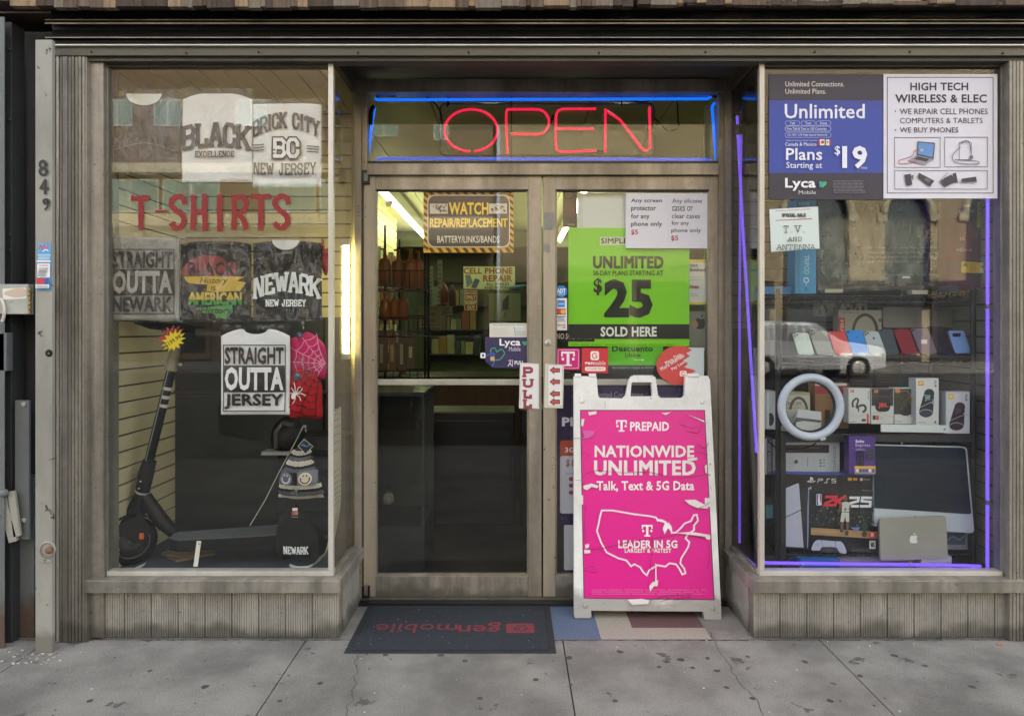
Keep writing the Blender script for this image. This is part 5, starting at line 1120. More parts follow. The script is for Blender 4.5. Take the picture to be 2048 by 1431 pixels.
tag(b.build('bottle_cluster'), 'small cluster of amber and red bottles on the counter shelf', 'bottles')
for x0, x1, y0, y1, l in ((858, 866, 532, 615, 'pale tall packet strip standing behind the counter'), (875, 884, 520, 612, 'second pale tall strip behind the counter, nearer the banner')):
    s = sign('packet_strip', l, 'packet', 5.9, group='tall strips behind the counter'); s.sheet((x0, y0, x1, y1), '#8c9484', .02); s.bars(x0 + 1, y0 + 5, x1 - 1, y1 - 5, 9, '#55605c', 3); done(s)
t = thing('round_speaker', 'small round white speaker low inside the door', 'speaker', W(773, 1010, 3.75)); b = MB(); b.lathe(W(777, 997, 3.72), [(.028, -.05), (.03, 0), (.026, .006), (.022, .002), (0, .004)], ink('#5e5c58', .4), (.2, -1, 0), 22); b.build('body', t)
b = MB(); b.lathe(W(777, 997, 3.715), [(.02, .004), (.012, .008), (0, .006)], ink('#5c5852'), (.2, -1, 0), 18); b.build('cone', t)
t = thing('side_cabinet', 'dark cabinet with glass shelves just inside the door', 'cabinet', (-.72, .5, 0)); b = MB(); b.box(-.82, -.48, .3, .75, .26, .285, BOARD); b.box(-.82, -.48, .3, .75, 0, .26, BOARD); b.box(-.82, -.48, .3, .75, 1.0, 1.02, ink('#2c2e2c', .4)); b.box(-.82, -.805, .3, .75, .29, .995, BOARD); b.box(-.82, -.48, .735, .75, .29, .995, BOARD); b.box(-.495, -.48, .3, .315, .29, .995, BOARD); b.build('body', t)
t = thing('blue_bag', 'bright blue folded bag on top of a carton inside', 'bag', W(1030, 575, 5.9)); s = Sg(5.9); puff(s, smooth([(1015, 578), (1022, 572), (1052, 569), (1050, 576), (1030, 582)], 3, True), .06, mat('blue_cloth', '#3c7f96', '#4690a8', 8, .8)); s.build('body', t)

DKC = mat('dark_cabinet', '#17181a', '#1e1f21', 3, .45)
for x0, x1, y, h, l in ((-.62, .02, 1.25, .80, 'dark low cabinet panel just inside the door'), (.06, .62, 1.2, .82, 'second dark low cabinet standing beside the first'), (.66, 1.35, 1.3, .9, 'third dark low cabinet behind the postered door leaf')):
    t = thing('low_cabinet', l, 'cabinet', ((x0 + x1) / 2, y + .2, 0), 'dark cabinets inside the door'); b = MB(); b.box(x0, x1, y, y + .4, .02, h, DKC); b.build('body', t, .012); b = MB(); b.box(x0 + .03, x1 - .03, y - .006, y - .001, .12, h - .06, mat('dark_cabinet_door', '#1d1d20', '#232326', 3, .3)); b.build('door_panel', t, .003)
t = thing('magazine_rack', 'black wire wall rack crowded with small packets along the shop aisle', 'rack', (-1.5, 4, 0)); b = MB(); b.box(-2.2, -1.5, 4.7, 4.75, 0, 1.6, BLACK); b.build('panel', t)

# stock along the aisle walls: pegs of small packets
cols = ('#6b7a6c', '#8c8a70', '#5a4a3c', '#3e4a48', '#a09a80', '#7a3a30', '#2e3a44', '#8a6a34', '#55605a')
words = {'#6b7a6c': 'grey green', '#8c8a70': 'khaki', '#5a4a3c': 'brown', '#3e4a48': 'dark teal', '#a09a80': 'cream', '#7a3a30': 'brick red', '#2e3a44': 'navy', '#8a6a34': 'mustard', '#55605a': 'grey'}
t = thing('peg_display', 'crowded peg display of small packets along the shop aisle wall', 'display', (-1.3, 2.5, 1.0))
n = 0
for r_ in range(6):
    for k in range(15):
        y = 1.9 + k * .16; z = 1.02 + r_ * .2; h = random.uniform(.10, .17)
        b = MB(); b.box(-1.33 + random.uniform(0, .05), -1.27, y, y + random.uniform(.07, .12), z, z + h, ink(random.choice(cols), .4)); n += 1
        if n <= 90: b.build('packet', t)
b = MB(); b.box(-1.36, -1.34, 1.8, 4.4, .95, 2.25, SLAT); b.build('panel', t)
t = thing('back_shelf', 'dark back shelf with pale packets behind the repair banner', 'shelf', (-.2, 6.3, 0)); b = MB()
for z in (1.0, 1.35, 1.7, 2.05): b.box(-1.2, .3, 6.35, 6.6, z, z + .02, BOARD)
b.box(-1.25, -1.2, 6.35, 6.6, 0, 2.1, BOARD); b.build('frame', t)
for z in (1.02, 1.37, 1.72):
    x = -1.15
    while x < -.55:
        w = random.uniform(.05, .12); b = MB(); b.box(x, x + w - .01, 6.38, 6.5, z, z + random.uniform(.15, .28), ink(random.choice(cols), .5)); b.build('packet', t); x += w
t = thing('ceiling_vent', 'dark ceiling beam across the shop behind the transom', 'beam', (0, 4.9, 2.5)); b = MB(); b.box(-2.2, 3.1, 5.5, 5.6, 2.45, 2.655, ink('#5c604a')); b.build('beam', t)
# ------------------------------------------------------------------ folding pavement sign leaning on the door
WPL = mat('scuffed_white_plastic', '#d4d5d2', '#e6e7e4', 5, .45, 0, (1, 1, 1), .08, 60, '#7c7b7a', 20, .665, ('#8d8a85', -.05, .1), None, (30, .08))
AB = -.16
def yat(z, base): return base - AB * z
t = thing('folding_sign', 'white plastic folding pavement sign with a torn magenta carrier poster, leaning on the door', 'sign', (.6, -.16, 0))
s = Sg(3.217, .161); base = s
def fpanel(s, thick, m):
    L, Rr, T, B = 1150, 1441, 751, 1236
    out = [(1147.5, 752), (1193, 752), (1196, 790), (1199, 795), (1245, 796), (1251, 790), (1257, 760), (1262, 752), (1268, 750), (1304, 750), (1311, 754), (1316, 790), (1321, 795), (1364, 795), (1369, 790), (1371, 752), (1416, 751), (1420, 760), (1443, 1236), (1441, 1240), (1409, 1238), (1406, 1222), (1182, 1220), (1183, 1232), (1180, 1235), (1150, 1235), (1148, 1228)]
    hole = [(1263, 764), (1303, 764), (1305, 792), (1261, 792)]
    # split round the grip hole: left part and right part share the bridge
    A = out[:8] + [(1268, 750), (1284, 750), (1284, 764), (1263, 764), (1261, 792), (1284, 792), (1284, 1221)] + out[22:]
    Bp = [(1284, 750)] + out[9:22] + [(1284, 1221), (1284, 792), (1305, 792), (1303, 764), (1284, 764)]
    for P in (A, Bp): s.prism([s.w(x, y) for x, y in P], s.n * -thick, m)
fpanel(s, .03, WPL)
# raised rim lines and rivets
for x0, y0, x1, y1 in ((1149, 800, 1160, 1220),): pass
s.build('front_panel', t, .004)
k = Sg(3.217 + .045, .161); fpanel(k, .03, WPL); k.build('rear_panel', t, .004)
for x, y in ((1164, 802), (1404, 803), (1171, 1210), (1425, 1215)):
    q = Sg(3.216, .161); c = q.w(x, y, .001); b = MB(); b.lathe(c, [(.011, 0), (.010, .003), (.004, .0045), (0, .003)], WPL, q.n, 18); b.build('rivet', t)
for x0, x1 in ((1150, 1162), (1178, 1192), (1375, 1398)):
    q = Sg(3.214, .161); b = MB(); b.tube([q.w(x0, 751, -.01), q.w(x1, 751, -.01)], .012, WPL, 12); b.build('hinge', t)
s = Sg(3.2155, .161); MG = '#d8148a'
s.sheet([(1161, 820), (1409, 820), (1428, 1198), (1168, 1195)], MG, .001, .35)
Z3 = zc(2.555, 1080, 720)
s.line([(1161, 820), (1409, 820), (1428, 1198), (1168, 1195)], 1.6, '#5c3048', True, .5)  # groove shading around the poster, painted as a dark outline
tlogo(s, 1243, 851, 23, '#e9e3e6')
s.t('PREPAID', 1260, 843, 1338, 861, '#e9e3e6', .03); s.t('NATIONWIDE', 1189, 890, 1388, 914, '#dedad6', .03); s.t('UNLIMITED', 1188, 920, 1391, 950, '#dedad6', .03); s.t('Talk, Text & 5G Data', 1193, 961, 1388, 983, '#e6e0e2', .025)
MAP = Z3([(305, 800), (315, 766), (370, 766), (480, 785), (560, 795), (592, 802), (600, 818), (622, 815), (642, 826), (630, 860), (636, 882), (652, 850), (655, 828), (668, 850), (672, 880), (694, 878), (716, 858), (738, 832), (770, 820), (784, 790), (800, 788), (806, 818), (786, 842), (786, 866), (764, 880), (752, 892), (742, 908), (762, 928), (756, 952), (738, 982), (720, 1010), (716, 1036), (736, 1062), (742, 1086), (726, 1092), (710, 1062), (694, 1040), (660, 1035), (640, 1052), (600, 1045), (570, 1062), (556, 1072), (545, 1096), (526, 1080), (512, 1056), (482, 1040), (464, 1050), (440, 1020), (400, 1010), (340, 980), (312, 930), (290, 870), (300, 830)])
s.line(MAP, 6.4, '#cb3f8e', True); s.line(MAP, 4.2, '#dc84b4', True); s.line(MAP, 2.1, '#f0e2ea', True)
s.poly(Z3([(598, 806), (640, 822), (668, 848), (672, 878), (650, 852), (634, 880), (628, 858), (640, 830), (610, 822)]), '#efe3ea')
tlogo(s, 1294, 1060, 23, '#eee8ea'); s.t('LEADER IN 5G', 1236, 1079, 1354, 1095, '#e9e3e6', .03); s.t('LARGEST & FASTEST', 1249, 1095.5, 1342, 1104, '#e9e3e6', .02)
s.bars(1183, 1176, 1415, 1188, 3, '#d67fb2', .9, .1)
# torn patches, creases and tape marks
for P in ([(245, 265), (288, 260), (286, 275), (250, 282)], [(618, 270), (662, 266), (672, 262), (640, 280)], [(750, 280), (790, 290), (836, 308), (838, 318), (800, 300)], [(220, 640), (262, 628), (300, 640), (290, 652), (262, 645), (240, 662), (222, 655)], [(735, 712), (790, 710), (838, 735), (858, 756), (800, 752), (760, 735)],
          [(690, 880), (770, 874), (866, 890), (868, 912), (850, 915), (840, 898), (760, 888)], [(228, 940), (248, 934), (250, 950), (232, 962)], [(224, 966), (256, 966), (256, 982), (226, 984)], [(748, 500), (800, 496), (800, 508), (756, 516)], [(586, 1035), (592, 1035), (594, 1125), (602, 1118), (598, 1150), (580, 1150), (560, 1178), (556, 1150), (572, 1130), (586, 1126)],
          [(212, 300), (226, 300), (218, 340), (208, 330)], [(838, 540), (850, 530), (852, 580), (842, 570)], [(445, 1218), (520, 1214), (555, 1222), (550, 1240), (470, 1245)]): s.poly(Z3(P), '#d9d4d4')
for P in ([(220, 360), (270, 362), (276, 372), (262, 388), (230, 400), (222, 380)],): s.poly(Z3(smooth(P, 3, True)), '#c957a4')
for P in ([(285, 560), (420, 574), (560, 572), (700, 600), (860, 580)], [(230, 580), (300, 560), (330, 588)], [(250, 965), (330, 955), (480, 920), (600, 905), (740, 890), (850, 912)], [(568, 900), (575, 960), (562, 1030), (566, 1100)], [(716, 330), (770, 345), (830, 335)], [(740, 280), (780, 290), (832, 300)], [(740, 360), (800, 372), (820, 350)], [(700, 320), (740, 300)], [(225, 1070), (270, 1080), (298, 1076)], [(226, 1060), (262, 1050), (285, 1064)],
          [(560, 1222), (640, 1200), (700, 1196), (770, 1190)], [(600, 1230), (680, 1214), (780, 1206)], [(640, 1206), (700, 1220), (760, 1200)], [(215, 470), (250, 480), (230, 500)], [(800, 430), (840, 450), (856, 420)], [(806, 470), (850, 480), (840, 500)], [(790, 760), (840, 740), (868, 720)], [(858, 930), (862, 1000), (850, 1060)], [(215, 430), (212, 560), (220, 640)], [(232, 740), (226, 860), (236, 930)]):
    s.line(Z3(smooth(P, 3)), .9, '#6b2a50', wob=.6)
for P in ([(165, 400), (230, 396)], [(180, 610), (215, 612)], [(860, 640), (875, 660)], [(330, 210), (331, 250)], [(455, 1240), (470, 1260), (462, 1275)], [(600, 1250), (690, 1244)]): s.line(Z3(P), .8, '#88888a', wob=.6)
s.build('torn_poster', t)
for x, y in ((1160, 999), (1416, 1004)):
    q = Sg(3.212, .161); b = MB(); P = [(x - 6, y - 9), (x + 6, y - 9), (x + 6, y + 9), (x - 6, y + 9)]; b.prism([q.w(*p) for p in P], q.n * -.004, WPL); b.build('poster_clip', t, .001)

# door mat
MATM = mat('mat_pile', '#262a31', '#30353d', 90, .98, 0, (1, 1, 1), .6, 260, '#3c414a', 120, .70)
t = thing('door_mat', 'black door mat with an upside down red dealer logo in front of the door', 'mat', (-.26, -.3, 0))
b = MB(); X0, X1, Y0, Y1 = -.708, .186, -.566, -.066
b.prism([(X0, Y0, .0035), (X1, Y0, .0035), (X1, Y1, .0035), (X0, Y1, .0035)], (0, 0, -.003), mat('mat_rubber', '#25272b', '#2d2f33', 30, .8)); b.build('rubber_border', t, .001)
b = MB(); b.prism([(X0 + .03, Y0 + .02, .007), (X1 - .03, Y0 + .02, .007), (X1 - .03, Y1 - .022, .007), (X0 + .03, Y1 - .022, .007)], (0, 0, -.003), MATM)
MR = mat('mat_red', '#7a2f38', '#883740', 90, .98, 0, (1, 1, 1), .5, 260)
def mtext(txt, px0, px1, py0, py1, bold, m=MR, z=.0076):
    A, Bq = gpt(px0, (py0 + py1) / 2, .007), gpt(px1, (py0 + py1) / 2, .007); ya, yb_ = gpt(px0, py0, .007).y, gpt(px0, py1, .007).y
    vs, fs = text_geo(txt, bold); b.add([(Bq.x + (A.x - Bq.x) * u, yb_ * v + ya * (1 - v), z) for u, v in vs], [f for f in fs], m)
mtext('gen', 916, 1003, 1243, 1262, .012); mtext('mobile', 752, 914, 1247, 1264, -.002)
a, c = gpt(1012, 1265, .007), gpt(1068, 1246, .007)
r = .012; P = []
for cx, cy, a0 in ((c.x - r, c.y - r, 0), (a.x + r, c.y - r, 90), (a.x + r, a.y + r, 180), (c.x - r, a.y + r, 270)): P += [(cx + r * math.cos(R(a0 + q)), cy + r * math.sin(R(a0 + q)), .0076) for q in (0, 30, 60, 90)]
b.add(P, [tuple(range(len(P)))], MR)
cx, cy = (a.x + c.x) / 2, (a.y + c.y) / 2; P = [(cx + .034 * math.cos(R(q)), cy + .030 * math.sin(R(q))) for q in range(200, 500, 15)]
for p, q in zip(P, P[1:]):
    u = [((x - cx) * .78 + cx, (y - cy) * .74 + cy) for x, y in (p, q)]; b.add([(*p, .0079), (*q, .0079), (*u[1], .0079), (*u[0], .0079)], [(0, 1, 2, 3)], MATM)
b.add([(cx - .033, cy - .006, .0081), (cx, cy - .006, .0081), (cx, cy + .003, .0081), (cx - .033, cy + .003, .0081)], [(0, 1, 2, 3)], MATM)
for i in range(26): x, y = random.uniform(X0 + .04, X1 - .04), random.uniform(Y0 + .03, Y1 - .03); q = random.uniform(.0008, .0022); b.box(x - q, x + q, y - q, y + q, .0072, .0086, ink('#8e9094'))
b.build('pile', t)

# ------------------------------------------------------------------ right hand window: big posters on the glass
dp = 3.0285
zr = zc(3.3684, 1440, 100); zr2 = zc(3.3684, 1440, 500); zr3 = zc(3.11, 1440, 840)
s = sign('plan_poster', 'dark blue unlimited plan poster with white lettering and a large price', 'poster', dp); s.sheet((1538, 148.5, 1765.5, 399), '#35323c', .0012); s.rect(1538, 201, 1765, 346, '#36479c')
s.rect(1538, 201, 1765, 215, '#3a4594')
s.t('Unlimited Connections.', 1570.5, 163, 1688, 173.5, '#d8cfc4', .005); s.t('Unlimited Plans.', 1570.5, 178, 1652, 188, '#d8cfc4', .005); s.t('Unlimited', 1569, 208.5, 1729, 237.5, '#e2e4ee', .012)
for x0, x1, y0, y1, l, w in ((1570, 1599, 242.5, 251.5, 'Talk', 11), (1601.5, 1630, 242.5, 251.5, 'Text', 12), (1632, 1661, 242.5, 251.5, 'Data', 14)): s.frame(x0, y0, x1, y1, .7, '#b5bde0', 4.2); s.t(l, (x0 + x1 - w) / 2, 244.5, (x0 + x1 + w) / 2, 249.5, '#dfe2f0')
s.frame(1569.5, 253, 1661, 263, .8, '#c9cfe8', 4.6); s.t('Free Talk & Text to 100 Countries', 1573, 255.5, 1652, 260.5, '#dfe2f0'); s.frame(1569.5, 265.5, 1661, 275.5, .7, '#b5bde0', 4.6); s.t('5G /4G* LTE High Speed Network', 1574, 268, 1654, 273.5, '#dfe2f0')
s.t('Unlimited Roaming Talk & Text from', 1571, 280, 1633, 284, '#c3c9e4'); s.t('Canada & Mexico', 1569.5, 285.5, 1632, 292.5, '#e2e4f0', .008); s.rect(1635.5, 279.5, 1660.5, 291.5, '#d9d9dc'); s.rect(1635.5, 279.5, 1639, 291.5, '#b9383c'); s.disc(1644, 285, 3.6, '#b9383c', 7); s.rect(1657.5, 279.5, 1660.5, 291.5, '#b9383c'); s.rect(1648, 279.5, 1651, 291.5, '#3f7d4c'); s.disc(1654, 285, 1.8, '#8a6a44', 8)
s.t('Plans', 1571, 297, 1643, 321, '#e2e4ee', .015); s.t('Starting at', 1571.5, 325, 1643, 340.5, '#e2e4ee', .003); s.t('$', 1668, 292.5, 1679, 312.5, '#e2e4ee', .01); s.t('19', 1683, 292.5, 1733, 338, '#e2e4ee', .03, .95); s.t('/mo', 1720, 333, 1733, 338.5, '#cfd2e2')
s.t('Lyca', 1569, 356.5, 1630, 382, '#e8e8ec', .025); s.t('Mobile', 1596, 381.5, 1630.5, 389, '#cbcbd0'); heart(s, 1644, 369, 8, '#3fa070'); s.poly([(1637, 365), (1642, 376), (1636, 376)], '#3b6ea8')
s.bars(1664, 361, 1729, 388, 9, '#84828c', .8, .12); done(s)
s = sign('repair_poster', 'white framed repair shop poster with black lettering and device pictures', 'poster', dp - .0005); s.sheet((1767, 148.5, 1994.5, 397), '#d3d2dc', .0012); Kk = '#2b2a36'
s.frame(1773.5, 154.5, 1986.5, 387, 1.5, Kk)
s.t('HIGH TECH', 1820, 165.5, 1936, 181.5, Kk, .025); s.t('WIRELESS & ELEC', 1790, 189, 1973, 206, Kk, .025)
s.disc(1790.5, 223, 1.4, Kk, 10); s.t('WE REPAIR CELL PHONES', 1799, 217.5, 1975, 229, Kk, .004); s.t('COMPUTERS & TABLETS', 1799.5, 236, 1965, 247, Kk, .004); s.disc(1790.5, 260.5, 1.4, Kk, 10); s.t('WE BUY PHONES', 1799, 255, 1916, 265.5, Kk, .004)
s.frame(1788, 275, 1880, 335.5, .9, Kk); s.frame(1888, 274.5, 1974.5, 334.5, .9, Kk); s.frame(1788, 341, 1974, 379, .9, Kk)
s.poly([(1834, 283), (1869, 286), (1866, 319), (1832, 311)], '#4a4a54'); s.poly([(1836, 285.5), (1866.5, 288.5), (1863.5, 315), (1834.5, 308)], '#5f8cc4'); s.poly([(1832, 311), (1866, 319), (1848, 331), (1814, 322)], '#8d8d96'); s.poly([(1834, 313), (1858, 318.5), (1851, 324), (1826, 318.5)], '#3a3a44')
s.line(smooth([(1841, 301), (1828, 302), (1824, 312), (1808, 318), (1797, 322), (1799, 328), (1822, 326), (1834, 320)], 4), 1.3, '#a8404c')
s.disc(1842, 301, 3, '#b8b0b4', 12)
s.line(rrect(1917, 285, 1941, 320, 1.5), 1, '#45454f', True); s.line(smooth([(1920, 289), (1926, 283), (1936, 284), (1940, 300), (1941, 314)], 4), 1.4, '#3c3c46'); s.disc(1941, 315, 4, '#6a6a74', 14); s.line(smooth([(1919, 295), (1906, 308), (1903, 318), (1914, 327), (1950, 329), (1956, 325), (1944, 322), (1908, 320)], 4), 1.3, '#3c3c46')
for P in ([(1807, 350), (1820, 348), (1823, 370), (1811, 372)], [(1836, 346), (1867, 362), (1858, 374), (1834, 356)], [(1878, 362), (1900, 350), (1913, 362), (1887, 375)], [(1903, 348), (1910, 346), (1914, 366), (1908, 366)], [(1922, 358), (1950, 354), (1952, 364), (1920, 365)]): s.poly(P, '#3b3a40')
s.poly([(1819, 352), (1826, 350), (1824, 362)], '#6c6b72'); s.line([(1876, 366), (1890, 348)], .8, '#777777'); s.line([(1880, 366), (1894, 346)], .8, '#777777'); s.line([(1919, 365), (1952, 366)], 1, '#8c8c94'); s.poly([(1850, 356), (1860, 361), (1855, 366), (1846, 360)], '#6d6c66'); done(s)
s = sign('sale_paper', 'pale paper with a printed special sale notice for televisions and antennas', 'paper', dp); s.sheet([(1538.5, 418.5), (1636, 413), (1639, 497), (1542, 503.5)], '#c9d6d2')
s.line([(1551, 422), (1622, 418)], 1.5, '#a8444a', wob=.5); s.line([(1551, 441), (1624, 437.5)], 1.5, '#a8444a', wob=.5); s.blk('SPECIAL SALE', 1563, 427, 1611, 434, 1.6, '#44484a', 1.2, 0, .45); s.blk('T.V.', 1566, 451, 1608, 466, 2, '#2f3437', 3.4, 0, .8, 1.3); s.blk('AND', 1575, 474, 1602, 483, 1.6, '#2f3437', 2.4, 0, .5, 1.1); s.blk('ANTENNA', 1552, 489, 1628, 500, 1.8, '#2f3437', 2.6, 0, .4, 1.2)
done(s)

# ------------------------------------------------------------------ purple neon round the phone window
PN = glow('purple_neon', '#7854f6', .18); PND = glow('purple_neon_dim', '#6c4ce0', .15)
t = thing('purple_neon', 'purple neon tubes running around the phone window', 'neon sign', W(1740, 1140, 3.07))
def ptube(pts, m, r=.0072):
    b = MB(); b.tube(pts, r, m, 10); return b.build('tube', t)
dq = 3.075
ptube([W(1975, 330, dq), W(1974.5, 1128, dq)] + [W(x, y, dq) for x, y in ((1976, 1143), (1981, 1149), (1989, 1149), (1992, 1142))], PN)
ptube([W(x, y, dq) for x, y in smooth([(1530, 1124), (1560, 1125), (1930, 1130), (1942, 1134), (1945, 1141), (1938, 1145)], 3)], PN, .0075)
xr = XR0 + .03
def rp(px, py, x): d = x * F / (px - CX); return W(px, py, d)
ptube([rp(1482, 270, 1.12), rp(1479, 600, 1.12), rp(1479, 1085, 1.12)], PND, .006); ptube([rp(1474, 232, 1.115), rp(1484, 430, 1.115), rp(1513, 905, 1.115)], PN, .0065); ptube([rp(1478, 1104, 1.115), rp(1509, 1130, 1.115)], PN, .0065)
b = MB()
for x, y in ((1975, 613), (1975, 1004)): b.tube([W(x, y - 4, dq), W(x, y + 4, dq)], .0098, ink('#55506a', .4), 10)
for x in (1605, 1820): b.tube([W(x - 2, 1127, dq), W(x + 2, 1127, dq)], .0088, ink('#8a82b0', .4), 10)
for x in (1477, 1487): b.tube([rp(x, 250, 1.112), rp(x, 268, 1.112)], .011, RUB, 10)
b.tube([W(1992, 1142, dq), W(1990, 1136, dq), W(1992, 1128, dq + .01)], .006, ink('#2f8a80', .3), 8); b.tube([W(1938, 1145, dq), W(1924, 1143, dq)], .006, ink('#2f6a70', .3), 8); b.build('tube_clip', t)

# ------------------------------------------------------------------ wire shelving
WIRE = mat('black_wire', '#131417', '#1a1b1f', 10, .4, .3)
t = thing('shelf_rack', 'black wire shelving unit holding the phones and boxes', 'shelf', (1.5, -.1, .27))
d0, d1 = 3.2, 3.52
xa, xb = W(1556, 0, d0).x, W(1946, 0, d0).x
for x in (xa, xb):
    for y in (CAMY + d0, CAMY + d1):
        b = MB(); b.tube([(x, y, .263), (x, y, W(0, 585, d0).z + .02)], .0125, WIRE, 12); b.build('post', t)
SH = [W(0, 592, d0).z, W(0, 715, d0).z, W(0, 868, d0).z, W(0, 1108, d0).z]
for z in SH:
    b = MB()
    for y in (CAMY + d0, CAMY + d1):
        b.tube([(xa, y, z), (xb, y, z)], .004, WIRE, 6); b.tube([(xa, y, z - .03), (xb, y, z - .03)], .004, WIRE, 6)
        n = 26; P = [(xa + (xb - xa) * i / n, y, z - (.03 if i % 2 else 0)) for i in range(n + 1)]; b.tube(P, .0028, WIRE, 5)
    for i in range(40): x = xa + (xb - xa) * (i + .5) / 40; b.tube([(x, CAMY + d0, z), (x, CAMY + d1, z)], .0024, WIRE, 5)
    for i in range(3): y = CAMY + d0 + (d1 - d0) * (i + 1) / 4; b.tube([(xa, y, z - .004), (xb, y, z - .004)], .003, WIRE, 5)
    b.build('wire_shelf', t)
b = MB(); b.box(xa - .02, xb, CAMY + d0 - .004, CAMY + d1, SH[1] + .004, SH[1] + .009, ACRYL); b.build('glass_top', t)
b = MB(); b.box(xa + .02, xb - .01, CAMY + d0 - .012, CAMY + d0 - .006, SH[2] - .034, SH[2] + .0, mat('shelf_edge_strip', '#23262a', '#2b2e33', 4, .5)); b.build('edge_strip', t)
s = sign('label_rail', 'white enamelled label rail lying along the speaker shelf edge', 'rail', 3.17); s.sheet([(1762, 848), (1898, 850), (1898, 865), (1762, 863)], '#c9d2d4', .004); s.disc(1889, 858, 2.4, '#7f888a', 10)
for i in range(6): s.disc(random.uniform(1768, 1880), random.uniform(852, 861), .6, '#6a7274', 6)
done(s)

# phones on acrylic stands
ph = zc(4.6545, 1524, 560)
PH = [([(285, 490), (430, 490), (487, 690), (340, 690)], '#aebdb4', 'pale mint phone leaning at the outer end of the row of phones', 3), ([(440, 475), (605, 475), (668, 690), (515, 690)], '#868880', 'grey phone leaning between the mint and coral ones', 3),
      ([(612, 480), (770, 470), (835, 690), (692, 695)], '#b8403c', 'coral red phone leaning beside the bright blue one', 0), ([(775, 465), (930, 465), (998, 690), (850, 690)], '#2f7fd0', 'bright blue phone with a small emblem leaning in the row', 0),
      ([(940, 475), (1082, 475), (1157, 680), (1005, 685)], '#a3aab0', 'silver phone with a small emblem leaning beside the bright blue one', 1), ([(1085, 455), (1212, 455), (1278, 690), (1160, 690)], '#38444c', 'dark slate phone leaning between the silver and dark red ones', 0),
      ([(1217, 455), (1370, 455), (1452, 690), (1312, 690)], '#7a1726', 'dark red phone leaning in the middle of the row', 2), ([(1382, 446), (1545, 450), (1632, 682), (1480, 687)], '#6d5f72', 'mauve phone with a white square label on its back', 0),
      ([(1532, 430), (1682, 430), (1792, 680), (1640, 680)], '#2b2030', 'tall dark plum phone with round camera lenses', 4), ([(1732, 470), (1880, 470), (1947, 680), (1802, 680)], '#7f9fd8', 'light blue phone with a wide black camera bar', 5)]
dph = 3.27; z0p = SH[1] + .012
for P, c, l, cam_ in PH:
    B = ph(P); t = thing('phone', l, 'phone', W((B[2][0] + B[3][0]) / 2, B[3][1], dph - .06), 'phones displayed on the glass shelf')
    bb = .42; s = Sg(dph, bb); s.y0 = CAMY + 3.235 - bb * z0p
    # rounded corners: cut each corner of the slanted back
    Q = []
    for i in range(4):
        p, a, e = Vector(B[i]), Vector(B[i - 1]), Vector(B[(i + 1) % 4]); r = 3.2
        u, v = (a - p).normalized() * r, (e - p).normalized() * r; Q += [tuple(p + u), tuple(p + u * .3 + v * .3), tuple(p + v)]
    fin = mat('phone_back_' + c.strip('#'), c, c, 5, .4, 0, (1, 1, 1), 0, None, None, 30, .68, None, .2)
    s.prism([s.w(x, y) for x, y in Q], s.n * -.008, fin)
    if cam_ == 0 and 'label' in l: s.rect(1842, 679, 1854, 687, '#c9c4c8')
    if c in ('#2f7fd0', '#a3aab0', '#6d5f72'): cxp = sum(p[0] for p in B[:2]) / 2 + 6; s.disc(cxp, B[0][1] + 14, 2.3, '#3c4048' if c != '#2f7fd0' else '#1f5aa0', 10, 2.6)
    o = s.build('body', t, .0015)
    s = Sg(dph, bb); s.y0 = CAMY + 3.233 - bb * z0p; x, y = B[0]
    if cam_ in (3, 1):
        for dx, dy in ((4, 3), (9, 5), (5, 8)): c0 = s.w(x + dx, y + dy - 1); s.lathe(c0, [(.004, 0), (.004, .002), (.002, .0025), (0, .002)], ink('#26282a', .2), s.n, 12)
    elif cam_ == 5: s.sheet(rrect(x + 9, y + 5, x + 25, y + 12, 3), '#17181c', .003, .2); s.disc(x + 13, y + 8.5, 2.2, '#2e3440', 10); s.disc(x + 20, y + 8.5, 2.2, '#2e3440', 10)
    elif cam_ == 4:
        for k in range(4): c0 = s.w(x + 8 + k * 2.2, y + 6 + k * 8); s.lathe(c0, [(.0055, 0), (.0055, .002), (.003, .003), (0, .002)], ink('#141216', .2), s.n, 14)
    else: c0 = s.w(x + 5, y + 4); s.lathe(c0, [(.004, 0), (.004, .002), (0, .002)], ink('#1c1c20', .2), s.n, 12)
    s.build('camera_bump', t)
    b = MB(); a, e = s.w(*B[3], .001), s.w(*B[2], .001); b.box(a.x + .006, e.x - .004, a.y - .022, a.y - .002, z0p - .0015, z0p + .002, ACRYL); b.box(a.x + .006, e.x - .004, a.y - .0235, a.y - .0222, z0p - .0015, z0p + .012, ACRYL); b.build('acrylic_stand', t)

# ------------------------------------------------------------------ boxes and gadgets
def carton(name, label, x0, y0, x1, y1, d, dep, c, cat='box', group=None, skew=0, side=None):
    """front face from pixels, body runs back by dep"""
    s = sign(name, label, cat, d, group=group); P = [(x0, y0), (x1, y0 + skew), (x1, y1 + skew), (x0, y1)]
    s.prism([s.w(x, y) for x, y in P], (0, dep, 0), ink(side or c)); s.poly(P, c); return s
s = carton('grey_carton', 'plain pale grey flat carton standing behind the phones', 1766, 614, 1912, 655, 3.45, .05, '#8d8d8a'); done(s)
s = carton('headphone_carton', 'clear fronted headphone carton behind the blue phone', 1677, 620, 1763, 712, 3.42, .06, '#9a9a90'); s.rect(1677, 635, 1690, 712, '#a8443f'); s.line(arcp(1730, 665, 24, 180, 360, 16, 36), 6, '#38342c'); s.rect(1703, 660, 1711, 690, '#2c2a26', 3); s.rect(1749, 660, 1757, 690, '#2c2a26', 3); s.disc(1760, 640, 4, '#5c5c56', 12); s.bars(1683, 622, 1720, 628, 1, '#5c5c56', 1.4); s.vt('HEADSET', 1680, 640, 1687, 700, '#d8b8b0', .02); done(s)
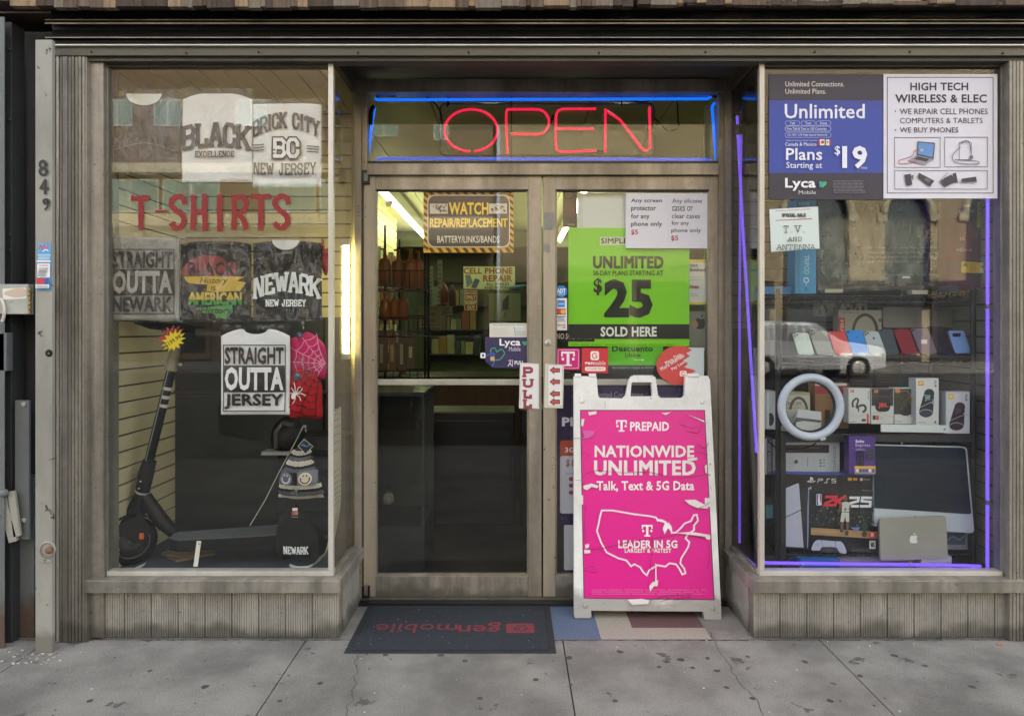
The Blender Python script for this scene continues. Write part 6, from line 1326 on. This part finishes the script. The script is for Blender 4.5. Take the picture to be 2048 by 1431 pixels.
s = carton('printed_carton', 'black and white printed carton hanging at the back above the phones', 1630, 598, 1734, 632, 3.5, .03, '#8f9088')
for i in range(22): x = random.uniform(1632, 1726); y = random.uniform(600, 622); s.poly([(x, y), (x + random.uniform(3, 9), y - 2), (x + random.uniform(2, 8), y + random.uniform(4, 12)), (x + 1, y + 9)], random.choice(('#2f302e', '#44453f', '#b9bab0')))
done(s)
for x0, x1, l in ((1528, 1564, 'narrow clear acrylic panel behind the corner post'), (1575, 1652, 'wide clear acrylic panel behind the mint phone')):
    s = sign('acrylic_panel', l, 'panel', 3.3, group='acrylic panels behind the phones'); s.sheet((x0, 617, x1, 711), ACRYL, .003); done(s)
# television, its carton, blue box
t = thing('television', 'flat television wrapped in clear film on the top shelf', 'television', W(1767, 585, 3.3)); b = MB(); b.pbox(1634, 1902, 400, 579, 3.3, .05, mat('tv_bezel', '#151715', '#1b1d1b', 4, .3)); b.build('housing', t, .004)
s = Sg(3.2985); s.sheet((1641, 404, 1895, 571), mat('tv_screen', '#14211c', '#1b2a23', 2, .12), .001)
for i, l in enumerate(('of the program have been added for your', 'view content restrictions. The details', 'the image are binding and final. Program', 'by the program may be for')): s.t(l, 1737, 492.5 + i * 9.3, 1895 - i * 6, 498 + i * 9.3, '#66736a', 0)
s.t('Copyrighted Big Ticket Pictures', 1768, 547, 1886, 552.5, '#66736a', 0); s.rect(1804, 552.5, 1820, 556, '#c9cdc8'); s.build('screen', t)
k = Sg(3.28); k.prism([k.w(1632, 398), k.w(1904, 398), k.w(1904, 582), k.w(1632, 582)], (0, .0004, 0), BAG); k.build('clear_film', t)
b = MB(); b.pbox(1650, 1686, 578, 585, 3.26, .04, ink('#a8a898')); b.pbox(1824, 1856, 580, 588, 3.26, .04, ink('#a8a898')); b.build('foam_foot', t)
s = carton('television_carton', 'purple and maroon television carton with yellow labels on the top shelf', 1893, 398, 1966, 581, 3.24, .12, '#4a1c3c'); s.rect(1893, 398, 1966, 437, '#4d4152'); s.rect(1893, 437, 1966, 520, '#5a1830')
s.t('onn.', 1924, 409, 1943, 415, '#c4bcc8', .02); s.t('Roku TV', 1917, 420, 1947, 427, '#c4bcc8', .02); s.t('HD', 1920, 473, 1933, 481, '#b89cae', .01); s.t('HDMI', 1913, 496, 1942, 503, '#b89cae', .02); s.t('Roku TV', 1944, 576, 1959, 579, '#cfc4d4', 0)
s.poly([(1930, 448), (1942, 445), (1944, 460), (1956, 466), (1952, 476), (1938, 478), (1940, 500), (1930, 498), (1931, 476), (1922, 470), (1932, 462)], '#7c3448')
s.rect(1953, 403, 1970, 455, '#cdb02c'); s.t('$12', 1956, 420, 1966, 425, '#5c4a14', .02); s.bars(1955, 407, 1968, 418, 3, '#7a6420', 1); s.bars(1955, 430, 1968, 452, 5, '#8a7424', 1, .3)
s.poly([(1920, 523), (1965, 526), (1965, 547), (1919, 545)], '#d2b528'); s.poly([(1927, 524.5), (1932, 533), (1922, 533)], '#2c2410'); s.bars(1934, 527, 1950, 543, 5, '#a8561c', 1, .2); s.rect(1955, 526, 1962, 532, '#d8d4cc'); s.rect(1955, 537, 1962, 546, '#d8d4cc'); done(s)
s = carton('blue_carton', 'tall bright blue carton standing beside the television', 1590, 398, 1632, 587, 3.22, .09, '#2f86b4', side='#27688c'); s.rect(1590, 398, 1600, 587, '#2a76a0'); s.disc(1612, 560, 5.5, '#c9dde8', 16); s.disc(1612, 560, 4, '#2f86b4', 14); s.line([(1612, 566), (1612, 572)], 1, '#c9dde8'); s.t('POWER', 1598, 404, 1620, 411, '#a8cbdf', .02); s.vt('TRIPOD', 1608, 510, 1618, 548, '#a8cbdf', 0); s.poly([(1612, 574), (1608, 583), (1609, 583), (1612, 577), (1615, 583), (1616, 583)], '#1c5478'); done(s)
s = carton('flat_blue_carton', 'flat blue carton lying at the end of the top shelf', 1528, 573, 1588, 588, 3.26, .12, '#2a6f9c'); done(s)
t = thing('fur_hat', 'dark blue cap with a fuzzy brown brim under the television carton', 'hat', W(1898, 592, 3.2)); b = MB(); c = W(1898, 583, 3.22)
b.ball(c, (.055, .05, .03), ink('#222a3c', .9), 16, 8); b.build('crown', t); b = MB()
for i in range(150):
    a = random.uniform(0, 6.28); p = c + Vector((.075 * math.cos(a), .065 * math.sin(a), -.016 + random.uniform(-.012, .012))); q = p + Vector((random.uniform(-.02, .02), random.uniform(-.02, .02), random.uniform(-.015, .015))); b.tube([p, q], [.004, .001], ink('#6b5a32', .9), 4)
o = b.build('fuzzy_brim', t); o['kind'] = 'stuff'
# ring light
t = thing('ring_light', 'large white ring light standing in front of the boxed speakers', 'ring light', W(1621, 880, 3.12)); c = W(1621.5, 813.5, 3.12); rr = 58.5 * 3.12 / F
b = MB(); b.tube([(c.x + rr * math.cos(R(a)), c.y, c.z + rr * 1.01 * math.sin(R(a))) for a in range(0, 360, 8)], .0185, mat('ring_diffuser', '#b9c3d4', '#c4cddc', 4, .35), 14, True); b.build('diffuser_ring', t)
b = MB(); b.tube([(c.x + (rr - .012) * math.cos(R(a)), c.y + .014, c.z + (rr - .012) * 1.01 * math.sin(R(a))) for a in range(0, 360, 8)], .014, ink('#23262c', .4), 10, True); b.build('rear_shell', t)
b = MB(); a = W(1567, 905, 3.14); b.box(a.x - .012, a.x + .012, a.y, a.y + .024, .264, W(0, 862, 3.14).z, ink('#121316', .5)); b.build('stand_pole', t, .003)
s = sign('wire_tag', 'x', 'x', 3.10); s.sheet([(1640, 876), (1651, 873), (1652, 878), (1642, 881)], '#b9c2cc'); o = s.build('maker_tag', t)
b = MB(); b.tube([W(x, y, 3.15) for x, y in smooth([(1536, 882), (1548, 892), (1562, 897), (1600, 897), (1622, 891), (1632, 885)], 4)], .003, RUB, 6); tag(b.build('cable'), 'thin black cable drooping below the ring light', 'cable')
# row of boxed gadgets
s = carton('headphone_box', 'white boxed premium headphones behind the ring light', 1556, 785, 1620, 862, 3.3, .08, '#b4b5a8'); s.rect(1556, 785, 1620, 790, '#a89f70'); s.t('PREMIUM', 1560, 803, 1601, 811, '#55564f', .0); s.line([(1568, 815), (1599, 815)], 1, '#77786f'); s.line(arcp(1597, 823, 17, 190, 350, 12, 28), 5, '#4a4a44'); s.disc(1560, 841, 8, '#2a2a28', 16, 10); done(s)
s = carton('slim_box', 'slim white boxed earphones beside the rack post', 1533, 782, 1552, 858, 3.26, .1, '#a3aaa8'); s.disc(1541, 838, 7, '#26282a', 14, 13); s.rect(1534, 784, 1538, 856, '#b9c3c0'); done(s)
t = thing('small_white_box', 'small white box tilted forward inside the ring light', 'box', W(1610, 850, 3.2))
b = MB(); A = [W(1593, 832, 3.2), W(1643, 840, 3.2), W(1635, 853, 3.17), W(1585, 847, 3.17)]; Bq = [W(1597, 818, 3.26), W(1642, 823, 3.26)]
top = [W(1596, 818, 3.26), W(1642, 823, 3.26), W(1643, 840, 3.19), W(1593, 834, 3.19)]; fr = [W(1593, 834, 3.19), W(1643, 840, 3.19), W(1635, 855, 3.2), W(1584, 852, 3.2)]
b.prism(top, (0, .01, -.055), ink('#c9cfcf')); bx = b.build('body', t); q = MB(); q.prism([p + Vector((0, -.001, 0)) for p in fr], (0, .004, 0), ink('#5f6469')); q.build('grey_face', t)
q = MB(); q.prism([W(1584, 852, 3.199), W(1593, 834, 3.189), W(1596, 818, 3.26), W(1586, 838, 3.27)], (.004, .004, 0), ink('#a9b1b5')); q.build('end_face', t)
s = carton('streaming_carton', 'brown and red streaming stick carton behind the ring light', 1630, 766, 1697, 856, 3.32, .08, '#8a6644'); s.rect(1630, 766, 1697, 787, '#8c2a30'); s.rect(1630, 766, 1693, 771, '#c4c6c4'); s.t('Roku Streaming', 1651, 792, 1684, 797, '#4c3622', 0); s.rect(1649, 819, 1660, 850, '#26282a', 2); s.rect(1665, 806, 1675, 852, '#26282a', 2); s.disc(1670, 814, 3, '#34506c', 10); done(s)
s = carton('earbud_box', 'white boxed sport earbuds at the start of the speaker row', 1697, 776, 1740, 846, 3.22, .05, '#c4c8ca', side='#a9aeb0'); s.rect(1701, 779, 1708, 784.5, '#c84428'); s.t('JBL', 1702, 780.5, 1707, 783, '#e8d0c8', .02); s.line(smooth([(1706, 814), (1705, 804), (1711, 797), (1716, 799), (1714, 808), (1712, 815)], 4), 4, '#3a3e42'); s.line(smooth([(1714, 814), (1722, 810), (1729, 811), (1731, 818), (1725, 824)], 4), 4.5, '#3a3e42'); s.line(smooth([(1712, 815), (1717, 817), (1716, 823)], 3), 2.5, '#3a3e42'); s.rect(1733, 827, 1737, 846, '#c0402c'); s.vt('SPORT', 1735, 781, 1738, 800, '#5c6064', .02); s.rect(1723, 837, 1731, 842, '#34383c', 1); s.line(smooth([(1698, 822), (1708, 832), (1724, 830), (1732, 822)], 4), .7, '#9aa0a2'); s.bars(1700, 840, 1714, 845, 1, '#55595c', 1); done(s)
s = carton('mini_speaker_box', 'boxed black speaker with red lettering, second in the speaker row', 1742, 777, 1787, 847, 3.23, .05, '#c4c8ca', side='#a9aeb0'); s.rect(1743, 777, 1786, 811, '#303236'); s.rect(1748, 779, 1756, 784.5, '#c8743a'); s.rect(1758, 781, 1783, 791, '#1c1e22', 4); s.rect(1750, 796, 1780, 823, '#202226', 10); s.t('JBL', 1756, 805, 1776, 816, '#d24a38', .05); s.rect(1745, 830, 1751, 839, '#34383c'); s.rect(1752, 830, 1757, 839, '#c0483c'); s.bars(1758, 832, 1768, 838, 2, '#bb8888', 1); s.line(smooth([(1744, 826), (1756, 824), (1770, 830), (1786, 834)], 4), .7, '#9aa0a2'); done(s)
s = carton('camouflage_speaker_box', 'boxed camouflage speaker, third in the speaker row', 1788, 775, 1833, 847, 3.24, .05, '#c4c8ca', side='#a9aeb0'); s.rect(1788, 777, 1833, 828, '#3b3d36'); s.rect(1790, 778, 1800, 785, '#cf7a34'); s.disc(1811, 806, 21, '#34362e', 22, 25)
for i in range(26): a = random.uniform(0, 6.28); r = random.uniform(0, 17); s.disc(1811 + r * math.cos(a), 806 + r * 1.15 * math.sin(a), random.uniform(1.5, 4), random.choice(('#4a4b3c', '#5b5844', '#2a2b26', '#3d4034')), 7)
s.line(smooth([(1800, 782), (1814, 782), (1822, 796), (1823, 802)], 4), 1.2, '#9a958a'); s.line([(1813, 788), (1823, 802)], 2, '#9a4a44'); s.poly(smooth([(1788, 829), (1800, 831), (1814, 833), (1833, 828)], 4) + [(1833, 847), (1788, 847)], '#c4c8ca'); s.bars(1789, 840, 1804, 844, 1, '#55595c', 1); s.rect(1825, 832, 1828, 835, '#3c4044'); done(s)
def flip(label, x0, y0, c1, c2, acc, h, w):
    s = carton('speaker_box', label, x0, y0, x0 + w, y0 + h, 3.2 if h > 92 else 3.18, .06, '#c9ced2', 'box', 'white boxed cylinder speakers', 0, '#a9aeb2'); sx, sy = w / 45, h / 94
    s.rect(x0 + 4 * sx, y0 + 5 * sy, x0 + 15 * sx, y0 + 15 * sy, acc); s.t('JBL', x0 + 6 * sx, y0 + 8 * sy, x0 + 13 * sx, y0 + 12 * sy, '#f0e4b8', .03); s.vt('FLIP', x0 + 36.5 * sx, y0 + 5 * sy, x0 + 40.5 * sx, y0 + 19 * sy, '#2a2d30', .03)
    P = [(x0 + 22 * sx + 10 * sx * math.cos(R(a)) + 4 * sx, y0 + 30 * sy + 9 * sy * math.sin(R(a))) for a in range(190, 361, 17)] + [(x0 + 34 * sx, y0 + 68 * sy)] + [(x0 + 19.5 * sx + 14 * sx * math.cos(R(a)), y0 + 68 * sy + 10 * sy * math.sin(R(a))) for a in range(10, 171, 16)] + [(x0 + 6 * sx, y0 + 64 * sy)]
    s.poly(P, c1); s.disc(x0 + 19.5 * sx, y0 + 70 * sy, 12 * sx, c2, 18, 6 * sy); s.line(arcp(x0 + 19.5 * sx, y0 + 69 * sy, 13 * sx, 180, 360, 14, 6.5 * sy), 1.6, '#8f989e')
    s.vt('JBL', x0 + 15 * sx, y0 + 32 * sy, x0 + 28 * sx, y0 + 46 * sy, '#8fa3ae' if c1 != '#33232a' else '#5c464e', .03)
    s.line(smooth([(x0, y0 + 60 * sy), (x0 + 8 * sx, y0 + 58 * sy), (x0 + 30 * sx, y0 + 48 * sy), (x0 + 44 * sx, y0 + 46 * sy)], 4), .9, '#aeb9c0')
    for i in range(7): s.disc(x0 + random.uniform(31, 40) * sx, y0 + random.uniform(36, 54) * sy, random.uniform(.6, 1.6), '#aab4bb', 7)
    s.bars(x0 + 4 * sx, y0 + 86 * sy, x0 + 20 * sx, y0 + 90 * sy, 1, '#5c6672', 1.2); s.rect(x0 + 36 * sx, y0 + 85 * sy, x0 + 39 * sx, y0 + 90 * sy, '#4c5258'); done(s)
flip('white boxed blue black cylinder speaker standing tallest in the speaker row', 1832, 756, '#1b2730', '#223a48', '#d09a34', 94, 45); flip('white boxed dark red cylinder speaker at the far end of the row', 1892, 783, '#33232a', '#3c2b32', '#d2b23c', 93, 47)
s = carton('toothbrush_carton', 'white carton with a dark wand picture lying on the lower shelf', 1546, 884, 1679, 943, 3.22, .09, '#aeb4c0', skew=0); s.rect(1555, 884, 1570, 943, '#16171c') if False else None
s.rect(1571, 889, 1658, 905, '#1f2128', 3); s.rect(1575, 891, 1592, 903, '#2c2f36', 3); s.line([(1596, 894), (1640, 895)], 2, '#4c515a'); s.vt('DOLPHIN', 1551, 905, 1560, 938, '#30343c', .02); s.bars(1574, 912, 1590, 938, 6, '#8a909c', .8); s.disc(1591, 922, 4, '#40454e', 10); s.line([(1614, 914), (1614, 932)], 1, '#40454e'); s.bars(1600, 912, 1610, 938, 7, '#9aa0ac', .7); s.bars(1620, 912, 1630, 938, 7, '#9aa0ac', .7)
for i in range(3): s.rect(1635, 916 + i * 6, 1638, 919 + i * 6, '#30343c'); s.rect(1641, 916 + i * 6, 1646, 918 + i * 6, '#6c727c')
s.vt('SONIC', 1662, 890, 1667, 938, '#5c6270', 0); done(s)
s = carton('wireless_carton', 'dark narrow carton with vertical lettering beside the corner post', 1530, 876, 1545, 948, 3.2, .1, '#2c2c32'); s.rect(1530, 876, 1533, 948, '#8d8d98'); s.vt('TRUE WIRELESS', 1535, 880, 1542, 942, '#7d7d88', .01); done(s)
s = carton('streaming_box', 'purple streaming player box with a remote picture standing on the console carton', 1698, 872, 1750, 947, 3.14, .05, '#4a2f80', side='#35215f'); s.t('Roku', 1711, 879, 1728, 884.5, '#dcd4ea', .06); s.t('Express', 1711, 886, 1740, 894, '#cfc4e4', .0); s.bars(1711, 896, 1730, 900, 2, '#b8a8d8', .8); s.rect(1712, 901, 1727, 931, '#1c1430', 3); s.rect(1732, 896, 1746, 920, '#3a3a4e', 2)
for i in range(6): s.disc(1716 + (i % 2) * 7, 908 + (i // 2) * 7, 1.5, '#4a3a78', 8)
s.rect(1708, 931, 1750, 947, '#8c8c94'); s.rect(1708, 931, 1750, 936, '#d8a23c')
for i in range(6): s.rect(1711 + i * 6.3, 937, 1716 + i * 6.3, 943, random.choice(('#26304c', '#3c4c8a', '#d8d8dc', '#7a2c4c')))
for i in range(9): s.line([(1699, 880 + i * 5), (1705, 880 + i * 5)], .6, '#6a54a0')
done(s)
# console carton
s = sign('console_carton', 'large black game console carton with a white console picture, low in the window', 'box', 3.2); P = [(1562, 948), (1748.5, 950), (1749, 1105), (1562, 1096)]
s.prism([s.w(x, y) for x, y in P], (0, .12, 0), ink('#101218')); s.poly(P, '#14161c'); s.poly([(1546, 941), (1749, 945), (1749, 950.5), (1546, 947)], '#34489a')
zp = zc(7.157, 1540, 920); PW = '#aab0c4'
s.poly(zp([(205, 405), (395, 326), (412, 335), (480, 1246), (192, 1228)]), PW); s.line(zp([(202, 822), (445, 706)]), 1.7, '#1c1e26'); s.poly(zp([(430, 400), (530, 392), (545, 1000), (520, 1250), (482, 1240)]), '#24262e'); s.poly(zp([(545, 390), (592, 372), (560, 740), (542, 1250), (528, 1250), (532, 700)]), '#8f9cbc')
# logo and name
s.poly(zp([(572, 240), (588, 236), (614, 250), (616, 285), (600, 292), (598, 262), (590, 258), (590, 318), (572, 312)]), '#c9cad2'); s.poly(zp([(526, 298), (568, 282), (568, 292), (546, 302), (568, 304), (568, 312), (540, 310)]), '#c9cad2'); s.poly(zp([(594, 300), (640, 288), (648, 298), (600, 318), (594, 312), (624, 300)]), '#c9cad2')
for st in ([(678, 318), (684, 286), (748, 284), (750, 264), (682, 262)], [(772, 318), (812, 316), (814, 264), (854, 262)], [(940, 266), (884, 264), (882, 288), (938, 290), (936, 318), (876, 318)]): s.line(zp(st), 1.3, '#c9cad2')
s.rect(*zp([(1112, 246)])[0], *zp([(1168, 288)])[0], '#c99a34'); s.rect(*zp([(1184, 252)])[0], *zp([(1246, 284)])[0], '#c99a34'); s.disc(*zp([(1302, 270)])[0], 3, '#c9cad2', 14); s.bars(*zp([(1330, 262)])[0], *zp([(1446, 282)])[0], 1, '#a8a9b4', 1)
# game picture: a plain crowd, floor and a plain player in white
A = zp([(555, 410), (1488, 430), (1497, 995), (548, 940)]); s.poly(A, '#1c2128')
for i in range(150):
    x = random.uniform(575, 1480); y = random.uniform(660, 930); s.disc(*zp([(x, y)])[0], random.uniform(.8, 2.4), random.choice(('#2c3438', '#3a4644', '#4b4640', '#22302e', '#56625c', '#181c20', '#6c6a64')), 6)
s.poly(zp([(548, 935), (1497, 995), (1500, 1096), (546, 1036)]), '#9a7d58'); s.poly(zp([(548, 975), (1000, 1005), (1000, 1012), (548, 985)]), '#b89a70')
s.rect(*zp([(622, 460)])[0], *zp([(702, 620)])[0], '#c9ccd8', 2); s.poly(zp([(628, 468), (652, 468), (645, 560), (655, 612), (628, 612)]), '#34549a'); s.poly(zp([(668, 468), (697, 468), (697, 612), (680, 560)]), '#b43c48')
# 2K25 slanted block numerals
def slant(st, w, c): s.line(zp(st), w, c)
for st in ([(748, 500), (868, 500), (860, 545), (752, 592), (740, 616), (880, 616)],): slant(st, 5.4, '#c42c3c')
for st in ([(910, 480), (892, 632)], [(1050, 486), (915, 560)], [(940, 560), (985, 632)]): slant(st, 5.6, '#c42c3c')
for st in ([(1092, 512), (1222, 512), (1214, 560), (1100, 592), (1090, 632), (1226, 632)], [(1414, 514), (1275, 510), (1268, 560), (1390, 570), (1384, 632), (1240, 632)]): slant(st, 5.0, '#d3d7de')
SK = '#6a4c3c'; WK = '#b9bdb8'
s.disc(*zp([(1038, 530)])[0], 3.6, SK, 12, 4.6); s.poly(zp([(985, 580), (1015, 570), (1060, 570), (1100, 590), (1085, 715), (985, 715)]), WK); s.poly(zp([(985, 582), (950, 620), (925, 740), (940, 750), (970, 660), (990, 630)]), SK); s.poly(zp([(1095, 590), (1118, 640), (1105, 690), (1075, 680), (1090, 640)]), SK)
s.poly(zp([(980, 715), (1085, 715), (1088, 850), (1042, 850), (1030, 770), (1008, 855), (960, 850)]), WK); s.line(zp([(985, 712), (1085, 716)]), 1, '#2c3a34'); s.poly(zp([(965, 850), (1005, 855), (1000, 960), (965, 960)]), SK); s.poly(zp([(1045, 850), (1085, 850), (1075, 985), (1045, 985)]), SK); s.rect(*zp([(958, 955)])[0], *zp([(1000, 1000)])[0], '#3c4040', 1); s.rect(*zp([(1030, 985)])[0], *zp([(1075, 1045)])[0], '#3c4040', 1); s.t('0', *zp([(1018, 655)])[0], *zp([(1048, 692)])[0], '#2a332e', .03)
s.disc(*zp([(1300, 1028)])[0], 5.5, '#4a3428', 16); s.poly(zp([(1255, 900), (1310, 850), (1360, 920), (1340, 990), (1270, 985)]), '#22403a'); s.poly(zp([(1100, 930), (1240, 925), (1215, 975), (1160, 970)]), '#5c84b4')
s.rect(*zp([(1366, 990)])[0], *zp([(1460, 1070)])[0], '#b83038'); s.t('2K', *zp([(1385, 1008)])[0], *zp([(1442, 1056)])[0], '#e4d4d4', .04)
s.rect(*zp([(1370, 1115)])[0], *zp([(1460, 1236)])[0], '#c4c8cc'); s.t('E', *zp([(1392, 1146)])[0], *zp([(1442, 1204)])[0], '#1c1e22', .07, 1, -8); s.rect(*zp([(1374, 1126)])[0], *zp([(1456, 1134)])[0], '#6c7074')
CTRL = zp(smooth([(552, 1250), (570, 1170), (620, 1112), (700, 1110), (890, 1125), (965, 1130), (1010, 1180), (1046, 1292), (960, 1290), (920, 1240), (890, 1210), (710, 1205), (670, 1250), (640, 1255)], 3, True)); s.poly(CTRL, '#a7aec4'); s.poly(zp([(705, 1205), (890, 1210), (925, 1245), (945, 1290), (690, 1278), (655, 1262)]), '#2c2e36'); s.line(zp([(692, 1112), (710, 1205)]), .8, '#4c5060'); s.line(zp([(892, 1125), (885, 1210)]), .8, '#4c5060')
s.line(zp([(610, 1170), (650, 1172)]), 1.4, '#8c92a8'); s.line(zp([(630, 1150), (630, 1192)]), 1.4, '#8c92a8')
s.bars(*zp([(1110, 1224)])[0], *zp([(1450, 1275)])[0], 3, '#5c5e66', .7, .3); s.line(zp([(1255, 400), (1450, 412)]), .7, '#8a8c94'); done(s)
# all in one computer and closed laptop
t = thing('desktop_computer', 'large silver all-in-one computer with a dark screen, tilted in the window', 'computer', W(1850, 1060, 3.2)); s = Sg(3.155, .05)
O = zr3([(957, 150), (1500, 163), (1522, 166), (1536, 180), (1580, 680), (1572, 698), (1555, 700), (960, 658)]); s.prism([s.w(x, y) for x, y in O], s.n * -.02, mat('brushed_silver', '#b9c4cc', '#c4ced6', 3, .35, .2)); s.build('case', t, .003)
s = Sg(3.1535, .05); s.sheet(zr3([(957, 156), (1508, 170), (1526, 182), (1562, 575), (1552, 583), (960, 545)]), mat('dark_screen_glass', '#1c2430', '#242d3a', 2, .25, 0, (1, 1, 1), 0, None, None, 30, .68, None, .2), .001); s.build('screen', t); s = Sg(3.1525, .05)
s.k = 2; s.disc(*zr3([(1215, 598)])[0], 1.8, '#3c4248', 10); s.build('emblem', t)
t = thing('laptop', 'closed silver laptop with a pale fruit emblem leaning before the computer', 'laptop', W(1828, 1118, 3.12)); s = Sg(3.10, .08)
O = zr3([(992, 618), (1000, 612), (1392, 594), (1404, 600), (1418, 848), (1410, 860), (1008, 872), (998, 864)]); s.prism([s.w(x, y) for x, y in O], s.n * -.012, mat('laptop_silver', '#8f908a', '#989993', 3, .35, .3)); s.build('lid', t, .003)
s = Sg(3.0985, .08); ap = lambda P: zr3(P); s.poly(ap(smooth([(1182, 728), (1190, 716), (1204, 718), (1218, 714), (1226, 722), (1220, 736), (1228, 750), (1218, 764), (1204, 762), (1190, 764), (1180, 750)], 3, True)), '#d3d8d6'); s.poly(ap([(1202, 712), (1204, 704), (1214, 700), (1212, 708)]), '#d3d8d6'); s.build('emblem', t)
s = Sg(3.12, .08); s.prism([s.w(x, y) for x, y in zr3([(986, 640), (996, 620), (1006, 868), (988, 850)])], s.n * -.01, ink('#2c2d30')); s.build('base', t)
s = carton('teal_picture_box', 'white box with a teal picture half hidden behind the laptop', 1888, 1062, 1936, 1098, 3.24, .06, '#8d949c'); s.rect(1892, 1065, 1930, 1088, '#3f5a6a'); s.line(smooth([(1895, 1080), (1905, 1072), (1918, 1078), (1928, 1070)], 4), 1.5, '#8fa8b4'); done(s)
for x0, x1, y0, y1, c, l in ((1600, 1679, 1117, 1140, '#2a62a8', 'flat blue box lying on the window floor'), (1680, 1828, 1118, 1141, '#7a7690', 'long pale box lying on the window floor'), (1842, 1903, 1112, 1146, '#a8a2b8', 'squarish pale box on the window floor under the laptop')):
    s = carton('floor_box', l, x0, y0, x1, y1, 3.16 if x0 < 1840 else 3.13, .12, c, 'box', 'boxes on the phone window floor'); done(s)
# clutter by the side pane of the phone window
t = thing('speaker_stack', 'black round gadget with a lens standing by the side pane', 'gadget', W(1545, 1080, 3.35)); b = MB(); c = W(1541, 1060, 3.32); b.lathe(c, [(.06, .06), (.065, 0), (.05, -.015), (.03, -.01), (0, -.01)], BLK, (0, -1, 0), 22); b.box(c.x - .05, c.x + .05, c.y - .0, c.y + .08, .264, c.z - .05, BLK); b.build('body', t, .004)
s = carton('teal_glow_box', 'dark box with a teal streak beside the rack post', 1530, 1000, 1556, 1050, 3.3, .08, '#2a2c34'); s.poly([(1531, 1010), (1545, 1008), (1548, 1034), (1533, 1036)], '#4a7d8a'); done(s)  # teal streak is plain colour on the box front
for i, (px0, px1, y0, y1, x, c, l) in enumerate(((1494, 1512, 165, 240, 1.22, '#8d8168', 'beige monitor case high by the side pane'), (1491, 1514, 262, 320, 1.24, '#6f7466', 'grey equipment case below the beige one by the side pane'), (1496, 1512, 345, 395, 1.26, '#8a8878', 'pale pamphlet box low by the side pane'), (1502, 1514, 520, 600, 1.2, '#4f8a3a', 'green bag hanging by the side pane'))):
    d = x * F / ((px0 + px1) / 2 - CX); s = sign('side_carton', l, 'carton', d, group='cartons stacked by the phone window side pane'); s.prism([s.w(px0, y0), s.w(px1, y0), s.w(px1, y1), s.w(px0, y1)], (0, .1, 0), ink(c)); s.rect(px0 + 2, y0 + 6, px1 - 3, y0 + 26, '#3b3d3a', 3) if i < 2 else None; done(s)

# litter
b = MB(); c = gpt(1999, 1287, .004); b.tube([c + Vector((-.012, -.004, 0)), c + Vector((.014, .005, 0))], .004, ink('#b8743c', .8), 8); tag(b.build('cigarette_butt'), 'orange cigarette butt on the pavement below the phone window', 'cigarette butt')
b = MB()
for i in range(150):
    px = random.gauss(60, 26) if i < 80 else random.uniform(90, 2040); py = random.uniform(1296, 1328) if i < 80 else random.choice((random.uniform(1278, 1296), random.uniform(1290, 1430)))
    c = gpt(max(4, px), py, .001); r = random.uniform(.001, .0045) * (1.5 if i < 80 else .8); a = random.uniform(0, 3.1); n = random.randint(3, 5)
    P = [(c.x + r * random.uniform(.6, 1.4) * math.cos(a + 6.28 * k / n), c.y + r * random.uniform(.6, 1.4) * math.sin(a + 6.28 * k / n), .001) for k in range(n)]; b.prism(P, (0, 0, .002), ink(random.choice(('#c4c2bc', '#a8a49c', '#6b665e', '#8c7a66', '#d8d8d4'))))
tag(b.build('litter'), 'scraps of litter and grit along the foot of the shop front', None, None, 'stuff')

t = thing('shadow_cloth', 'black cloth hanging behind the wire shelving', 'cloth', (1.6, .4, .3)); b = MB(); n = 60; P = []  # dark sheet added for the shadow behind the shelves
for i in range(n + 1): x = 1.14 + (2.2 - 1.14) * i / n; P.append((x, .43 + .012 * math.sin(i * .9) + .006 * math.sin(i * 2.3)))
b.add([(x, y, z) for x, y in P for z in (.27, 1.37)], [(2 * i, 2 * i + 2, 2 * i + 3, 2 * i + 1) for i in range(n)], mat('shadow_cloth_black', '#17181a', '#1f2022', 6, .95), True); b.build('cloth', t)
for i in range(14):
    x = random.uniform(1.2, 2.0); y = random.choice((.12, .2, .28)); z = random.choice((SH[1] - .26, SH[2] + .004, SH[3] + .004)); w, h = random.uniform(.05, .12), random.uniform(.1, .22)
for k, (px0, px1, y0, y1, c, l) in enumerate(((1700, 1745, 722, 775, '#2a2d30', 'dark boxed cable behind the earbuds box'), (1752, 1800, 728, 776, '#343230', 'dark brown box behind the small red lettered speaker'), (1850, 1885, 640, 712, '#3a3d40', 'grey blister pack at the back between the phones'), (1802, 1830, 735, 775, '#1f3a40', 'dark teal box behind the camouflage speaker'))):
    s = carton('stock_box', l, px0, y0, px1, y1, 3.48, .04, c, 'box', 'dark stock boxes at the back of the shelves'); s.bars(px0 + 3, y0 + 4, px1 - 3, y1 - 4, 7, '#55585a', 1.2, .4); done(s)
bpy.context.view_layer.update()
